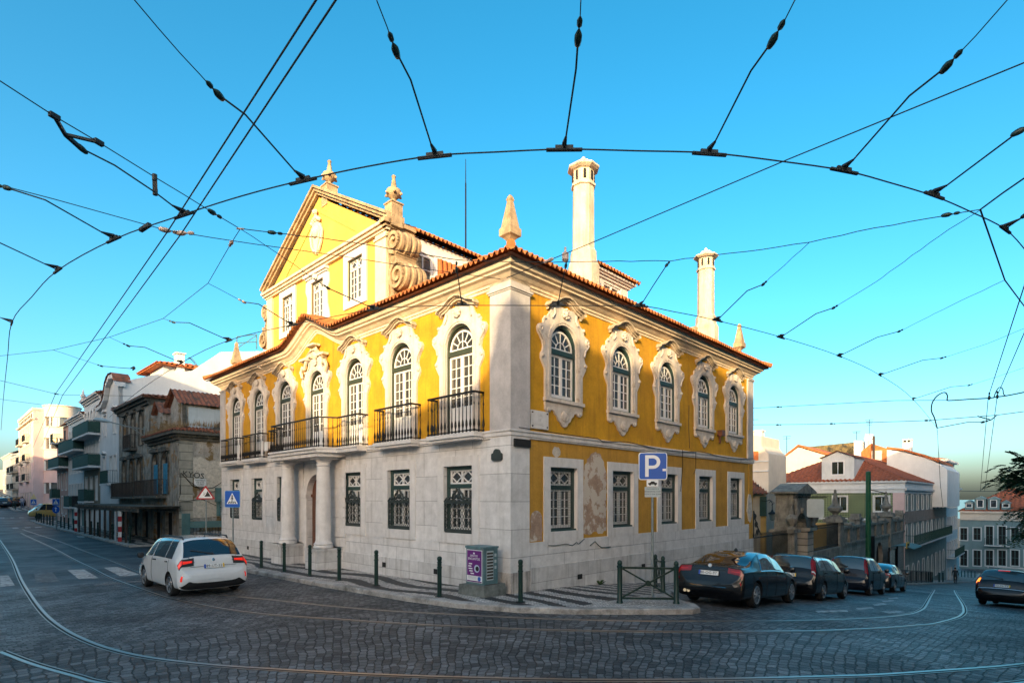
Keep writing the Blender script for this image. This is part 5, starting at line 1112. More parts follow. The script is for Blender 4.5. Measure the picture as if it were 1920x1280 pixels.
K['side_front']=mat('grey_stone_front',(.25,.285,.26),.85,.2,1.2,.2,streak=.4,streak_col=(.12,.12,.12))
K['teal_house']=mat('slate_teal_render',(.17,.25,.26),.85,.15,.8,.15,streak=.2,streak_col=(.09,.12,.13))
K['ochre']=mat('ochre_render',(.50,.30,.10),.9,.2,1.,.2,streak=.2)
K['moss_roof']=mat('mossy_brown_roof',(.15,.11,.05),.95,.6,2.,.5,grit=8,blot=(.03,.03,.025),blot_lo=.5,blot_hi=.6,blot_scale=1.2)
GP=54.6
GH=house('green_tiled_house','house covered in green patterned tiles with a red hipped roof and one dormer','house',S(GP,13.,0),LF,13.,29.5,-9.5,3.3,'azulejo',
  [(2.1,1.0,1.25,1.5,'rect',dict(rows=1)),(7.5,1.0,1.25,1.5,'rect',dict(rows=1)),(11.15,1.0,1.25,1.5,'rect',dict(rows=1)),(7.5,-3.4,1.25,2.2,'rect',{}),(11.15,-3.4,1.25,2.2,'rect',{})],side='side_front')
for c in GH.children:
    if c.name.startswith('window'): pass
mb=MB()
for o,a,b in ((.06,2.85,3.2),(.14,3.2,3.3),(.05,3.3,3.85),(.2,3.85,4.05)): mb.box(-.05,-o,a,13.+o,1.,b)
mb.build('cornice',K['white_wall'],GH)
mb=MB(); mb.box(0,-.05,.1,13,.02,.3); mb.build('string_course',K['white_wall'],GH)
mb=MB(); mb.box(12.1,-.07,-9.5,13.06,.02,2.85); mb.build('corner_strip',K['deco_pink'],GH)
# side front: X along p at plane q=0
SW=[(1.2+k*3.15,1.15,1.05,1.5,'rect',dict(rows=2)) for k in range(9)]+[(1.2+k*3.15,-2.3,1.1,2.1,'arch',{}) for k in range(9)]+[(1.6+k*3.15,-7.,1.2,2.6,'arch' if k%3 else 'rect',dict(pm='dark')) for k in range(9)]
SF=bpy.data.objects.new('side_front',None)
m=MB(); m.prism(rect(.0,-11,29.5,3.3),0,.25,[hole(*q[:5]) for q in SW]); sf=m.build('side_wall',K['side_front'],GH,(13.,.0,0),math.pi/2)
bpy.data.objects.remove(SF)
for q in SW: window(sf,*q[:5],**q[5])
m=MB(); m.prism(rect(.3,-.1,29.4,1.0),-.03,0); m.prism(rect(.3,-.15,29.4,-.02),-.08,-.03); m.build('tile_band',K['pinkbrick'],sf)
m=MB()
for o,a,b in ((.08,2.8,3.1),(.25,3.1,3.3),(.1,3.3,3.9),(.25,3.9,4.05)): m.box(.0,-o,a,29.5,1.,b)
m.build('side_cornice',K['white_wall'],sf)
b=balcony2(GH,0,28.6,-2.35,1.05,.75,'mesh_green','stone',False,.2); b.location=(13.,.5,0); b.rotation_euler=(0,0,math.pi/2)
K['tile_red_shade']=mat('shade_red_roof_tiles',(.30,.085,.04),.88,.4,4.,.4,grit=22,blot=(.13,.06,.035),blot_lo=.55,blot_hi=.75,blot_scale=2.6)  # tile red darkened so the roof's shade sits in its colour
hip_roof(GH,0,13.,0,29.5,4.08,3.3,'tile_red_shade',.25,.4)
m=MB(); m.prism([(5.75,4.1),(8.75,4.1),(8.75,6.5),(7.25,7.15),(5.75,6.5)],.15,4.5,[rect(6.7,4.8,7.8,6.1)]); dm=m.build('dormer',K['white_wall'],GH)
m=MB(); m.prism(rect(6.6,4.7,7.9,6.2),.1,.16,[rect(6.72,4.82,7.78,6.08)]); m.box(7.22,.2,4.8,7.28,.26,6.1); m.build('window_frame',K['white_paint'],dm)
m=MB(); m.box(6.7,.28,4.8,7.8,.3,6.1); m.build('pane',K['glass'],dm)
gable_roof(GH,5.75,8.75,.0,4.,6.5,.7,'tile_old','y',.15,.4)
# tall pale neighbour further down the same side
NH=house('tall_pale_house','tall pale house with a bracketed top storey further down the right street','house',S(84.3,0.,0),RF,12.5,14,-13,3.4,'pale_wall',[(1.4+k*2.4,zb,1.1,1.9,'rect',{}) for zb in (1.,-2.2,-5.6) for k in range(5)]+[(2+k*3.4,-10.,1.3,2.6,'rect',dict(pm='dark')) for k in range(3)],cornice=corn(3.8,1.4))
balcony2(NH,.5,12,-5.7,1.05,.9,'mesh_green','stone',False,.2)
m=MB(); m.box(.3,.3,3.8,11.5,13,7.5); m.build('top_storey',K['white_wall'],NH)
m=MB()
for k in range(5): m.box(.8+k*2.3,.24,4.8,1.8+k*2.3,.3,6.6)
m.build('top_window',K['glass'],NH)
m=MB(); m.box(.0,-.2,7.3,11.8,13.2,7.6); m.build('eaves',K['stone'],NH)
hip_roof(NH,.3,11.5,.3,13,7.6,1.2,'tile_orange',.3,.5)
# white party wall building standing behind, sunlit on top
def backhouse(name,label,p0,pts,m,thick=8.,roof=None,cat='house'):
    P=[FP(a,b,p0) for a,b in pts]; qm=max(q for q,z in P)
    t=thing(name,label,cat,S(p0,qm,0),LF)
    poly=[(qm-q,z) for q,z in P]; A=sum(poly[i][0]*poly[(i+1)%len(poly)][1]-poly[(i+1)%len(poly)][0]*poly[i][1] for i in range(len(poly)))
    if A<0: poly=poly[::-1]
    b=MB(); b.prism(poly,0,thick); b.build('wall',K[m],t); return t,qm,p0
def on(t,qm,p0): return lambda a,b:(qm-FP(a,b,p0)[0],FP(a,b,p0)[1])
t,qm,p0=backhouse('white_gable_house','big white blank gable wall half in the sun behind the green tiled house',72.,[(1663,950),(1663,843),(1690,846),(1735,858),(1760,868),(1776,880),(1776,950)],'party',12.)
g=on(t,qm,p0); x,z=g(1692,848); x2,z2=g(1708,822); m=MB(); m.box(x,.3,z-1.5,x2,1.1,z2); m.box(x-.06,.24,z2-.1,x2+.06,1.16,z2); c=m.build('chimney',K['party'],t)
m=MB(); m.box(x+.1,.2,z2-.35,x+.35,.31,z2-.15); m.box(x2-.35,.2,z2-.35,x2-.1,.31,z2-.15); m.build('flue_hole',K['dark'],c)
m=MB(); L_=[g(1663,841),g(1690,844),g(1735,856),g(1762,867)]; m.prism([L_[0],L_[1],L_[2],L_[3],(L_[3][0],L_[3][1]+.25),(L_[2][0],L_[2][1]+.25),(L_[1][0],L_[1][1]+.25),(L_[0][0],L_[0][1]+.25)],-.2,12.2); m.build('roof_edge',K['tile_orange'],t)
t,qm,p0=backhouse('cream_gable_house','cream gabled house wall glowing in the sun behind the red hipped roof','68' and 68.,[(1437,960),(1437,885),(1470,858),(1497,838),(1530,848),(1600,868),(1600,960)],'deco_cream',9.)
g=on(t,qm,p0); m=MB(); a,b_,c_=g(1437,884),g(1497,836),g(1602,868)
m.prism([a,b_,c_,(c_[0],c_[1]+.2),(b_[0],b_[1]+.22),(a[0],a[1]+.22)],-.15,9.2); m.build('roof',K['tile_orange'],t)
m=MB(); u=g(1449,905); 
for dx in (0,.28): m.tube([(g(1441,868)[0]+dx,-.3,g(1441,868)[1]),(g(1462,905)[0]+dx,-.3,g(1462,905)[1])],.05,5)
m.tube([(g(1444,906)[0],-.3,g(1444,906)[1]),(g(1444,872)[0],-.3,g(1444,872)[1]),(g(1466,858)[0],-.3,g(1466,858)[1])],.05,5); m.build('drainpipe',K['iron_old'],t)
t,qm,p0=backhouse('mossy_roofed_house','long mossy brown roof behind the sunlit cream gable','90' and 90.,[(1470,900),(1478,846),(1510,838),(1600,829),(1604,829),(1604,900)],'moss_roof',8.)
t,qm,p0=backhouse('white_chimney_house','white house with a stepped chimney tower and orange roof above the green tiled house','82' and 82.,[(1601,920),(1601,826),(1614,826),(1614,843),(1636,845),(1665,850),(1665,920)],'party',8.)
g=on(t,qm,p0)
x,z=g(1619,830); x2,z2=g(1631,812); m=MB(); m.box(x,1.,z-1.5,x2,2.2,z2); m.box(x-.1,.9,z2-.7,x2+.1,2.3,z2-.5); m.build('chimney',K['party'],t)
m=MB(); a=g(1616,862);b_=g(1634,831);c_=g(1668,842);d=g(1668,862)
m.prism([a,(a[0],g(1616,846)[1]),b_,c_,d][::-1],-.25,-.02); m.build('orange_roof',K['tile_orange'],t)
m=MB(); m.box(g(1636,0)[0],-.6,g(0,870)[1] if 0 else a[1]-2,g(1655,0)[0],-.26,g(1640,845)[1]); m.build('roof_turret',K['deco_cream'],t)
m=MB(); m.tube([(g(1641,865)[0],-.8,g(1641,865)[1]),(g(1641,818)[0],-.8,g(1641,818)[1])],.14,8); m.build('stove_pipe',K['iron_old'],t)
m=MB(); m.box(g(1655,0)[0],-.5,g(1655,878)[1],g(1666,0)[0],-.28,g(1655,850)[1]); m.build('shutter',K['tile_orange'],t)
t,qm,p0=backhouse('sunlit_corner_house','small sunlit cream house with an orange shutter just right of the palace','46' and 46.,[(1405,940),(1405,838),(1414,815),(1427,817),(1428,835),(1436,845),(1441,850),(1441,940)],'deco_cream',5.)
g=on(t,qm,p0); m=MB(); m.box(g(1411,0)[0],-.06,g(1411,863)[1],g(1422,0)[0],0,g(1411,846)[1]); m.build('shutter',K['tile_orange'],t)
m=MB(); m.box(g(1406,0)[0],-.1,g(1411,864)[1]-.12,g(1441,0)[0],0,g(1411,864)[1]); m.box(g(1406,0)[0],-.1,g(1411,882)[1]-.12,g(1441,0)[0],0,g(1411,882)[1]); m.build('string_course',K['white_wall'],t)
m=MB(); x,z=g(1417,818); m.box(x-.3,.2,z-.5,x+.5,.9,z+.5); m.box(x-.4,.1,z+.5,x+.6,1.,z+.62); m.build('chimney',K['party'],t)
# aerials
def aerial(px,py0,py1,p0,label,bars=4):
    a=FP(px,py0,p0);b=FP(px,py1,p0); t=thing('rooftop_aerial',label,'aerial',S(p0,a[0],a[1]),LF,'television aerials on the roofs'); h=b[1]-a[1]
    m=MB(); m.tube([(0,0,-.4),(0,0,h)],.035,5); m.build('mast',K['iron'],t)
    m=MB(); 
    for k in range(bars): z=h*(1-.13*k)-.05; m.bar((-.5+.07*k,0,z),(.5-.07*k,0,z),.04)
    m.build('aerial_bar',K['iron'],t)
aerial(1630,812,786,82.3,'tall comb aerial on the white chimney tower')
aerial(1606,826,808,82.3,'short aerial left of the white chimney tower',2)
aerial(1475,850,817,68.5,'aerial with a short arm on the left of the cream gable',2)
aerial(1412,815,786,46.5,'thin mast on the sunlit corner house beside the palace',1)
# ---------------- teal house closing the view
TP=112.; q1,_=FP(1800,1000,TP); q2,_=FP(2010,1000,TP)
TW=q1-q2; gz=lambda a,b:(q1-FP(a,b,TP)[0],FP(a,b,TP)[1])
zt=gz(1850,958)[1]; wz=[]
for r_ in (0,1):
    for k,px in enumerate((1807,1832,1855,1879,1903,1928,1952,1976)):
        py0,py1=((1021,986) if k in (2,3) else (1012,989)) if r_==0 else (1060,1031)
        x,zb=gz(px,py0); _,z1=gz(px,py1); wz.append((x,zb,.95,z1-zb,'rect',dict(rows=2,pm='dark',fm='teal_dado',surround=.13,sm='white_wall')))
TH=house('teal_house','slate teal house with white window surrounds and dormers closing the bottom of the street','house',S(TP,q1,0),LF,TW,12,-16,zt,'teal_house',wz)
m=MB(); m.box(0,-.12,gz(1850,975)[1],TW,0,zt-.3); m.box(0,-.35,zt-.3,TW,.2,zt); m.build('frieze',K['deco_cream'],TH)
m=MB(); m.prism(rect(0,-16,TW,gz(1850,1074)[1]),-.1,0); m.build('base_course',K['stone'],TH)
b=balcony2(TH,gz(1846,0)[0],gz(1893,0)[0],gz(1857,1021)[1],1.1,.8,'mesh_green','white_wall',False,.2)
hr=hip_roof(TH,0,TW,0,12,zt,gz(1850,924)[1]-zt+.8,'tile_red_shade',.3,.6)
for px in (1817,1838,1863,1886):
    x,z0=gz(px,955); z1=gz(px,930)[1]; w_=1.5 if px in (1838,1863) else 1.1
    if w_<1.3: z1=gz(px,937)[1]
    m=MB(); m.prism([(x-w_/2,z0),(x+w_/2,z0),(x+w_/2,z1-.4),(x,z1),(x-w_/2,z1-.4)],-.05,4.); m.box(x-w_/2-.15,-.2,z1-.5,x+w_/2+.15,4,z1-.4); dm=m.build('dormer',K['teal_house'],TH)
    m=MB(); m.prism(rect(x-.45,z0+.35,x+.45,z1-.55),-.12,-.05,[rect(x-.33,z0+.45,x+.33,z1-.65)]); m.build('window_frame',K['white_paint'],dm)
    m=MB(); m.box(x-.35,-.08,z0+.4,x+.35,-.06,z1-.6); m.build('pane',K['glass'],dm)
# ---------------- lodge behind the railings, ochre garden wall
LP=27.; t,qm,p0=backhouse('gate_lodge','low lodge with a red tiled roof and dark shutter squeezed between palace and gate','27' and LP,[(1395,1060),(1395,922),(1437,922),(1437,1060)],'beige',6.,None,'lodge')
g=on(t,qm,p0); m=MB(); x,z=g(1447,925); slope(m,g(1385,0)[0],-.4,1,0,0,1,g(1446,0)[0]-g(1385,0)[0],z,lambda u:max(.001,min(4.,(g(1446,0)[0]-g(1385,0)[0])-u)),sl=.55,per=.25); m.build('roof',K['tile_old'],t)
m=MB(); m.box(g(1426,0)[0],-.15,g(1430,967)[1],g(1438,0)[0],-.0,g(1430,930)[1]); m.build('shutter',K['green_paint'],t)
m=MB(); m.box(g(1426,0)[0],-.02,-3,g(1437,0)[0],.0,g(1430,967)[1]); m.build('lower_wall',K['ochre'],t)
t,qm,p0=backhouse('ochre_garden_wall','ochre garden wall glimpsed through the iron railings','38' and 38.,[(1436,1080),(1436,980),(1560,980),(1560,1080)],'ochre',.5,None,'wall')
# wall lantern on its bracket
LN=thing('wall_lantern','black wrought lantern hanging from a bracket in front of the green tiles','lantern',S(*((27.-.6),FP(1448,960,26.4)[0]),0),LF)
zl=FP(1448,963,26.4)[1]
m=MB(); m.lathe([(.05,zl-.42),(.13,zl-.38),(.2,zl-.02),(.24,zl)],6,(0,0,0),smooth=False); m.build('lamp_glass',glassy('lantern_glass',(.2,.2,.17)),LN)
m=MB(); m.lathe([(.27,zl),(.2,zl+.1),(.08,zl+.16),(.04,zl+.28),(.01,zl+.3)],6,(0,0,0),smooth=False); m.tube([(0,0,zl+.25),(0,0,zl+.7),(-.15,0,zl+.9),(-.4,0,zl+.8),(-.7,0,zl+.85)],.025,6); m.tube([(-.05,0,zl+.55),(.12,0,zl+.7),(-.05,0,zl+.85),(-.2,0,zl+.7)],.02,6); m.build('bracket',K['iron'],LN)
# ---------------- gate arch
GA=thing('gate_arch','weathered baroque stone gateway with a small pediment and scrolled sides','gateway',S(21.6,0,0),RF)
zb=zpq(23,-1)-.2
z=lambda py,p=23.5:RQ(R_px(p),py)[1]
def R_px(p): 
    v=S(p,0); return CX+F*v.x/v.y
zc=RQ(1498,990)[1]; zt_=RQ(1498,925)[1]; zp=RQ(1498,911)[1]
m=MB(); m.box(0,-.2,zb,.95,.8,zc); m.box(-.15,-.35,zc-.18,1.05,.95,zc); m.box(.1,-.32,zb,.45,-.2,zc-.2); m.build('gate_pier',K['gate_stone'],GA)
m=MB(); m.box(2.75,-.2,zb,3.85,.8,zc); m.box(2.65,-.35,zc-.18,4.,.95,zc); m.build('gate_pier',K['gate_rust'],GA)
m=MB(); m.prism([(0.1,zc),(.95,zc)]+arc(1.85,zc,.9,180,0,10)[1:-1]+[(2.75,zc),(3.7,zc),(3.5,zc+.9),(3.35,zt_),(.45,zt_),(.3,zc+.9)],-.15,.75); m.build('arch',K['gate_stone'],GA)
m=MB(); m.prism([(.2,zt_),(3.6,zt_),(3.6,zt_+.1),(1.9,zp+.15),(.2,zt_+.1)],-.45,1.); m.prism([(.5,zt_-.12),(3.3,zt_-.12),(3.3,zt_),(.5,zt_)],-.25,.85); m.build('pediment',K['gate_stone'],GA)
m=MB()
for x in (.35,3.5):
    m.lathe([(r,zc+h) for r,h in ((.22,0),(.22,.1),(.1,.2),(.26,.4),(.3,.6),(.2,.75),(.1,.85),(.12,.95),(.05,1.15),(.02,1.3))],10,(x-.35 if x<1 else x+.3,-.2,0))
m.build('urn_ornament',K['gate_stone'],GA)
m=MB(); m.tube([(.35,-.25,zt_-.3),(.5,-.3,zc+.8),(.2,-.3,zc+.4),(.35,-.28,zc+.1)],.1,6); m.build('scroll_ornament',K['gate_stone'],GA)
m=MB(); m.tube([(3.3,-.25,zt_-.3),(3.2,-.3,zc+.8),(3.5,-.3,zc+.4),(3.35,-.28,zc+.1)],.1,6); m.build('scroll_ornament',K['gate_stone'],GA)
m=MB(); m.lathe([(.2,0),(.15,.12),(.02,.15)],9,(1.85,-.15,zc+1.0),ax=(0,-1,0)); m.build('keystone_boss',K['gate_stone'],GA)
# railings either side of the gate
def ironfence(name,label,p0,p1,ztop,zlow,scroll_=False,n=None):
    t=thing(name,label,'railing',S(p0,0,0),RF,'iron railings beside the gateway'); L_=p1-p0
    m=MB(); n=n or int(L_/.16)
    for k in range(n+1):
        x=L_*k/n; m.bar((x,0,zlow),(x,0,ztop+.12),.025); m.lathe([(.025,ztop+.12),(.01,ztop+.22)],5,(x,0,0))
    m.build('bars',K['iron'],t)
    m=MB(); m.bar((0,0,ztop),(L_,0,ztop),.05); m.bar((0,0,zlow+.15),(L_,0,zlow+.15),.05); m.build('rail',K['iron'],t)
    m=MB(); m.box(0,-.2,zlow-1.4,L_,.2,zlow); m.build('base_wall',K['gate_stone'],t)
    if scroll_:
        m=MB()
        for j in range(3):
            m.tube([(.25+.2*j*.8+.16*math.cos(a)*(1-a/14),0,ztop+1.0-.38*j+.16*math.sin(a)*(1-a/14)) for a in [i*.5 for i in range(22)]],.028,5)
        m.tube([(.1,0,ztop+1.3),(.3,0,ztop+.9),(.6,0,ztop+.5),(1.0,0,ztop+.15)],.03,5); m.tube([(.1,0,ztop),(.1,0,ztop+1.3)],.03,5); m.build('scrollwork',K['iron'],t)
    return t
ironfence('iron_railing','black iron railing with scrollwork between the palace end and the stone gateway',16.7,21.55,RQ(1450,1003)[1],RQ(1450,1052)[1],True)
ironfence('iron_railing','plain black iron railing right of the stone gateway',25.5,31.6,RQ(1550,988)[1],RQ(1550,1028)[1])
# hanging sign by the gate
m=MB(); a=RQ(1513,935,-.6); t=thing('hanging_sign','blank pale square sign hung from an iron bar beside the gateway','sign',S(a[0],-.6,a[1]),LF)
m.prism(rrect(-.0,-1.0,.85,0,.1),-.02,.02); m.build('sign_board',mat('weathered_pale_sign',(.52,.56,.56),.6,.1,2.,0.),t)
m=MB(); m.bar((-.5,0,.1),(1.0,0,.1),.05); m.bar((.1,0,.1),(.1,0,0),.02); m.bar((.75,0,.1),(.75,0,0),.02)
for k in range(8): m.lathe([(.03,0),(.005,.1)],5,(-.4+k*.18,0,.12))
m.build('bracket',K['iron'],t)
# ---------------- garden wall with balustrade and urns
GW=thing('garden_wall','long soot stained stone garden wall with a panelled parapet descending the street','wall',S(31.6,0,0),RF)
zp0=RQ(1600,1018)[1]; L_=GP-31.6-.1
m=MB(); m.prism([(0,-9),(L_,-9),(L_,zp0)]+[(0,zp0)],0,.6,[archpoly(RQ(1643,0)[0]-31.6,-8.9,RQ(1655,0)[0]-31.6,RQ(1650,1042)[1],8)]); m.build('lower_wall',K['wall_grey'],GW)
m=MB(); xa=RQ(1641,0)[0]-31.6; xb=RQ(1657,0)[0]-31.6; m.box(xa,.3,-9,xb,.35,0); m.build('archway_void',K['dark'],GW)
m=MB(); m.box(0,-.12,zp0,L_,.7,zp0+.16); zq=RQ(1640,983)[1]; m.box(0,-.06,zq,L_,.65,zq+.18); m.build('coping',K['gate_stone'],GW)
m=MB(); m.box(0,.1,zp0+.16,L_,.5,zq); m.build('parapet_panel',K['gate_stone'],GW)
n=8
for k in range(n+1):
    x=.45+(L_-.9)*k/n; m=MB(); h_=.35 if k%2==0 else .05
    m.box(x-.4,-.04,zp0+.16,x+.4,.62,zq+.18+h_); m.box(x-.5,-.12,zq+.18+h_,x+.5,.72,zq+.34+h_); 
    if k%2==0: m.box(x-.3,0,zq+.34+h_,x+.3,.6,zq+.62+h_)
    m.build('parapet_pier',K['gate_stone'],GW)
def pier_urn(x,h):
    m=MB(); m.box(x-.42,-.15,-6,x+.42,.7,h); m.box(x-.6,-.32,h,x+.6,.88,h+.22); m.box(x-.5,-.22,h+.22,x+.5,.78,h+.36); m.build('tall_pier',K['gate_stone'],GW)
    m=MB(); m.lathe([(r,h+.36+z_) for r,z_ in ((.3,0),(.16,.12),(.2,.25),(.42,.42),(.46,.62),(.3,.72),(.3,.8),(.22,.84),(.14,1.3),(.07,1.7),(.1,1.76),(.03,1.86))],12,(x,.27,0)); m.build('urn',K['gate_stone'],GW)
pier_urn(.3,RQ(1578,978)[1]); pier_urn(RQ(1668,0)[0]-31.6,RQ(1668,968)[1])
# ---------------- bus shelter canopy
BS=thing('bus_shelter','bus shelter with a curved ribbed canopy and a yellow sign under the garden wall','bus shelter',S(43.5,-1.0,0),RF)
zs=zpq(44,-1)+.13; ztp=RQ(1690,1024,-1.)[1]
m=MB(); rows=[]
for j in range(9):
    a=j/8; y=.6-2.0*a; rows.append([V((x,y,ztp+.55*math.sin(a*2.2)-.35*a+.015*(i%2))) for i,x in enumerate([k*.22 for k in range(19)])])
m.sheet(rows); m.sheet([[v-V((0,0,.04)) for v in r] for r in rows],flip=True); m.build('canopy',K['teal_dado'],BS)
m=MB(); 
for x in (.3,3.6): m.tube([(x,.3,zs),(x,.3,ztp+.1)],.06,8)
m.build('post',K['iron'],BS)
m=MB(); m.box(.1,.35,zs+.4,3.8,.38,ztp-.2); m.build('back_panel',K['glass'],BS)
m=MB(); a=AT(1670,1017,41.8); m.box(.0,-.95,ztp+.1,1.15,-.9,ztp+.62); ys=m.build('sign_board',simple('yellow_sign_paint',(.62,.36,.02),.5),BS)
m=MB(); text(m,'CARRIS',.28,M.Translation((.57,-.955,ztp+.37))@FACE,ext=.004); m.build('lettering',K['dirt'],ys)
# green tramway pole
p,zt_=RQ(1628,884,-1.4); PT=tag(None or thing('tram_pole','tall dark green tramway pole rising above the parked cars','pole',S(p,-1.4,zpq(p,-1.4)+.1)),'tall dark green tramway pole rising above the parked cars','pole')
K['pole_green']=mat('bottle_green_pole_paint',(.012,.085,.035),.45,.2,3.,.1)
h_=zt_-zpq(p,-1.4)-.1; m=MB(); m.lathe([(.24,0),(.24,.5),(.19,.55),(.18,1.6),(.2,1.62),(.2,1.7),(.165,1.74),(.15,h_),(.02,h_+.05)],12); m.build('shaft',K['pole_green'],PT)
m=MB(); m.bar((.1,0,h_-1.2),(1.2,0,h_-1.45),.05); m.build('bracket',K['iron'],PT)
m=MB(); m.box(.14,-.12,1.5,.36,.12,3.2); m.build('switch_box',K['iron'],PT)
# ---------------- sun-blocking street fronts behind and beside the viewer (outside the frame)
SUN_EL=12.; SH=V((-.241,-.970,0)).normalized(); PER=V((-SH.y,SH.x,0))
def shade_profile(pts):          # roofline of the houses opposite whose evening shadow falls on the palace fronts
    out=[]
    for side,t,z in pts:
        P=S(0,t,z) if side=='L' else S(t,0,z); d=SHD-(P.x*SH.x+P.y*SH.y)
        out.append((P.x*PER.x+P.y*PER.y, z+d*math.tan(rad(SUN_EL))))
    return out
SHD=22.
PRO=shade_profile([('L',14.42,8.22),('L',13.1,7.25),('L',11.6,6.1),('L',10.5,5.15),('L',8.8,4.25),('L',7.,4.15),('L',6.15,4.7),('L',4.2,5.05),('L',3.2,5.35),('L',1.7,5.35),('L',.95,5.75),('L',.6,6.6),('L',.5,7.2),('L',.05,7.66),('R',.9,7.42),('R',2.3,7.1),('R',3.7,6.95),('R',4.8,6.95),('R',6.5,6.87),('R',8.,6.95),('R',9.3,7.2)])
def occl(name,label,u0,u1,prof,dist,depth,m):
    o=SH*dist+PER*u0
    t=thing(name,label,'house',(o.x,o.y,0),math.atan2(PER.y,PER.x))
    W=u1-u0; poly=[(0,-4),(W,-4)]+[(u-u0,h) for u,h in prof[::-1]]
    b=MB(); b.prism(poly,-depth,0); b.build('wall',K[m],t)
    f=MB(); g_=MB()
    for z_ in (1.,4.2,7.4):
        for k in range(int(W/2.6)):
            x=1.2+k*2.6
            if x+1.2<W: f.box(x-.08,0,z_-.08,x+1.08,.05,z_+1.98); g_.box(x,.05,z_,x+1.,.06,z_+1.9)
    if f.v: o_=f.build('window',K['stone'],t); g_.build('pane',K['glass'],o_)
    return t
U=[p[0] for p in PRO]; eL=PRO[0][1]+.5
occl('corner_house','gabled cream house across the junction behind the viewer',U[0]-26,U[5],[(U[0]-26,eL),(U[0]-.7,eL)]+PRO[:6],SHD,10,'deco_cream')
occl('low_house','low flat fronted house across the junction behind the viewer',U[5],U[9],PRO[5:10],SHD,10,'beige')
occl('domed_house','house with a rounded roof across the junction behind the viewer',U[9],U[20],PRO[9:],SHD,10,'pale_wall')
occl('tall_house','tall plain house across the junction behind the viewer',U[20],U[20]+14,[(U[20],17.9),(U[20]+14,17.9)],SHD,10,'white_wall')
def rowblock(name,label,orig,rz,w,d,z0,z1,m):
    wins=[(1.6+k*2.9,zb,1.2,2.,'rect',{}) for zb in [z1-3.4-3.3*j for j in range(3)] for k in range(int((w-1)/2.9))]
    return house(name,label,'house',orig,rz,w,d,z0,z1,m,wins)
for i,(q0_,q1_,h_,m_) in enumerate(((16,28,17.3,'deco_cream'),(28,40,17.35,'white_wall'),(40,55,17.2,'pink_wall'),(55,71,16.,'beige'),(71,92,12.3,'pale_wall'),(92,130,12.3,'white_wall'))):
    rowblock('row_house','row house number %s along the unseen side of the left street'%('one two three four five six'.split()[i]),S(-15.5,q0_,0),LF+math.pi,q1_-q0_,9,-4,h_,m_)
for i,(p0_,p1_,h_,m_) in enumerate(((-4,14,17.2,'beige'),(14,32,16.8,'pale_wall'),(32,52,15.4,'deco_cream'),(52,75,13.4,'pink_wall'),(75,100,11.,'white_wall'))):
    rowblock('terrace_house','terrace house number %s along the unseen side of the right street'%('one two three four five'.split()[i]),S(p1_,-14.,0),RF+math.pi,p1_-p0_,9,-14,h_,m_)
# ================================================================ OVERHEAD TRAM WIRES
K['wire']=simple('weathered_copper_wire',(.028,.032,.032),.6,.2)
K['ins']=mat('dark_green_insulator',(.02,.045,.04),.35,.2,8.,0.)
K['ins_white']=mat('pale_ceramic_insulator',(.62,.45,.36),.4,.2,8.,0.)
ZC=6.2
def pz(pts,z,z2=None):
    out=[]
    for i,(a,b) in enumerate(pts):
        zz=z if z2 is None else z+(z2-z)*i/(len(pts)-1); out.append(ATZ(a,b,zz))
    return out
def sag(P,n,amp=.0):
    out=[]
    for a,b in zip(P,P[1:]):
        for k in range(n): t=k/n; out.append(a+(b-a)*t-V((0,0,amp*4*t*(1-t))))
    return out+[P[-1]]
def twist(P,amp=.008):
    out=[]; r=random.Random(len(P))
    for a,b in zip(P,P[1:]):
        L=(b-a).length; n=max(2,int(L/.22))
        for k in range(n): out.append(a+(b-a)*(k/n)+V((r.uniform(-amp,amp),r.uniform(-amp,amp),r.uniform(-amp,amp))))
    return out+[P[-1]]
def insul(m,p,d,k=1.):
    d=V(d).normalized(); m.lathe([(.008*k,-.09*k),(.03*k,-.07*k),(.04*k,-.02*k),(.04*k,.03*k),(.026*k,.06*k),(.008*k,.09*k)],9,p,ax=d)
    m.lathe([(.012*k,.1*k),(.028*k,.12*k),(.03*k,.17*k),(.012*k,.2*k)],7,p,ax=d)
def wire(name,label,cat,P,r,ins=(),group=None,clampat=None,mi='ins',tw=False,ik=1.):
    m=MB(); P=[V(p) for p in P]; m.tube(twist(P) if tw else P,r,6); o=m.build(name,K['wire']); tag(o,label,cat,group)
    for p,d in ins:
        m=MB(); insul(m,p,d,ik); m.build('insulator',K[mi],o)
    if clampat:
        p,d=clampat; d=V(d).normalized(); m=MB(); m.bar(p-d*.2+V((0,0,.02)),p+d*.2+V((0,0,.02)),.03,.035); m.bar(p-d*.09+V((0,0,.05)),p+d*.09+V((0,0,.05)),.025,.04); m.tube([p+V((0,0,.03)),p+V((0,0,.12))],.02,5); m.build('clamp',K['wire'],o)
    return o
T1=crom([(v.x,v.y,v.z) and v for v in pz([(2,806),(6,750),(14,672),(22,605),(60,556),(108,507),(213,449),(345,402),(455,367),(568,338),(690,312),(815,292),(935,285),(1058,280),(1195,283),(1330,287),(1460,302),(1583,320),(1670,343),(1752,368),(1820,397),(1885,430),(1925,472),(1960,520)],ZC)],4)
wire('contact_wire','thick tram contact wire arching across the whole sky nearest the viewer','wire',T1,.0082)
T2=crom(pz([(205,782),(251,740),(340,680),(429,638),(548,609),(700,580),(780,574.5),(866,572.5),(960,572.5),(1058,573),(1200,574),(1262,584),(1345,601),(1465,632),(1573,667),(1650,703),(1712,748),(1757,802)],ZC),4)
wire('contact_wire','second tram contact wire crossing in front of the palace and bending down at right','wire',T2,.008)
GP_='pull off wires holding the tram contact wires'
def nearest(P,p):
    i=min(range(len(P)),key=lambda k:(P[k]-p).length); a=P[max(0,i-1)];b=P[min(len(P)-1,i+1)]; return (b-a).normalized()
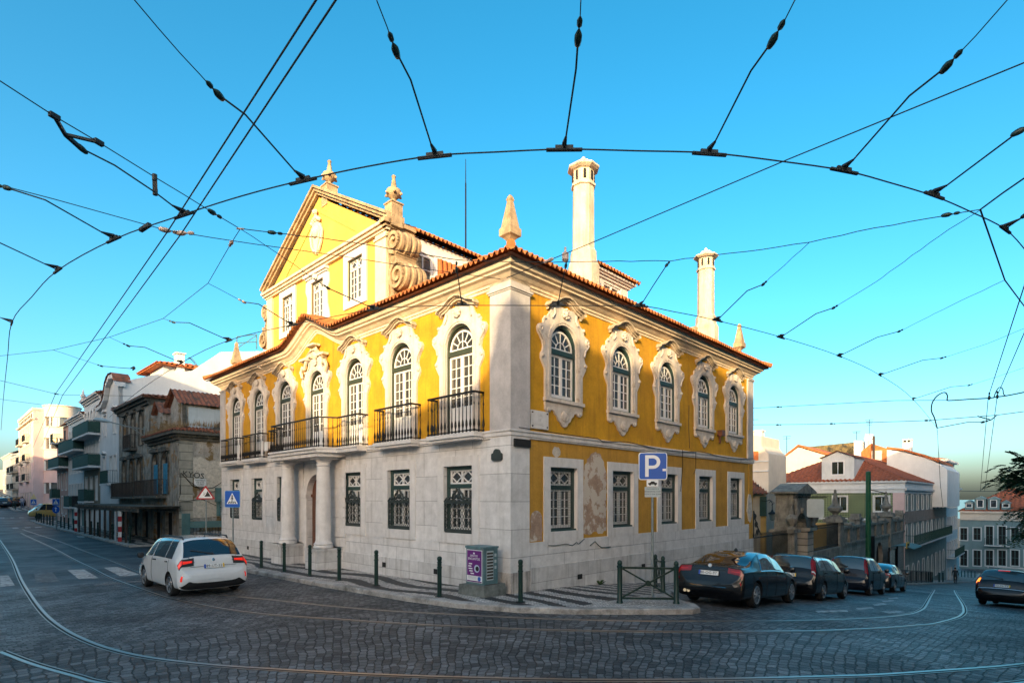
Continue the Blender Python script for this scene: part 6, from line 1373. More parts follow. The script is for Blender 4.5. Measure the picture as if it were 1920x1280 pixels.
def pull(label,px,insi,T,z0=ZC,z1=6.55,white=False,rod=.0095,ik=1.):
    """px: foot on the contact wire, elbow, insulator, end (photo pixels), heights rising from z0 to z1"""
    P=[]; n=len(px)
    for i,(a,b) in enumerate(px): P.append(ATZ(a,b,z0+.03+(z1-z0)*(i/(n-1))))
    d=nearest(T,P[0]); ax=P[insi+1]-P[insi] if insi+1<n else P[insi]-P[insi-1]
    m=MB(); m.tube(P[:insi+1],rod,6); 
    if insi+1<n: m.tube(twist(P[insi:],.008),.0052,5)
    o=m.build('pull_off_wire',K['wire']); tag(o,label,'pull off wire',GP_)
    m=MB(); insul(m,P[insi],ax,ik*.85); m.build('insulator',K['ins_white' if white else 'ins'],o)
    p=P[0]; m=MB(); s=1 if ik>=1 else .8; m.bar(p-d*.2*s-V((0,0,.012)),p+d*.2*s-V((0,0,.012)),.03,.03); m.bar(p-d*.1+V((0,0,.02)),p+d*.1+V((0,0,.02)),.028,.035)
    e=(P[1]-P[0]).normalized(); m.tube([p,p+V((0,0,.05)),p+e*.18],[.028,.03,.014],6); m.build('clamp',K['wire'],o)
    return o
pull('pull off wire running to the top left across the pair of trolley wires',[(568,338),(460,215),(410,178),(250,0),(235,-16)],2,T1)
pull('pull off wire leaning left above the palace pediment with a beaded insulator',[(815,292),(770,150),(742,96),(708,0),(704,-14)],2,T1)
pull('nearly vertical pull off wire at the top centre above the tall chimney',[(1058,279),(1080,130),(1084,72),(1091,0),(1092,-12)],2,T1)
pull('pull off wire leaning right, next one right of the top centre',[(1330,287),(1408,133),(1449,76),(1492,0),(1500,-14)],2,T1)
pull('pull off wire reaching the top right corner with a long twisted upper end',[(1583,319),(1705,180),(1775,125),(1890,0),(1905,-16)],2,T1)
pull('pull off wire slanting to the right edge above the others',[(1752,365),(1910,247),(1965,218)],1,T1,z1=6.4)
pull('short pull off wire at the right edge ending beside the bend of the arching wire',[(1885,429),(1925,402),(1970,375)],1,T1,z1=6.4)
pull('pull off wire at the far left with its insulator almost at the frame edge',[(213,448),(85,375),(12,352),(-30,341)],2,T1)
o9=pull('pull off wire hung from a triangular bracket on the upper left span wire',[(345,402),(290,360),(215,310),(152,278),(122,252)],3,T1)
pull('grey pull off wire at the left edge, above the lowest of the left ones',[(108,506),(40,474),(-20,446)],2,T1,z1=6.4)
pull('lowest left pull off wire, a short stub where the arching wire turns down',[(22,605),(-4,593),(-24,588)],2,T1,z1=6.4)
pull('thin pull off wire crossing in front of the right attic window',[(702,579),(615,540),(498,460),(452,430)],1,T2,ik=.8)
pull('short vertical hanger in front of the window nearest the corner on the sunny side',[(866,571),(859,520),(856,505),(856,489)],2,T2,ik=.8)
pull('short slanting hanger in front of the first window on the shaded side',[(1046,571),(1055,525),(1061,498),(1063,488)],2,T2,ik=.8)
pull('hanger over the palace eaves between the two chimneys',[(1201,573),(1225,535),(1250,497),(1257,489)],2,T2,ik=.8)
pull('hanger starting beside the far chimney and rising to the right',[(1345,600),(1401,545),(1431,533),(1518,454)],2,T2,ik=.8)
pull('long pull off wire rising from the far chimney to the junction on the right',[(1464,632),(1530,588),(1563,577),(1640,530),(1778,430),(1838,394)],2,T2,ik=.8)
pull('pull off wire on the right below the longest one, ending at the strut',[(1574,667),(1645,632),(1686,621),(1800,565),(1884,525)],2,T2,ik=.8)
pull('pull off wire on the right, third from the bottom of the fan',[(1650,703),(1730,675),(1766,671),(1850,645),(1930,612)],2,T2,ik=.8)
pull('pull off wire on the right, second from the bottom of the fan',[(1712,748),(1783,725),(1817,722),(1870,706),(1930,686)],2,T2,ik=.8)
pull('thin pull off wire over the left street, highest of three',[(548,609),(485,570),(457,566),(390,531)],2,T2,ik=.8,white=True)
pull('thin pull off wire over the left street, middle of three',[(429,638),(355,605),(325,604),(306,597)],2,T2,ik=.8)
pull('thin pull off wire over the left street, lowest of three',[(340,680),(272,651),(240,648),(205,632)],2,T2,ik=.8)
pull('small pull off wire above the white house roof, starting from the far span wire',[(251,740-49),(222,689),(190,686),(100,656)],2,T2,ik=.8)
# span wires
def span(label,px,r=.0055,z=6.55,ins=(),mi='ins',ik=.8,z2=None,tw=False,sg=0.):
    P=pz(px,z,z2); I=[]
    for k in ins: I.append((P[k],P[min(k+1,len(P)-1)]-P[max(0,k-1)]))
    return wire('span_wire',label,'span wire',P,r,I,'span wires between the buildings',mi=mi,ik=ik,tw=tw)
span('span wire from the left edge through the bracket to the ring left of the pediment',[(-30,134),(0,152),(102,218),(185,267),(290,332),(345,365),(398,398),(450,429)],.0062,ins=(6,),ik=.9)
span('span wire running level across the palace from the ring and up to the right junction',[(452,429),(510,436),(650,452),(860,488),(960,491),(1062,491),(1257,489),(1400,471),(1518,454),(1640,428),(1775,403),(1838,393)],.0065,ins=(1,10),tw=True)
span('thin span wire from the ring down over the left street to the left edge',[(450,430),(434,455),(390,531),(306,597),(205,632),(100,656),(0,667),(-20,669)],.0058,ins=(1,),mi='ins_white')
o=span('span wire from the left edge through two insulators to the palace corner',[(-30,340),(0,347),(100,373),(309,431),(400,446),(480,458),(640,480),(780,502),(938,523)],.006,6.5,ins=(3,),mi='ins_white',ik=1.)
span('long slanting span wire from the right edge across the tall chimney to the palace corner',[(1940,110),(1920,118),(1475,300),(1110,455),(1032,487),(985,507),(950,521)],.007,6.5,ins=(4,),mi='ins_white')
span('short strut wire down from the right junction to the right edge',[(1838,393),(1884,525),(1925,580),(1950,610)],.012,6.5)
span('wire from the right junction up to the right edge',[(1838,393),(1880,362),(1925,331),(1960,308)],.011,6.5)
span('span wire across the left street near the roofline of the far houses',[(-20,709),(0,713),(104,738),(117,740),(251,742)],.008,6.6,ins=(2,))
span('faint lowest span wire at the left edge',[(-10,747),(0,748),(83,759)],.008,6.8)
def dspan(label,pts,r,ins=()):
    P=[AT(*p) for p in pts]; P=sag(P,6,.0); return wire('span_wire',label,'span wire',P,r,[(AT(*p),V((1,0,0))) for p in ins],'span wires between the buildings',ik=.9)
dspan('upper of two level span wires leaving the right end of the palace',[(1411,765,26.8),(1680,750.5,23.5),(1775,750,22)],.012,[(1459,762.5,26.)])
dspan('lower of two level span wires leaving the right end of the palace',[(1411,796,26.8),(1525,795,25.),(1740,788,22.),(1868,778,20.),(1945,768,19)],.012,[(1458,796,26.),(1559,794,24.6),(1737,788,22)])
dspan('level span wire in front of the teal house at the bottom of the street',[(1799,920,44),(1850,920.5,40),(1935,918.5,36)],.02)
# pairs of trolley wires
def pair(label,px,z,r=.009,Y=None):
    P=[ATZ(a,b,zz) for (a,b),zz in zip(px,z)] if Y is None else [AT(a,b,y) for (a,b),y in zip(px,Y)]
    o=wire('trolley_wire',label,'wire',P,r,(),'straight trolley wires along the streets'); return o
o=pair('left one of the two straight trolley wires plunging down the left street',[(603,-16),(593,0),(315,433),(104,738),(62,838)],[6.2]*5)
o=pair('right one of the two straight trolley wires plunging down the left street',[(640,-16),(630,0),(340,438),(117,741),(78,836)],[6.2]*5)
P_=[AT(1922,531,11.2),AT(1853,744,21.5),AT(1838,921,41)]
wire('trolley_wire','left one of the two trolley wires dropping to the bottom of the right street','wire',P_,.011,(),'straight trolley wires along the streets')
P_=[AT(1922,620,14.),AT(1870,741,21.2),AT(1846,921,41)]
wire('trolley_wire','right one of the two trolley wires dropping to the bottom of the right street','wire',P_,.011,(),'straight trolley wires along the streets')
# end of the inner wire, feeder cable and its loops
Yf=22.
wire('drop_wire','drop wire falling from the end of the inner contact wire towards the white gable house','wire',[ATZ(1757,802,6.2),AT(1760,850,29),AT(1763,905,34),AT(1768,950,38)],.013)
P_=crom([AT(a,b,22+ (0 if a<1800 else (1800-a)*.02)) for a,b in ((1757,802),(1752,783),(1746.5,770),(1748,755),(1756,743),(1766,736.5),(1773,736),(1776.5,742),(1776,749),(1781,750.5),(1820,748),(1855,746),(1868,744),(1890,741),(1925,734),(1960,727))],5)
wire('feeder_cable','thick looping feeder cable at right joining the contact wire to two trolley wires','cable',P_,.022,[(AT(1855,745,20.9),V((0,0,1))),(AT(1870,743,20.6),V((0,0,1)))])
P_=crom([AT(a,b,20.7) for a,b in ((1863,746),(1868,733),(1874,726),(1880,729),(1882,739),(1888,742))],5)
wire('feeder_loop','small loop of cable over the right hand trolley wire','cable',P_,.016)
P_=[AT(1757,802,22.),AT(1815,791,21.),AT(1843,791,20.6),AT(1858,787,20.3),AT(1868,779,20.)]
wire('pull_off_wire','lowest pull off wire on the right, with a small triangular bracket','pull off wire',P_,.014,[(P_[2],P_[3]-P_[2])],GP_)
m=MB(); m.bar(AT(1858,787,20.3),AT(1833,780,20.3),.03); m.bar(AT(1858,787,20.3),AT(1868,779,20.2),.03); tag(m.build('wire_bracket',K['wire']),'small triangular bracket on the lower right span wire','bracket')
# triangular bracket and hanger link at the upper left, ring
m=MB(); a,b,c=ATZ(102,218,6.55),ATZ(185,267,6.55),ATZ(122,252,6.53); m.bar(a,c,.035); m.bar(b,c,.03); d=(b-a).normalized(); m.bar(a-d*.05,a+d*.05,.05); m.bar(b-d*.05,b+d*.05,.05); m.bar(c,ATZ(150,277,6.5),.04)
tag(m.build('wire_bracket',K['wire']),'black triangular bracket on the upper left span wire','bracket')
m=MB(); a,b=ATZ(290,333,6.5),ATZ(291,360,6.33); m.bar(a,b,.05,.04); m.lathe([(.03,-.04),(.03,.04)],8,a); m.lathe([(.03,-.04),(.03,.04)],8,b); tag(m.build('hanger_link',K['wire']),'short black link between the span wire and the pull off wire, upper left','link')
m=MB(); c=ATZ(451,429,6.55); m.tube([c+V((.05*math.cos(t*.524),.05*math.sin(t*.524),.02*math.sin(t*.524))) for t in range(13)],.012,6); tag(m.build('wire_ring',K['ins_white']),'small ring where three span wires meet left of the pediment','ring')
m=MB(); insul(m,ATZ(340,437,6.5),V((1,0,0)),1.); tag(m.build('trolley_insulator',K['ins_white']),'rust coloured insulator on the right hand trolley wire below the arching wire','insulator')
m=MB(); P0=S(-.12,.5,8.05); m.tube([P0+V((.09*math.cos(t*.5),-.09*math.sin(t*.5)-.05,.0+.02*t)) for t in range(13)],.03,6); m.build('wire_hook',K['trim'],pal); o=bpy.data.objects[-1] if 0 else None
m=MB(); m.lathe([(.02,-.1),(.06,-.06),(.06,.05),(.02,.09),(.02,.16)],8,ATZ(1060,481,6.55)); tag(m.build('hanging_insulator',K['ins_white']),'small pale insulator standing on the span wire left of the tall chimney','insulator')
m=MB(); p=ATZ(272,429,6.25); m.bar(p-V((.1,-.05,0)),p+V((.1,-.05,0.04)),.05,.05); tag(m.build('wire_joint',K['wire']),'small black joint box on the arching contact wire, left','joint')
# ================================================================ VEHICLES
K['tyre']=mat('tyre_rubber',(.018,.018,.018),.85,.2,6.,.2)
K['alloy']=mat('alloy_wheel_metal',(.45,.46,.48),.32,.1,6.,0.,metal=.8)
K['trim_black']=simple('black_plastic_trim',(.014,.014,.015),.5)
K['car_glass']=simple('dark_car_glass',(.008,.012,.016),.03,0.,.9,1.)
K['red_lens']=simple('red_lamp_lens',(.24,.003,.005),.2,0.,.35,.25)
K['red_lit']=simple('lit_brake_lamp',(.6,.02,.012),.2,0.,.6,0.,.18,(1.,.03,.01))
K['amber_lit']=simple('lit_orange_lamp',(.8,.2,.02),.2,0.,.6,0.,.9,(1.,.25,.02))
K['red_bright']=simple('bright_red_lens',(.55,.008,.01),.2,0.,.35,.2)
K['car_glass_sky']=simple('sky_sheen_car_glass',(.045,.07,.078),.05,0.,.9,1.)  # pale teal puts the sky's reflection into the glass colour
K['clear_lens']=simple('clear_lamp_lens',(.55,.55,.56),.12,0.,.8,1.)
K['plate_white']=simple('white_number_plate',(.72,.72,.70),.45)
K['plate_blue']=simple('blue_plate_band',(.02,.08,.42),.45)
K['plate_yellow']=simple('yellow_plate_band',(.75,.48,.03),.45)
K['chrome']=simple('chrome_trim',(.7,.7,.72),.12,1.)
K['black_ink']=simple('black_lettering',(.01,.01,.01),.6)
class Car:
    def __init__(s,st): s.st=st
    def cr(s,a,b,c,d,t): 
        m0=(c-a)*.42; m1=(d-b)*.42
        if (b-a)*(c-b)<=0: m0=0
        if (c-b)*(d-c)<=0: m1=0
        return (2*t**3-3*t*t+1)*b+(t**3-2*t*t+t)*m0+(-2*t**3+3*t*t)*c+(t**3-t*t)*m1
    def station(s,u):
        n=len(s.st)-1; i=min(n-1,max(0,int(u))); t=u-i; g=lambda k:s.st[min(n,max(0,k))]
        return [s.cr(g(i-1)[j],g(i)[j],g(i+1)[j],g(i+2)[j],t) for j in range(7)]
    def section(s,u):
        x,zb,zl,zt,w,wb,wt=s.station(u); h=zl-zb; g=max(.005,zt-zl)
        return x,[(0,zb-.02),(.72*w,zb-.005),(.92*w,zb+.04),(.98*w,zb+.2*h),(w,zb+.5*h),(.992*w,zb+.82*h),(wb,zl),(wb-.3*(wb-wt),zl+.3*g),(wt+.14*(wb-wt),zl+.8*g),(wt*.91,zt-min(.05,.2*g)),(wt*.6,zt-min(.012,.06*g)),(0,zt+.0)]
    def P(s,u,v):
        x,q=s.section(u); n=len(q)-1; i=min(n-1,int(v)); t=v-i; g=lambda k:q[min(n,max(0,k))]
        y=s.cr(g(i-1)[0],g(i)[0],g(i+1)[0],g(i+2)[0] if i+2<=n else g(i+1)[0],t); z=s.cr(g(i-1)[1],g(i)[1],g(i+1)[1],g(i+2)[1] if i+2<=n else g(i+1)[1],t)
        return V((x,y,z))
    def N(s,u,v):
        e=.02; a=s.P(min(len(s.st)-1,u+e),v)-s.P(max(0,u-e),v); b=s.P(u,min(11,v+e))-s.P(u,max(0,v-e)); n=b.cross(a)
        n=n.normalized() if n.length>1e-9 else V((0,1,0))
        return n
    def body(s,nu=6,nv=3):
        m=MB(); U=(len(s.st)-1)*nu; VV=11*nv; rows=[]
        for i in range(U+1):
            L=[s.P(i/nu,j/nv) for j in range(VV+1)]
            rows.append([V((p.x,-p.y,p.z)) for p in L]+[p for p in L[-2:0:-1]])
        n=len(rows[0]);vs=[p for r in rows for p in r];fs=[]
        for i in range(U):
            for j in range(n): fs.append((i*n+j,i*n+(j+1)%n,(i+1)*n+(j+1)%n,(i+1)*n+j))
        for r0,fl,dx in ((0,False,-.015),(U,True,.015)):
            k=len(vs); zs=[p.z for p in rows[r0]]; vs.append(V((rows[r0][0].x+dx,0,(min(zs)+max(zs))/2)))
            for j in range(n):
                a=(r0*n+j,r0*n+(j+1)%n,k); fs.append(a[::-1] if not fl else a)
        pass
        m.add(vs,fs,0,True); return m
    def patch(s,m,c,off=.006,nu=8,nv=6,mi=0,both=True,mirror_join=False):
        """c: four (u,v) corners in order u0v0,u1v0,u1v1,u0v1"""
        sides=(1,-1) if both else (1,)
        for sd in sides:
            rows=[]
            for i in range(nu+1):
                r=[]
                for j in range(nv+1):
                    a=i/nu;b=j/nv
                    u=(c[0][0]*(1-a)+c[1][0]*a)*(1-b)+(c[3][0]*(1-a)+c[2][0]*a)*b
                    v=(c[0][1]*(1-a)+c[1][1]*a)*(1-b)+(c[3][1]*(1-a)+c[2][1]*a)*b
                    p=s.P(u,v)+s.N(u,v)*off*(1 if 1 else 0); r.append(V((p.x,p.y*sd,p.z)))
                rows.append(r)
            m.sheet(rows,mi,True,flip=(sd<0))
def nfix(o):
    bm=bmesh.new(); bm.from_mesh(o.data); bmesh.ops.recalc_face_normals(bm,faces=bm.faces); bm.to_mesh(o.data); bm.free()
def cut_arches(o,axles,r,w,m):
    """boolean wheel arches, baked into the mesh"""
    c=MB()
    for ax in axles:
        for sd in (-1,1): c.lathe([(r,0),(r,w*.55)],28,(ax,sd*w*.5 if sd>0 else -w*1.05,r*.86),m=1,ax=(0,1,0)) 
    co=c.build('cutter',[m,K['trim_black']],o.parent,o.location); nfix(co); nfix(o)
    o.data.materials.append(K['trim_black'])
    md=o.modifiers.new('arch','BOOLEAN'); md.object=co; md.operation='DIFFERENCE'; md.solver='EXACT'; md.material_mode='INDEX'
    dg=bpy.context.evaluated_depsgraph_get(); me=bpy.data.meshes.new_from_object(o.evaluated_get(dg)); o.modifiers.clear()
    if len(me.polygons)>200: o.data=me
    bpy.data.objects.remove(co); o.data.set_sharp_from_angle(angle=rad(38))
def wheel_mesh(r,w,spokes,style='alloy'):
    t=MB(); t.lathe([(r*.66,-w/2+.01),(r*.9,-w/2),(r*.98,-w/2+.03),(r,-w/2+.06),(r,w/2-.06),(r*.98,w/2-.03),(r*.9,w/2),(r*.66,w/2-.01)],32,(0,0,0),ax=(0,1,0))
    a=MB(); a.lathe([(r*.70,w/2-.0),(r*.69,w/2+.006),(r*.63,w/2+.0),(r*.62,w/2-.06)],32,(0,0,0),ax=(0,1,0),cap=False); 
    b=w/2-.03
    if style=='alloy':
        for k in range(spokes):
            an=2*math.pi*k/spokes
            for da in (-.09,.09): a.bar((.07*math.cos(an),b+.012,.07*math.sin(an)),(r*.66*math.cos(an+da),b+.012,r*.66*math.sin(an+da)),.03,.035)
        a.lathe([(.07,b),(.065,b+.04),(.02,b+.05)],14,(0,0,0),ax=(0,1,0))
    else: a.lathe([(r*.62,b-.02),(r*.5,b+.02),(r*.2,b+.03),(.05,b+.02)],20,(0,0,0),ax=(0,1,0))
    d=MB(); d.lathe([(r*.64,b-.05),(.03,b-.045)],20,(0,0,0),ax=(0,1,0))
    return t,a,d
def build_sides(m,nm,mt,root,off):
    # one part per side of the car: loose pieces are sorted into left, right and middle
    par=list(range(len(m.v)))
    def find(a):
        while par[a]!=a: par[a]=par[par[a]]; a=par[a]
        return a
    for f in m.f:
        for a in f[1:]: par[find(a)]=find(f[0])
    ys={}
    for i,v in enumerate(m.v): ys.setdefault(find(i),[]).append(v[1])
    key={r:(1 if min(y)>.02 else -1 if max(y)<-.02 else 0) for r,y in ys.items()}
    for k in (1,-1,0):
        fs=[i for i,f in enumerate(m.f) if key[find(f[0])]==k]
        if not fs: continue
        n=MB(); mp={}
        for i in fs:
            for a in m.f[i]:
                if a not in mp: mp[a]=len(n.v); n.v.append(m.v[a])
            n.f.append(tuple(mp[a] for a in m.f[i])); n.m.append(m.m[i]); n.s.append(m.s[i])
        n.build(nm,mt,root,off)
def car(name,label,st,axles,r,paintm,spec,rearaxle,heading,zoff=0.,group=None):
    c=Car(st); root=thing(name,label,'car',(0,0,0),0,group)
    W=max(s[4] for s in st); xr,xf=axles
    fx=V((math.cos(heading),math.sin(heading),0)); p0=V((rearaxle[0],rearaxle[1],0)); p1=p0+fx*(xf-xr); lf=V((-fx.y,fx.x,0))
    z0,z1=zg(p0.x,p0.y),zg(p1.x,p1.y); pitch=math.atan2(z1-z0,xf-xr); a=p0+lf*.7; b=p0-lf*.7; roll=math.atan2(zg(a.x,a.y)-zg(b.x,b.y),1.4)
    root.location=(p0.x,p0.y,z0+zoff+.004); root.rotation_euler=(roll,-pitch,heading)
    o=c.body().build('body',paintm,root,(-xr,0,0)); cut_arches(o,(xr,xf),r+.055,W,paintm)
    off=(-xr,0,0)
    for nm,mt,patches in spec.get('patches',[]):
        m=MB()
        for pc in patches: c.patch(m,pc[0],**(pc[1] if len(pc)>1 else {}))
        build_sides(m,nm,K[mt],root,off)
    t,al,dk=wheel_mesh(r,.21,spec.get('spokes',5),spec.get('rim','alloy')); tm=None
    for ax in axles:
        for sd in (1,-1):
            if tm is None:
                wo=t.build('wheel',K['tyre'],root); ro=al.build('rim',K[spec.get('rimmat','alloy')],wo); do=dk.build('brake_disc',K['trim_black'],wo); tm=(wo.data,ro.data,do.data)
            else:
                wo=link('wheel',tm[0],root); link('rim',tm[1],wo); link('brake_disc',tm[2],wo)
            wo.location=(ax-xr,sd*(W-.125),r); wo.rotation_euler=(0,.4*ax,0 if sd>0 else math.pi)
    # number plate
    px,pzz,txt,tilt=spec['plate']; pm=MB(); pm.x=M.Translation((px-xr,0,pzz))@M.Rotation(-math.pi/2,4,'Z')@M.Rotation(tilt,4,'X')
    pm.box(-.26,-.012,-.055,.26,.004,.055,0); pm.box(-.26,-.015,-.055,-.215,-.012,.055,1)
    if spec.get('yellow',True): pm.box(.222,-.015,-.055,.26,-.012,.055,2)
    po=pm.build('number_plate',[K['plate_white'],K['plate_blue'],K['plate_yellow']],root)
    tx=MB(); text(tx,txt,.105,pm.x@M.Translation((0,-.0145,0))@FACE,ext=.001); tx.build('lettering',K['black_ink'],po)
    for nm,mt,fn in spec.get('extra',[]):
        m=MB(); fn(m,c); build_sides(m,nm,K[mt],root,off)
    # mirrors
    mx,mz=spec['mirror']
    for sd in (1,-1):
        m=MB(); m.lathe([(.02,-.05),(.085,-.03),(.1,.02),(.07,.06),(.02,.07)],12,(mx,sd*(W+.1),mz),ax=(1,0,0)); m.bar((mx+.03,sd*(W-.08),mz-.04),(mx+.02,sd*(W+.06),mz-.01),.04,.03)
        mo=m.build('wing_mirror',[paintm if spec.get('mirror_paint') else K['trim_black']],root,off)
    return root
def tailgate_seams(pts):
    def f(m,c):
        for sd in (1,-1):
            P=[]
            for u,v in pts: p=c.P(u,v)+c.N(u,v)*.004; P.append(V((p.x,p.y*sd,p.z)))
            m.tube(P,.006,4)
    return f
def roof_rails(u0,u1,v=9.0,h=.06):
    def f(m,c):
        for sd in (1,-1):
            P=[]
            for k in range(11):
                u=u0+(u1-u0)*k/10; p=c.P(u,v); P.append(V((p.x,p.y*sd,p.z+(h if 0<k<10 else .0))))
            m.tube(P,.024,6)
    return f
def hatch(L,H,W,zbelt=.93,hood=.98,wsbase=3.45,wstop=2.75,slope=.5,roofdrop=.04,rw=.62,nose=.82,zb=.2):
    w=W/2
    return [(.0,.40,.56,.60,w*.74,w*.70,w*.62),(.03,.30,.57,.68,w*.87,w*.84,w*.76),(.07,.25,.62,.76,w*.93,w*.9,w*.84),(.105,.22,.78,.90,w*.965,w*.95,w*.86),
            (.16,zb,.87,zbelt+.08,w*.985,w*.96,w*.83),(slope*.5+.1,zb,zbelt,(zbelt+.08+H-roofdrop)*.5+.03,w*.99,w*.965,w*.75),(slope+.12,zb,zbelt,H-roofdrop,w,w*.97,w*rw+.06),(1.05,zb-.02,zbelt,H-.008,w,w*.97,w*.70),
            (1.9,zb-.02,zbelt,H,w,w*.97,w*.71),(wstop,zb-.02,zbelt-.02,H-.05,w,w*.97,w*.69),((wstop+wsbase)/2,zb-.02,zbelt-.03,(H+hood)/2+.05,w,w*.965,w*.74),(wsbase,zb-.02,zbelt-.05,hood,w*.995,w*.96,w*.80),
            (L-.75,zb,nose-.06,nose+.06,w*.975,w*.93,w*.82),(L-.3,.2,nose-.16,nose-.04,w*.93,w*.86,w*.75),(L-.08,.22,.55,.66,w*.8,w*.74,w*.62),(L,.28,.46,.52,w*.62,w*.56,w*.46)]
WHITE=paint('white_car_paint',(.66,.66,.655)); BLACK=paint('black_car_paint',(.002,.0025,.004),.3); NAVY=paint('dark_blue_car_paint',(.004,.007,.016),.3); DGREY=paint('dark_grey_car_paint',(.008,.011,.014),.4); MUST=paint('mustard_van_paint',(.50,.32,.10))
UF=lambda a:math.atan2(a[1],a[0])
side3=lambda u: [(((6.15,6.35),(7.35,6.35),(7.35,8.6),(6.55,8.5)),),(((7.42,6.35),(8.55,6.35),(8.55,8.6),(7.42,8.6)),),(((8.64,6.35),(10.85,6.45),(9.45,8.5),(8.64,8.6)),)]
rear_glass=[(((4.25,8.35),(5.82,8.45),(5.82,11),(4.25,11)),dict(nu=8,nv=8,off=.006))]
wind=[(((9.15,8.6),(10.85,8.2),(10.85,11),(9.15,11)),dict(nu=8,nv=8,off=.006))]
def wiper(m,c):
    a=c.P(4.35,11)+c.N(4.35,10.9)*.02; b=c.P(4.75,9.6)+c.N(4.75,9.6)*.02; m.tube([a,V((b.x,b.y,b.z))],.012,5); m.lathe([(.03,0),(.02,.03)],8,a,ax=c.N(4.35,10.9))
def badge(u,v=11,r=.055):
    def f(m,c): m.lathe([(r,0),(r*.9,.012),(r*.5,.016),(.005,.016)],16,c.P(u,v)+V((-.0,0,0)),ax=V((-1,0,.25)))
    return f
def antenna(m,c):
    p=c.P(6.6,11); m.lathe([(.03,0),(.012,.03),(.005,.04)],8,p); m.tube([p+V((0,0,.02)),p+V((-.12,0,.2))],.006,5)
def handles(us,v=5.5):
    def f(m,c):
        for u in us:
            for sd in (1,-1):
                a=c.P(u,v);b=c.P(u+.22,v); m.bar(V((a.x,(a.y+.015)*sd,a.z)),V((b.x,(b.y+.015)*sd,b.z)),.03,.03)
    return f
def doorseams(us):
    def f(m,c):
        for u in us:
            for sd in (1,-1):
                P=[]
                for k in range(9): v=2.6+3.6*k/8; p=c.P(u,v)+c.N(u,v)*.003; P.append(V((p.x,p.y*sd,p.z)))
                m.tube(P,.005,4)
    return f
# ---- white estate car, moving up the left street
stw=hatch(4.57,1.60,1.84,zbelt=.97,slope=.52,wsbase=3.62,wstop=2.95)
lamp=lambda a,b,v0,v1:(((a,v0),(b,v0),(b,v1),(a,v1)),dict(nu=5,nv=8,off=.010))
g=GND(315,1117); h=GND(447,1103); ra=(g+h)/2+V((UL[0],UL[1],0))*.0
car('white_estate_car','white estate car driving away with its brake lights lit',stw,(.86,3.5),.315,WHITE,dict(
  patches=[('side_window','car_glass',side3(0)),('rear_window','car_glass',rear_glass),('windscreen','car_glass',wind),
    ('tail_lamp_housing','trim_black',[lamp(2.72,4.1,6.0,9.9)]),('tail_lamp','red_lit',[(((2.85,6.25),(3.9,6.2),(3.9,8.1),(3.1,8.1)),dict(nu=5,nv=6,off=.016)),(((3.2,8.35),(3.8,8.35),(3.7,9.75),(3.35,9.75)),dict(nu=4,nv=5,off=.016))]),
    ('rear_reflector','red_lit',[(((1.1,4.2),(1.75,4.2),(1.7,6.2),(1.2,6.2)),dict(nu=3,nv=5,off=.010))]),
    ('bumper_valance','trim_black',[(((.0,.0),(2.8,.0),(2.6,3.0),(.1,2.6)),dict(nu=6,nv=6,off=.006))])],
  extra=[('roof_rail','trim_black',roof_rails(6.3,9.0)),('rear_wiper','trim_black',wiper),('badge','chrome',badge(3.62,11,.045)),('antenna','trim_black',antenna),('door_handle','trim_black',handles((7.0,8.25),5.75)),('door_seam','trim_black',doorseams((6.75,8.6,10.7))),('tailgate_seam','trim_black',tailgate_seams([(4.2,9.4),(3.4,9.95),(2.9,9.7),(2.55,9.6),(2.5,10.5),(2.5,11)]))],
  plate=(.062,.82,'89-UT-22',-.25),mirror=(3.3,1.0),spokes=5,mirror_paint=False),(ra.x,ra.y),UF(UL))
# ---- saloons
def saloon(L,H,W,zbelt=.92,deck=1.04,decklen=.75,wsbase=3.55,wstop=2.75,hood=.97):
    w=W/2
    return [(.0,.38,.56,.62,w*.74,w*.70,w*.62),(.04,.28,.6,.74,w*.88,w*.85,w*.77),(.08,.23,.72,.88,w*.94,w*.92,w*.84),(.11,.2,.85,deck-.03,w*.965,w*.945,w*.82),(.17,.2,.88,deck,w*.98,w*.95,w*.83),
            (decklen,.19,zbelt,deck+.03,w*.995,w*.965,w*.82),(decklen+.5,.18,zbelt,(deck+H)/2+.06,w,w*.965,w*.72),(decklen+1.0,.18,zbelt,H-.02,w,w*.965,w*.66),(2.3,.18,zbelt,H,w,w*.965,w*.68),(wstop,.18,zbelt-.02,H-.04,w,w*.965,w*.67),
            ((wstop+wsbase)/2,.18,zbelt-.03,(H+hood)/2+.05,w,w*.96,w*.74),(wsbase,.18,zbelt-.05,hood,w*.995,w*.955,w*.80),(L-.75,.2,.78,.88,w*.975,w*.93,w*.82),(L-.3,.2,.66,.78,w*.93,w*.87,w*.76),(L-.08,.22,.54,.64,w*.8,w*.74,w*.62),(L,.28,.46,.52,w*.62,w*.56,w*.46)]
sal_side=[(((6.2,6.35),(8.35,6.35),(8.35,8.6),(7.15,8.55)),),(((8.45,6.35),(10.75,6.45),(9.45,8.5),(8.45,8.6)),)]
sal_rear=[(((5.12,8.3),(6.85,8.5),(6.85,11),(5.12,11)),dict(nu=8,nv=8,off=.006))]
sal_ws=[(((9.15,8.6),(10.85,8.2),(10.85,11),(9.15,11)),dict(nu=8,nv=8,off=.006))]
def sidetrim(m,c):
    for sd in (1,-1):
        P=[c.P(6.1+4.7*k/14,6.28) for k in range(15)]+[c.P(10.75-1.3*k/6,6.4+2.2*k/6) for k in range(1,7)]+[c.P(9.4-2.3*k/8,8.68) for k in range(1,9)]+[c.P(7.1-.95*k/5,8.6-2.2*k/5) for k in range(1,6)]
        m.tube([V((p.x,(p.y+.006)*sd,p.z)) for p in P],.011,4)
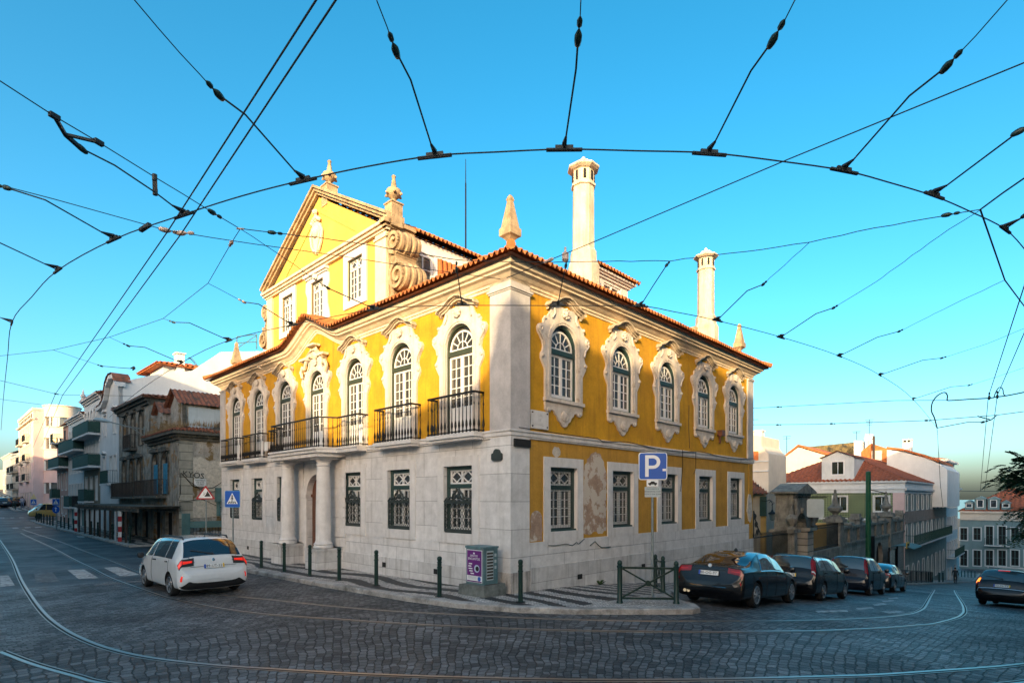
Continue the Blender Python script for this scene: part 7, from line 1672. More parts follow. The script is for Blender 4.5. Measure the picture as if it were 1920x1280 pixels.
def parked(rr_px,fr_px):  # right-hand wheel contacts -> rear axle centre
    a=GND(*rr_px); return a
a=GND(1415,1139); hd=UF(UR)+rad(1.5); lf=V((-math.sin(hd),math.cos(hd),0)); ra=a+lf*.86
car('black_saloon_car','glossy black saloon car with chrome window trim parked nearest the corner railing',saloon(4.9,1.46,1.86),(1.0,3.97),.335,BLACK,dict(
  patches=[('side_window','car_glass',sal_side),('rear_window','car_glass',sal_rear),('windscreen','car_glass',sal_ws),
    ('tail_lamp','red_lens',[(((1.75,6.2),(3.0,6.2),(2.95,9.9),(1.95,9.95)),dict(nu=5,nv=9,off=.010))]),
    ('lamp_strip','red_bright',[(((2.3,8.0),(2.55,8.0),(2.5,9.6),(2.35,9.6)),dict(nu=3,nv=5,off=.016))]),
    ('rear_reflector','red_lens',[(((1.2,5.2),(1.5,5.2),(1.5,6.6),(1.2,6.6)),dict(nu=3,nv=5,off=.010))])],
  extra=[('chrome_window_trim','chrome',sidetrim),('badge','clear_lens',badge(3.55,11,.05)),('antenna','trim_black',lambda m,c:m.lathe([(.06,0),(.04,.05),(.01,.08)],8,c.P(7.2,11))),('door_handle','chrome',handles((7.3,9.0),5.6)),('door_seam','trim_black',doorseams((6.9,8.4,10.6))),('exhaust','chrome',lambda m,c:[m.lathe([(.04,0),(.045,.08),(.035,.08)],10,(.09,y,.33),ax=(-1,0,0)) for y in (.52,.62)]),('boot_seam','trim_black',tailgate_seams([(4.9,9.3),(3.9,9.95),(3.0,10.1),(2.4,10.0),(2.35,11)])),('bumper_strip','chrome',lambda m,c:m.tube([V((-.006,y,.5)) if abs(y)<.5 else V((.03,y,.5)) for y in (-.6,-.45,0,.45,.6)],.008,4))],
  plate=(.035,.84,'80-OG-97',-.16),mirror=(3.45,1.0),spokes=10,mirror_paint=True,yellow=False),(ra.x,ra.y),hd)
a=GND(1543,1126); hd=UF(UR); lf=V((-math.sin(hd),math.cos(hd),0)); ra=a+lf*.84
stv=hatch(4.52,1.47,1.77,zbelt=.95,slope=.34,wsbase=3.5,wstop=2.85,roofdrop=.03,rw=.66)
car('dark_estate_car','black estate car with tall upright red tail lamps, second in the parked row',stv,(.98,3.62),.315,BLACK,dict(
  patches=[('side_window','car_glass',side3(0)),('rear_window','car_glass_sky',[(((4.15,8.1),(5.85,8.3),(5.85,11),(4.15,11)),dict(nu=8,nv=8,off=.006))]),('windscreen','car_glass',wind),
    ('tail_lamp','red_lens',[(((2.9,6.4),(6.0,7.5),(6.0,8.7),(2.9,8.9)),dict(nu=9,nv=6,off=.012))]),('lamp_reflector','clear_lens',[(((3.3,6.9),(3.7,6.9),(3.7,8.7),(3.3,8.7)),dict(nu=3,nv=4,off=.018))])],
  extra=[('roof_rail','trim_black',roof_rails(6.25,9.0)),('rear_wiper','trim_black',wiper),('door_handle','trim_black',handles((7.0,8.25),5.75)),('door_seam','trim_black',doorseams((6.75,8.6,10.7)))],
  plate=(.07,.80,'47-AX-18',-.2),mirror=(3.2,1.02),spokes=5,mirror_paint=True),(ra.x,ra.y),hd)
a=GND(1632,1116); ra=a+lf*.8
sti=hatch(3.95,1.66,1.70,zbelt=1.0,slope=.36,wsbase=3.35,wstop=2.45,hood=1.12,nose=.92,roofdrop=.05,rw=.66)
car('tall_hatchback_car','dark blue tall hatchback with long red corner lamps, third in the parked row',sti,(.62,3.13),.3,NAVY,dict(
  patches=[('side_window','car_glass',side3(0)),('rear_window','car_glass_sky',[(((4.1,8.1),(5.85,8.3),(5.85,11),(4.1,11)),dict(nu=8,nv=8,off=.006))]),('windscreen','car_glass',wind),('tail_lamp','red_lens',[(((3.4,6.6),(6.0,7.7),(6.0,8.8),(3.4,8.9)),dict(nu=9,nv=5,off=.012))])],
  extra=[('rear_wiper','trim_black',wiper),('antenna','trim_black',antenna),('door_handle','trim_black',handles((7.0,8.25),5.75)),('door_seam','trim_black',doorseams((6.75,8.6,10.7)))],
  plate=(.08,.62,'34-71-ZT',-.2),mirror=(2.95,1.1),spokes=6,mirror_paint=True),(ra.x,ra.y),hd)
a=GND(1676,1110); ra=a+lf*.84
car('dark_saloon_car','dark grey saloon with round tail lamp, furthest in the parked row',saloon(4.76,1.47,1.82),(1.0,3.7),.32,DGREY,dict(
  patches=[('side_window','car_glass',sal_side),('rear_window','car_glass',sal_rear),('windscreen','car_glass',sal_ws),('tail_lamp','red_lens',[(((1.85,6.4),(3.0,6.4),(2.9,9.4),(2.05,9.4)),dict(nu=5,nv=8,off=.010))]),('lamp_ring','clear_lens',[(((2.3,7.6),(2.7,7.6),(2.65,8.8),(2.35,8.8)),dict(nu=4,nv=5,off=.016))])],
  extra=[('chrome_window_trim','chrome',sidetrim),('door_handle','chrome',handles((7.3,9.0),5.6)),('door_seam','trim_black',doorseams((6.9,8.4,10.6)))],
  plate=(.04,.80,'61-DH-35',-.16),mirror=(3.4,1.0),spokes=5,mirror_paint=True),(ra.x,ra.y),hd)
ra=S(20.1,-8.75); ra=GND(1840,1132); ra=ra-lf*.78; hd=UF(UR)-rad(6)
stq=hatch(4.5,1.52,1.75,zbelt=.95,slope=.44,wsbase=3.5,wstop=2.85,rw=.66)
car('braking_estate_car','black estate car with a silver roof rack and glowing brake lights at the right edge',stq,(.9,3.55),.315,BLACK,dict(
  patches=[('side_window','car_glass',side3(0)),('rear_window','car_glass_sky',[(((4.2,8.2),(5.8,8.4),(5.8,11),(4.2,11)),dict(nu=8,nv=8,off=.006))]),('windscreen','car_glass',wind),
    ('tail_lamp','red_lens',[(((2.95,6.4),(4.6,6.6),(4.6,8.6),(2.95,8.9)),dict(nu=7,nv=6,off=.010))]),('brake_lamp','amber_lit',[(((3.6,6.8),(4.5,7.0),(4.5,8.5),(3.6,8.6)),dict(nu=5,nv=5,off=.018))]),
    ('high_brake_lamp','red_lit',[(((5.72,10.45),(5.86,10.45),(5.86,11),(5.72,11)),dict(nu=2,nv=4,off=.016))]),
    ('bumper_strip','alloy',[(((1.55,5.6),(1.85,5.6),(1.85,11),(1.55,11)),dict(nu=2,nv=8,off=.008))])],
  extra=[('rear_wiper','trim_black',wiper),('roof_rack','alloy',lambda m,c:[m.bar((x,-.62,1.62),(x,.62,1.62),.07,.05) for x in (1.0,2.2)]+[m.bar((.8,y,1.575),(2.6,y,1.575),.05,.07) for y in (-.56,.56)]),('door_handle','trim_black',handles((7.0,8.25),5.75)),('door_seam','trim_black',doorseams((6.75,8.6,10.7)))],
  plate=(.06,.84,'53-76-TV',-.2),mirror=(3.2,1.0),spokes=5,mirror_paint=True),(ra.x,ra.y),hd)
# ---- mustard van nosing out of the cross street: heading -p
vs_=[(0,.45,.75,.8,.66,.62,.55),(.03,.34,.95,1.3,.78,.76,.68),(.06,.3,1.02,1.75,.82,.8,.70),(.16,.28,1.05,1.88,.83,.81,.71),(1.2,.28,1.05,1.93,.84,.82,.72),(2.4,.28,1.05,1.93,.84,.82,.72),(3.0,.28,1.04,1.87,.84,.82,.71),(3.45,.28,1.02,1.5,.84,.81,.72),(3.85,.28,.98,1.08,.83,.79,.72),(4.12,.3,.8,.92,.8,.76,.68),(4.22,.34,.62,.72,.74,.7,.6),(4.26,.42,.55,.6,.6,.56,.5)]
g=GND(58,972)
p,q=PQ(g.x,g.y); rp=S(1.25,82.)
car('mustard_van','mustard yellow panel van nosing out of the cross street',vs_,(.75,3.25),.3,MUST,dict(
  patches=[('side_window','car_glass',[(((3.2,6.3),(4.1,6.3),(4.1,8.4),(3.2,8.4)),),(((4.2,6.3),(5.2,6.3),(5.2,8.4),(4.2,8.4)),),(((5.3,6.3),(7.6,6.35),(6.35,8.4),(5.3,8.4)),)]),('windscreen','car_glass',[(((6.25,8.6),(7.85,8.2),(7.85,11),(6.25,11)),dict(nu=6,nv=8))]),('headlamp','clear_lens',[(((8.7,7.),(9.3,7.),(9.3,8.8),(8.7,8.8)),dict(nu=3,nv=4))]),('tail_lamp','red_lens',[(((.8,5.2),(1.5,5.2),(1.5,6.2),(.8,6.2)),dict(nu=3,nv=4))])],
  extra=[('door_seam','trim_black',doorseams((4.15,5.25,7.3)))],plate=(-.01,.7,'HB-42-19',0.),mirror=(3.5,1.25),spokes=4,rim='disc',rimmat='trim_black'),(rp.x,rp.y),UF(UR)+math.pi)
# ---- cars parked far up the left street
for i,(px,py,lab) in enumerate(((8,951,'dark car with a teal sheen parked far up the left street, nearest the frame edge'),(22,950,'dark car parked far up the left street behind the teal one'),(34,949,'dark car parked far up the left street beside the last bollards'))):
    g=GND(px,py); 
    car('parked_car',lab,hatch(4.1,1.48,1.72),(.7,3.25),.3,(NAVY,BLACK,DGREY)[i],dict(patches=[('side_window','car_glass',side3(0)),('rear_window','car_glass',rear_glass),('tail_lamp','red_lens',[lamp(3.0,4.1,6.2,8.6)])],plate=(.07,.78,'12-34-AB',-.2),mirror=(3.1,1.)),(g.x,g.y),UF(UL),0.,'cars parked far up the left street')
# ================================================================ STREET FURNITURE, SIGNS, PEOPLE, TREE
K['bollard']=mat('dark_green_bollard_paint',(.005,.026,.021),.4,.2,5.,.1,grit=40)
K['galv']=mat('galvanised_post',(.26,.29,.29),.5,.2,6.,.1,metal=.5)
K['sign_blue']=simple('blue_sign_face',(.012,.09,.42),.4); K['sign_white']=simple('white_sign_face',(.75,.76,.76),.4); K['sign_red']=simple('red_sign_face',(.36,.012,.02),.4); K['sign_black']=simple('black_sign_ink',(.008,.008,.008),.5)
K['plate_grey']=simple('grey_sign_plate',(.40,.45,.46),.5)
def bollard_root(label,loc,h=1.03,group='green bollards along the pavement edge'):
    t=thing('bollard',label,'bollard',loc,0,group); k=h/1.03
    m=MB(); m.lathe([(r,z*k) for r,z in ((.075,.0),(.075,.02),(.06,.03),(.058,.1),(.056,.72),(.066,.73),(.066,.76),(.054,.77),(.054,.86),(.064,.87),(.064,.89),(.046,.9),(.05,.91),(.058,.94),(.064,.975),(.055,1.01),(.03,1.03),(.005,1.035))],14); m.build('post',K['bollard'],t)
    m=MB(); m.lathe([(.12,0),(.12,.012),(.07,.015)],14); m.build('base_plate',K['iron'],t)
    return t
B0=None
pcs=('green bollard behind the white estate car','green bollard just right of the white estate car','green bollard in front of the left portico column','green bollard in front of the brown palace door','green bollard just right of the portico','green bollard below the second barred window from the corner','green bollard standing on the paving left of the purple poster cabinet','green bollard at the palace corner, right of the poster cabinet')
for (px,py),lab in zip(((490,1064),(533,1071.5),(581,1079),(636,1087.5),(705.5,1097),(824,1118),(976,1128)),(pcs[0],pcs[1],pcs[2],pcs[3],pcs[4],pcs[6],pcs[7])):
    g=GND(px,py,.13)
    if B0 is None: B0=bollard_root(lab,g)
    else: dup(B0,g,0,lab)
k=0
for q in (30.6,33.,35.4,37.8,40.2,42.6,45.,47.6,50.2,52.8,55.,57.,59.5,62.,64.,66.,68.5,70.5,72.5,74.5):
    z=zpq(-2.15,q)+.13; dup(B0,S(-2.15,q,z),0,'small dark bollard in the line beside the left street houses','far bollards of the left street'); k+=1
for j in range(9):
    q=97.5+j*2.1; dup(B0,S(-2.15,q,zpq(-2.15,q)+.13),0,'tiny dark bollard along the kerb past the mustard van','bollards beyond the cross street')
for px in (1741,1748,1761,1768,1783,1796,1803,1809,1815,1821,1828):
    p_,_=FP(px,1000,97.) ,0; q=p_[0]; p=97.
    if px<1775: p,q=RQ(px,1000,-2.0)[0],-2.
    b=dup(B0,S(p,q,zpq(p,q)+.1),0,'dark bollard in the far row at the bottom of the right street','far bollards of the right street')
# ---- railing at the far right kerb
t=thing('kerb_railing','black kerb railing beyond the parked cars on the right street','railing',S(37.5,-2.0,0),RF)
m=MB()
for k in range(44):
    x=k*.42; z=zpq(37.5+x,-2.)+.13; m.bar((x,0,z),(x,0,z+1.05),.06 if k%6==0 else .03)
m.build('bars',K['iron'],t)
m=MB(); 
for h in (.15,1.0): m.tube([(x*.42,0,zpq(37.5+x*.42,-2.)+.13+h) for x in range(44)],.03,5)
m.build('rail',K['iron'],t)
# ---- green cross barriers at the corner tip
def barrier(label,a,b):
    a=V(a);b=V(b); t=thing('cross_barrier',label,'barrier',a,0,'green cross braced barriers'); d=b-a
    for p in (V((0,0,0)),d):
        m=MB(); m.lathe([(.085,0),(.075,.04),(.062,.06),(.06,.86),(.072,.87),(.072,.9),(.05,.92),(.062,.97),(.05,1.02),(.01,1.05)],14,p); m.build('post',K['bollard'],t)
    m=MB(); u=d.normalized()*.06
    for h in (.12,.86): m.bar(u+V((0,0,h)),d-u+V((0,0,h)),.04,.05)
    m.build('rail',K['bollard'],t)
    m=MB(); m.bar(u+V((0,0,.14)),d-u+V((0,0,.84)),.03,.04); m.bar(u+V((0,.035,.84)),d-u+V((0,.035,.14)),.03,.04); c=d/2+V((0,0,.49)); m.lathe([(.07,-.03),(.07,.03)],10,c,ax=(d.y,-d.x,0)); m.build('cross_brace',K['bollard'],t)
barrier('green cross braced barrier facing the road at the pavement tip',GND(1162,1130,.13),GND(1268,1131,.13))
barrier('green cross braced barrier behind the parking sign pole, beside the black saloon',GND(1243,1110,.13),GND(1229,1099,.13))
# ---- parking sign
g=GND(1224,1119,.13); t=thing('parking_sign','blue parking sign on a grey pole with a small car plate and text plate below','sign',g,0)
Y=g.y; zc=lambda py:E+(HY-py)*Y/F-g.z; sx=lambda px:(px-CX)*Y/F-g.x
m=MB(); m.tube([(0,.04,0),(0,.04,zc(852))],.032,10); m.build('pole',K['galv'],t)
tilt=M.Rotation(rad(-6),4,'Z')
m=MB(); m.x=tilt; w=.37; zc0=zc(873.5)
m.prism(rrect(-w,zc0-w*.98,w,zc0+w*.98,.07),-.012,.006,m=1); m.prism(rrect(-w+.022,zc0-w*.98+.022,w-.022,zc0+w*.98-.022,.055),-.016,-.012,m=0); fo=m.build('sign_panel',[K['sign_blue'],K['sign_white']],t)
m=MB(); m.x=tilt; x0=-.20; m.prism(rect(x0,zc0-.28,x0+.09,zc0+.29),-.021,-.016)
O=[(x0+.09,zc0+.29)]+[(x0+.2+.19*math.cos(rad(a)),zc0+.11+.18*math.sin(rad(a))) for a in range(90,-91,-12)]+[(x0+.09,zc0-.07)]
I=[(x0+.09,zc0+.205)]+[(x0+.2+.1*math.cos(rad(a)),zc0+.11+.095*math.sin(rad(a))) for a in range(90,-91,-12)]+[(x0+.09,zc0+.015)]
m.prism(O+I[::-1],-.021,-.016); m.build('letter',K['sign_white'],fo)
m=MB(); m.x=tilt; m.prism(rect(.25,zc0-.13,.34,zc0-.07),-.02,-.016); m.build('sticker',K['sign_white'],fo)
m=MB(); m.x=tilt; z1=zc(905.5); m.prism(rrect(-.16,z1-.085,.14,z1+.085,.02),-.012,.004,m=0); po=m.build('car_plate',[K['sign_white']],t)
m=MB(); m.x=tilt; m.prism([(-.12,z1-.03),(.11,z1-.03),(.115,z1+.005),(.06,z1+.02),(.03,z1+.05),(-.04,z1+.05),(-.075,z1+.015),(-.125,z1+.005)],-.016,-.012)
for x in (-.075,.06): m.lathe([(.025,-.012),(.025,.0)],10,(x,-.017,z1-.035),ax=(0,1,0))
m.build('car_symbol',K['sign_black'],po)
m=MB(); m.x=tilt; z2=zc(921.5); m.prism(rrect(-.21,z2-.14,.2,z2+.13,.015),-.012,.004); po=m.build('text_plate',K['plate_grey'],t)
m=MB()
for i,s_ in enumerate(('EXCLUSIVO A','RESIDENTES COM','DÍSTICO DA ZONA')): text(m,s_,.052,tilt@M.Translation((-.005,-.014,z2+.075-.07*i))@FACE,ext=.001)
m.build('lettering',K['sign_black'],po)
# ---- pedestrian crossing sign (square blue)
def crossing_sign(parent,zc0,w,tilt=M(),scale=1.):
    m=MB(); m.x=tilt; m.prism(rrect(-w,zc0-w*.95,w,zc0+w*.95,.05*scale),-.012,.006,m=1); m.prism(rrect(-w+.02*scale,zc0-w*.95+.02*scale,w-.02*scale,zc0+w*.95-.02*scale,.04*scale),-.016,-.012,m=0); fo=m.build('sign_panel',[K['sign_blue'],simple('pale_blue_sign_rim',(.10,.32,.62),.4)],parent)
    m=MB(); m.x=tilt; s=w/.36; T=lambda x,z:(x*s,zc0+z*s); m.prism([T(-.27,-.2),T(.27,-.2),T(0,.25)],-.02,-.016); m.build('white_triangle',K['sign_white'],fo)
    m=MB(); m.x=tilt
    for x in (-.2,-.09,.02,.13): m.prism([T(x,-.18),T(x+.06,-.18),T(x*.75+.05,-.1),T(x*.75,-.1)],-.023,-.02)
    m.lathe([(.035*s,0),(.035*s,.004)],10,(0,-.021,zc0+.13*s),ax=(0,-1,0))
    for a,b,wd in (((0,.09),(0,-.03),.06),((0,.08),(-.09,-.01),.025),((0,.08),(.08,0.),.025),((0,-.03),(-.07,-.16),.032),((0,-.03),(.06,-.16),.032)):
        A_=T(*a);B_=T(*b); m.bar((A_[0],-.022,A_[1]),(B_[0],-.022,B_[1]),wd*s,.004)
    m.build('walking_figure',K['sign_black'],fo); return fo
p_=S(-1.75,14.1); 
Y=23.0; x=(436-CX)*Y/F; pos=V((x,Y,zg(x,Y)+.13)); t=thing('crossing_sign','square blue pedestrian crossing sign on a pole in front of the palace left end','sign',pos,0)
zc0=E+(HY-935)*Y/F-pos.z; m=MB(); m.tube([(0,.04,0),(0,.04,zc0+.3)],.032,10); m.build('pole',K['galv'],t)
fo=crossing_sign(t,zc0,.36,M.Rotation(rad(-14),4,'Z'))
# ---- falling rocks warning triangle
Y=28.6; x=(385.5-CX)*Y/F; pos=V((x,Y,zg(x,Y)+.0)); t=thing('warning_sign','red rimmed triangular falling rocks sign in front of the patchy side wall','sign',pos,0)
zt_=E+(HY-910)*Y/F-pos.z; zb_=E+(HY-935.5)*Y/F-pos.z; w=.43
m=MB(); m.tube([(0,.05,0),(0,.05,zt_-.1)],.032,10); m.build('pole',K['galv'],t)
def tri(k,): 
    c=((0,zt_-.06),(-w+.05,zb_+.05),(w-.05,zb_+.05)); cz=(zt_+2*zb_)/3; out=[]
    for i,(a,b) in enumerate(c):
        for d in ((60,90,120),(180,210,240),(300,330,360))[i]: out.append((a*k+.055*k*math.cos(rad(d)),cz+(b-cz)*k+.055*k*math.sin(rad(d))))
    return out
m=MB(); m.x=M.Rotation(rad(12),4,'Z'); m.prism(tri(1.),-.012,.006); fo=m.build('sign_panel',K['sign_red'],t)
m=MB(); m.x=M.Rotation(rad(12),4,'Z'); m.prism(tri(.74),-.016,-.012); m.build('white_field',K['sign_white'],fo)
m=MB(); m.x=M.Rotation(rad(12),4,'Z'); z0=zb_+.14; m.prism([(-.05,z0),(.25,z0),(.1,z0+.27),(.06,z0+.25),(.07,z0+.19),(.02,z0+.16),(.03,z0+.1),(-.03,z0+.06)],-.02,-.016)
for a,b in ((-.03,.2),(-.07,.13),(-.1,.22),(-.12,.1)): m.lathe([(.018,0),(.018,.004)],7,(a*.8,-.016,z0+b*.9),ax=(0,-1,0))
m.build('rockfall_symbol',K['sign_black'],fo)
# ---- far signs of the left street
Y=72.; x=(63-CX)*Y/F; t=thing('sign_post','yellow triangular plate over a blue crossing sign behind the mustard van','sign',(x,Y,zg(x,Y)),0)
z1=E+(HY-941)*Y/F-zg(x,Y); m=MB(); m.tube([(0,.05,0),(0,.05,z1+1.)],.05,8); m.build('pole',K['galv'],t); crossing_sign(t,z1,.38)
m=MB(); m.prism([(-.42,z1+.42),(.42,z1+.42),(0,z1+1.12)],-.012,.006); m.build('triangle_plate',simple('pale_yellow_plate',(.7,.5,.25),.5),t)  # plain warm yellow plate, one even colour
Y=52.; x=(105-CX)*Y/F; t=thing('sign_post','blue square sign over a round blue arrow sign beside the pink house','sign',(x,Y,zg(x,Y)),0)
z1=E+(HY-941)*Y/F-zg(x,Y); m=MB(); m.tube([(0,.05,0),(0,.05,z1+.4)],.05,8); m.build('pole',K['galv'],t); crossing_sign(t,z1,.32)
m=MB(); m.lathe([(.34,0),(.34,.015)],20,(0,-.005,z1-.68),ax=(0,-1,0)); fo=m.build('round_panel',K['sign_blue'],t)
m=MB(); m.box(-.03,-.026,z1-.86,.03,-.02,z1-.58); m.prism([(-.12,z1-.6),(.12,z1-.6),(0,z1-.46)],-.026,-.02); m.build('arrow',K['sign_white'],fo)
# ---- poster cabinet
g=GND(903,1104,.13); CB=thing('poster_cabinet','blue grey utility cabinet with a purple poster, on a rough concrete block','cabinet',S(-.95,1.75,zpq(-.5,1.3)+.12),LF)
K['cab']=mat('blue_grey_cabinet_paint',(.10,.19,.21),.55,.3,4.,.15,streak=.35,streak_col=(.16,.08,.05))
CB.location=S(-.86,.80,zpq(-.6,.6)+.11)
m=MB(); m.add([(x*(1.0 if z<.1 else .93)+.34,y*(1. if z<.1 else .95)+.26,z+.02*math.sin(x*9+y*7)) for z in (-.1,.3) for x,y in ((-.5,-.42),(.0,-.44),(.52,-.4),(.54,.38),(-.48,.4))],[(0,1,6,5),(1,2,7,6),(2,3,8,7),(3,4,9,8),(4,0,5,9),(5,6,7,8,9)]); m.build('concrete_base',mat('rough_mossy_concrete',(.13,.14,.13),.95,.4,4.,.8,grit=12),CB)
m=MB(); m.box(0,0,.3,.68,.5,1.24); m.box(-.02,-.02,1.24,.7,.52,1.29); m.box(.03,-.012,.36,.65,0,1.2); m.build('cabinet_body',K['cab'],CB)
pur=simple('purple_poster_paper',(.13,.012,.17),.55)
m=MB(); m.box(.045,-.018,.36,.635,-.013,1.2,1); m.box(.06,-.021,.53,.62,-.018,1.185,0); m.box(.06,-.021,.37,.62,-.018,.40,0); po=m.build('poster',[pur,K['sign_white']],CB)
m=MB(); 
text(m,'SANTOS',.078,M.Translation((.33,-.023,1.045))@FACE,ext=.001); text(m,'ENCANTOS',.085,M.Translation((.33,-.023,.965))@FACE,ext=.001)
m.box(.3,-.023,1.09,.36,-.021,1.13); 
for i,(a,w_) in enumerate(((.13,.13),(.11,.12),(.12,.15),(.15,.13),(.2,.13))): m.box(a,-.023,.82-.062*i,a+w_,-.021,.85-.062*i)
m.build('lettering',K['sign_white'],po)
m=MB(); m.lathe([(.1,0),(.1,.003)],18,(.44,-.021,.72),ax=(0,-1,0)); o=m.build('round_picture',simple('pale_blue_print',(.45,.55,.65),.6),po)
m=MB(); m.lathe([(.065,0),(.065,.003)],14,(.46,-.0245,.72),ax=(0,-1,0)); m.build('dark_print',K['sign_black'],po)
m=MB(); m.lathe([(.06,0),(.06,.003)],14,(.53,-.019,.46),ax=(0,-1,0)); m.build('round_stamp',K['sign_blue'],po)
m=MB()
for i in range(9): m.box(.1,-.0195,.44+i*.009,.42,-.0185,.443+i*.009)
m.build('small_print',K['plate_grey'],po)
m=MB(); m.box(.681,.1,.42,.686,.34,1.18,0)
for i in range(9): m.box(.686,.11,.45+i*.08,.689,.33,.50+i*.08,1)
for i in range(3): m.box(.681,.38,.7+i*.16,.686,.45,.78+i*.16,0)
m.build('paper_stickers',[K['plate_grey'],K['dirt']],CB)
m=MB(); m.box(.690,.02,.2,.80,.42,.32); m.build('rusty_edge',K['iron_old'],CB)
# small weed at the foot of the dado
m=MB(); r=random.Random(2)
for k in range(26):
    a=r.uniform(0,6.28); l=r.uniform(.06,.2); h=r.uniform(.04,.2); w_=.03; c,s_=math.cos(a),math.sin(a); m.add([(0,0,.01),(c*l*.5-s_*w_,s_*l*.5+c*w_,h*.8),(c*l,s_*l,h),(c*l*.5+s_*w_,s_*l*.5-c*w_,h*.8)],[(0,1,2,3)])
K['leaf']=mat('green_leaves',(.045,.095,.03),.7,.4,3.,0.,grit=5)
tag(m.build('weed',K['leaf'],None,S(3.9,-.14,zpq(3.9,-.14)+.12)),'small green weed growing at the foot of the pale dado','weed')
# street lamp arm on the derelict house
LA=thing('street_lamp','grey street lamp head on a long arm sticking out from the derelict house','street lamp',S(-.0,36.6,0),LF)
m=MB(); z=L_=None
a_=AT(277,803,39.8); b_=AT(245,800,38.5); c_=AT(218,789,37.5)
m=MB(); inv=(M.Translation(S(0,36.6,0))@M.Rotation(LF,4,'Z')).inverted()
A,B_,C_=inv@a_,inv@b_,inv@c_; A=V((0,0,A.z)); 
m.tube([A,A+V((0,-1.1,.12)),A+V((-.2,-2.0,.35))],.04,7); m.tube([A+V((0,0,-.5)),A+V((0,-.8,.05))],.03,6); m.box(-.05,-.06,A.z-.6,.05,0,A.z+.2); m.build('arm',K['galv'],LA)
m=MB(); e=A+V((-.2,-2.0,.35)); m.tube([e,e+V((-.06,-.25,.06)),e+V((-.16,-.7,.12)),e+V((-.2,-.95,.12))],[.06,.13,.14,.07],9); m.build('lamp_head',K['plate_grey'],LA)
# ---------------------------------------------------------------- people (far away, small)
def person(label,loc,heading,shirt,trousers,skin=(.42,.27,.2),stride=.28,hair=(.02,.015,.012)):
    """one continuous skinned body, walking"""
    t=thing('person',label,'person',loc,heading)
    J={'pel':(0,0,.95),'sp':(0,0,1.15),'ch':(.01,0,1.36),'nk':(.02,0,1.5),'hd':(.04,0,1.62),'ht':(.03,0,1.73)}
    E_=[('pel','sp'),('sp','ch'),('ch','nk'),('nk','hd'),('hd','ht')]; R={'pel':.15,'sp':.135,'ch':.16,'nk':.06,'hd':.095,'ht':.07}
    for sd,s in (('l',1),('r',-1)):
        k=stride*s
        for n,p,r in (('hip',(0,.09*s,.9),.1),('kn',(k*.5+.03,.1*s,.5),.065),('an',(k-.03*(s<0),.1*s,.09+.05*(s<0)),.042),('to',(k+.17,.11*s,.04+.02*(s<0)),.035),('sh',(0,.19*s,1.42),.065),('el',(-k*.35-.02,.25*s,1.15),.045),('wr',(-k*.6+.06,.25*s,.92),.032),('ha',(-k*.6+.09,.24*s,.83),.03)):
            J[n+sd]=p;R[n+sd]=r
        E_+= [('pel','hip'+sd),('hip'+sd,'kn'+sd),('kn'+sd,'an'+sd),('an'+sd,'to'+sd),('ch','sh'+sd),('sh'+sd,'el'+sd),('el'+sd,'wr'+sd),('wr'+sd,'ha'+sd)]
    names=list(J); me=bpy.data.meshes.new('person_body'); me.from_pydata([J[n] for n in names],[(names.index(a),names.index(b)) for a,b in E_],[])
    o=link('body',me,t); sk=o.modifiers.new('skin','SKIN'); sv=me.skin_vertices[0].data
    for i,n in enumerate(names): sv[i].radius=(R[n]*(.8 if n in('pel','sp','ch') else 1),R[n]); sv[i].use_root=(n=='pel')
    sb=o.modifiers.new('sub','SUBSURF'); sb.levels=1; sb.render_levels=1
    dg=bpy.context.evaluated_depsgraph_get(); m2=bpy.data.meshes.new_from_object(o.evaluated_get(dg)); o.modifiers.clear(); o.data=m2
    m2.materials.clear()
    for mm in (simple('skin',skin,.6),shirt,trousers,K['sign_black']): m2.materials.append(mm)
    for f in m2.polygons:
        c=f.center; f.use_smooth=True
        f.material_index=3 if c.z<.1 else 2 if c.z<.98 and abs(c.y)<.19 else 1 if c.z<1.49 and c.z>1.0 else 0 if (c.z>=1.49 or c.z<.93) else 1
    m=MB(); m.lathe([(.1,1.62),(.108,1.68),(.09,1.755),(.04,1.785),(.01,1.79)],10,(.02,0,0)); m.build('hair',simple('dark_hair',hair,.7),t)
    m=MB(); m.lathe([(.018,0),(.012,.03),(.002,.035)],6,(.13,0,1.63),ax=(1,0,0)); m.build('nose',simple('skin_tone',skin,.6),t)
    return t
g=GND(48,962); person('person in a pale shirt and jeans walking on the left pavement behind the van',S(-1.2,100.,zpq(-1.2,100.)+.13),UF(UL)+math.pi,simple('pale_shirt',(.38,.36,.42),.8),simple('blue_jeans',(.10,.14,.22),.8))
p,_=RQ(1792,1000,-1.2); g=S(p,-1.2,zpq(p,-1.2)+.13); g=GND(1791,1094); person('person in dark clothes crossing at the bottom of the right street',g,UF(UR),simple('dark_jacket',(.02,.03,.035),.8),simple('dark_trousers',(.015,.02,.024),.8))
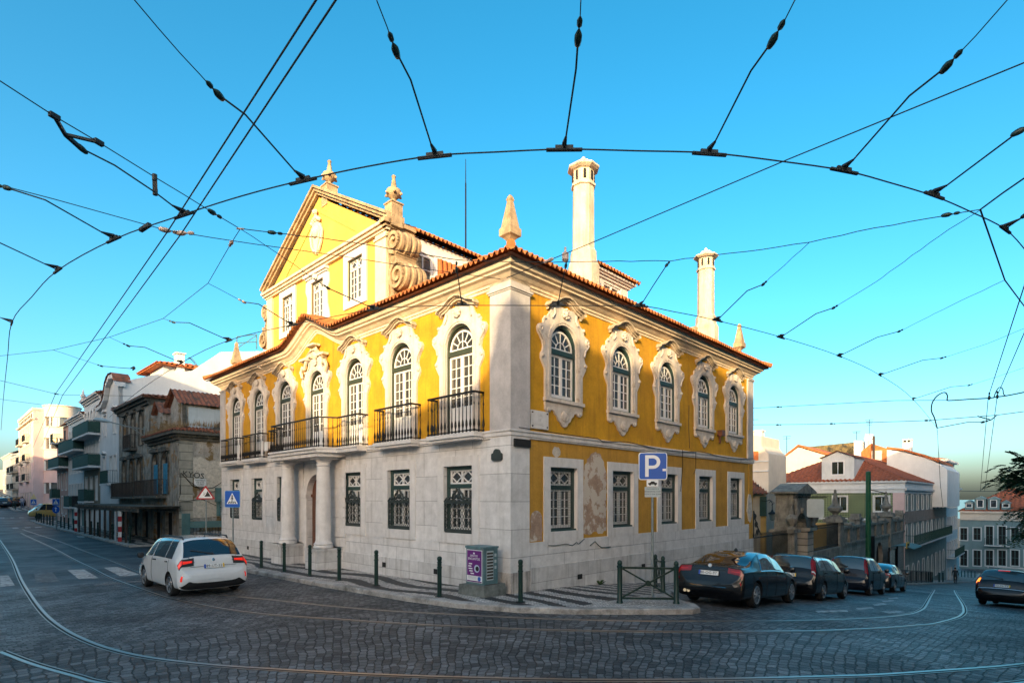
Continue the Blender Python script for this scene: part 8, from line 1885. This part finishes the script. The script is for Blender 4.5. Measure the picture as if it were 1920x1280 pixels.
# ---------------------------------------------------------------- tree at the right edge
def tree():
    base=V((26.5,24.5,0)); base.z=zg(base.x,base.y)
    t=thing('street_tree','leafy tree reaching in from the right edge with feathery dark green sprays','tree',base)
    r=random.Random(11); m=MB(); H=E+(HY-930)*24.5/F-base.z
    trunk=[V((0,0,-.3)),V((.1,.05,1.5)),V((-.05,.1,3.)),V((-.3,0,4.6)),V((-.5,.1,6.2))]; m.tube(trunk,[.26,.2,.17,.13,.08],10)
    tips=[]
    # target sprays given by where they hang in the photograph
    targets=[AT(a,b,y)-base for a,b,y in ((1886,880,23.8),(1872,898,23.6),(1900,893,23.9),(1915,856,24.),(1921,872,24.4),(1880,908,23.3),(1908,906,24.),(1918,915,24.),(1898,962,23.5),(1913,966,24.),(1918,985,24.),(1910,1000,23.8),(1921,1003,24.3),(1940,860,24.),(1945,900,25),(1960,840,25),(1950,950,24),(1975,880,26),(1985,930,25),(2000,850,25),(2010,900,26),(1965,1000,24.5),(2030,870,25),(2020,950,25))]
    for k in range(14): a=r.uniform(0,6.28); targets.append(V((1.2+1.9*math.cos(a),1.9*math.sin(a),r.uniform(4.,7.5))))
    for tg in targets:
        s=trunk[2].lerp(trunk[4],r.uniform(.2,1.)); mid=s.lerp(tg,.5)+V((0,0,r.uniform(.1,.5))); m.tube([s,mid,tg],[.05,.03,.012],5); tips.append((mid,tg))
    m.build('trunk',mat('grey_brown_bark',(.08,.06,.045),.9,.3,6.,.5),t)
    f=MB()
    for mid,tg in tips:
        d=(tg-mid).normalized()
        for k in range(22):
            # a spray: a curved twig with paired leaflets
            o=mid.lerp(tg,r.uniform(.5,1.05))+V((r.uniform(-.3,.3),r.uniform(-.3,.3),r.uniform(-.2,.22))); dr=(d+V((r.uniform(-.8,.8),r.uniform(-.8,.8),r.uniform(-.7,.3)))).normalized(); sd=dr.cross(V((0,0,1))).normalized(); L=r.uniform(.28,.5)
            for j in range(7):
                q=o+dr*L*j/6-V((0,0,.12*(j/6)**2))
                for s in (1,-1):
                    tip=q+sd*s*r.uniform(.13,.2)+dr*.05-V((0,0,r.uniform(.0,.05))); w_=dr*.05+V((0,0,.02)); f.add([q,(q+tip)/2+w_,tip,(q+tip)/2-w_],[(0,1,2,3)],r.randint(0,1))
    f.build('crown',[K['leaf'],mat('dark_leaves',(.025,.06,.025),.75,.3,3.,0.)],t)
tree()
# ================================================================ LIGHT, SKY, CAMERA
w=bpy.data.worlds.new('World'); scene.world=w; w.use_nodes=True; nt=w.node_tree
bg=nt.nodes['Background']; sky=nt.nodes.new('ShaderNodeTexSky'); sky.sky_type='NISHITA'; sky.sun_disc=False
sky.sun_elevation=rad(SUN_EL); sky.sun_rotation=math.atan2(SH.x,SH.y); sky.altitude=60; sky.air_density=0.7; sky.dust_density=3.8; sky.ozone_density=.9
hs=nt.nodes.new('ShaderNodeHueSaturation'); hs.inputs['Saturation'].default_value=1.45; hs.inputs['Hue'].default_value=.476
gm=nt.nodes.new('ShaderNodeGamma'); gm.inputs[1].default_value=1.05
nt.links.new(sky.outputs[0],gm.inputs[0]); nt.links.new(gm.outputs[0],hs.inputs['Color']); gr=nt.nodes.new('ShaderNodeMix'); gr.data_type='RGBA'; gr.blend_type='MULTIPLY'; gr.inputs[0].default_value=1.; gr.inputs['B'].default_value=(.92,1.04,1.04,1); nt.links.new(hs.outputs[0],gr.inputs['A']); nt.links.new(gr.outputs['Result'],bg.inputs['Color']); bg.inputs['Strength'].default_value=.15
sl=bpy.data.lights.new('sun','SUN'); sl.energy=2.9; sl.angle=rad(.53); sl.color=(1.,.76,.42)
so=bpy.data.objects.new('sun',sl); COL.objects.link(so)
sd=V((SH.x*math.cos(rad(SUN_EL)),SH.y*math.cos(rad(SUN_EL)),math.sin(rad(SUN_EL))))
so.rotation_euler=sd.to_track_quat('Z','Y').to_euler(); so.location=sd*60
cam=bpy.data.cameras.new('camera'); co=bpy.data.objects.new('camera',cam); COL.objects.link(co)
co.location=(0,0,E); co.rotation_euler=(math.pi/2,0,0); cam.sensor_width=36; cam.lens=F/1920*36; cam.shift_y=(HY-640)/1920; cam.clip_start=.05; cam.clip_end=30000
scene.camera=co
vs=scene.view_settings; vs.view_transform='Standard'; vs.look='None'; vs.exposure=1.5; vs.gamma=1.; vs.use_curve_mapping=False
scene.render.film_transparent=False
try: scene.cycles.max_bounces=6; scene.cycles.diffuse_bounces=3; scene.cycles.use_denoising=True
except Exception: pass
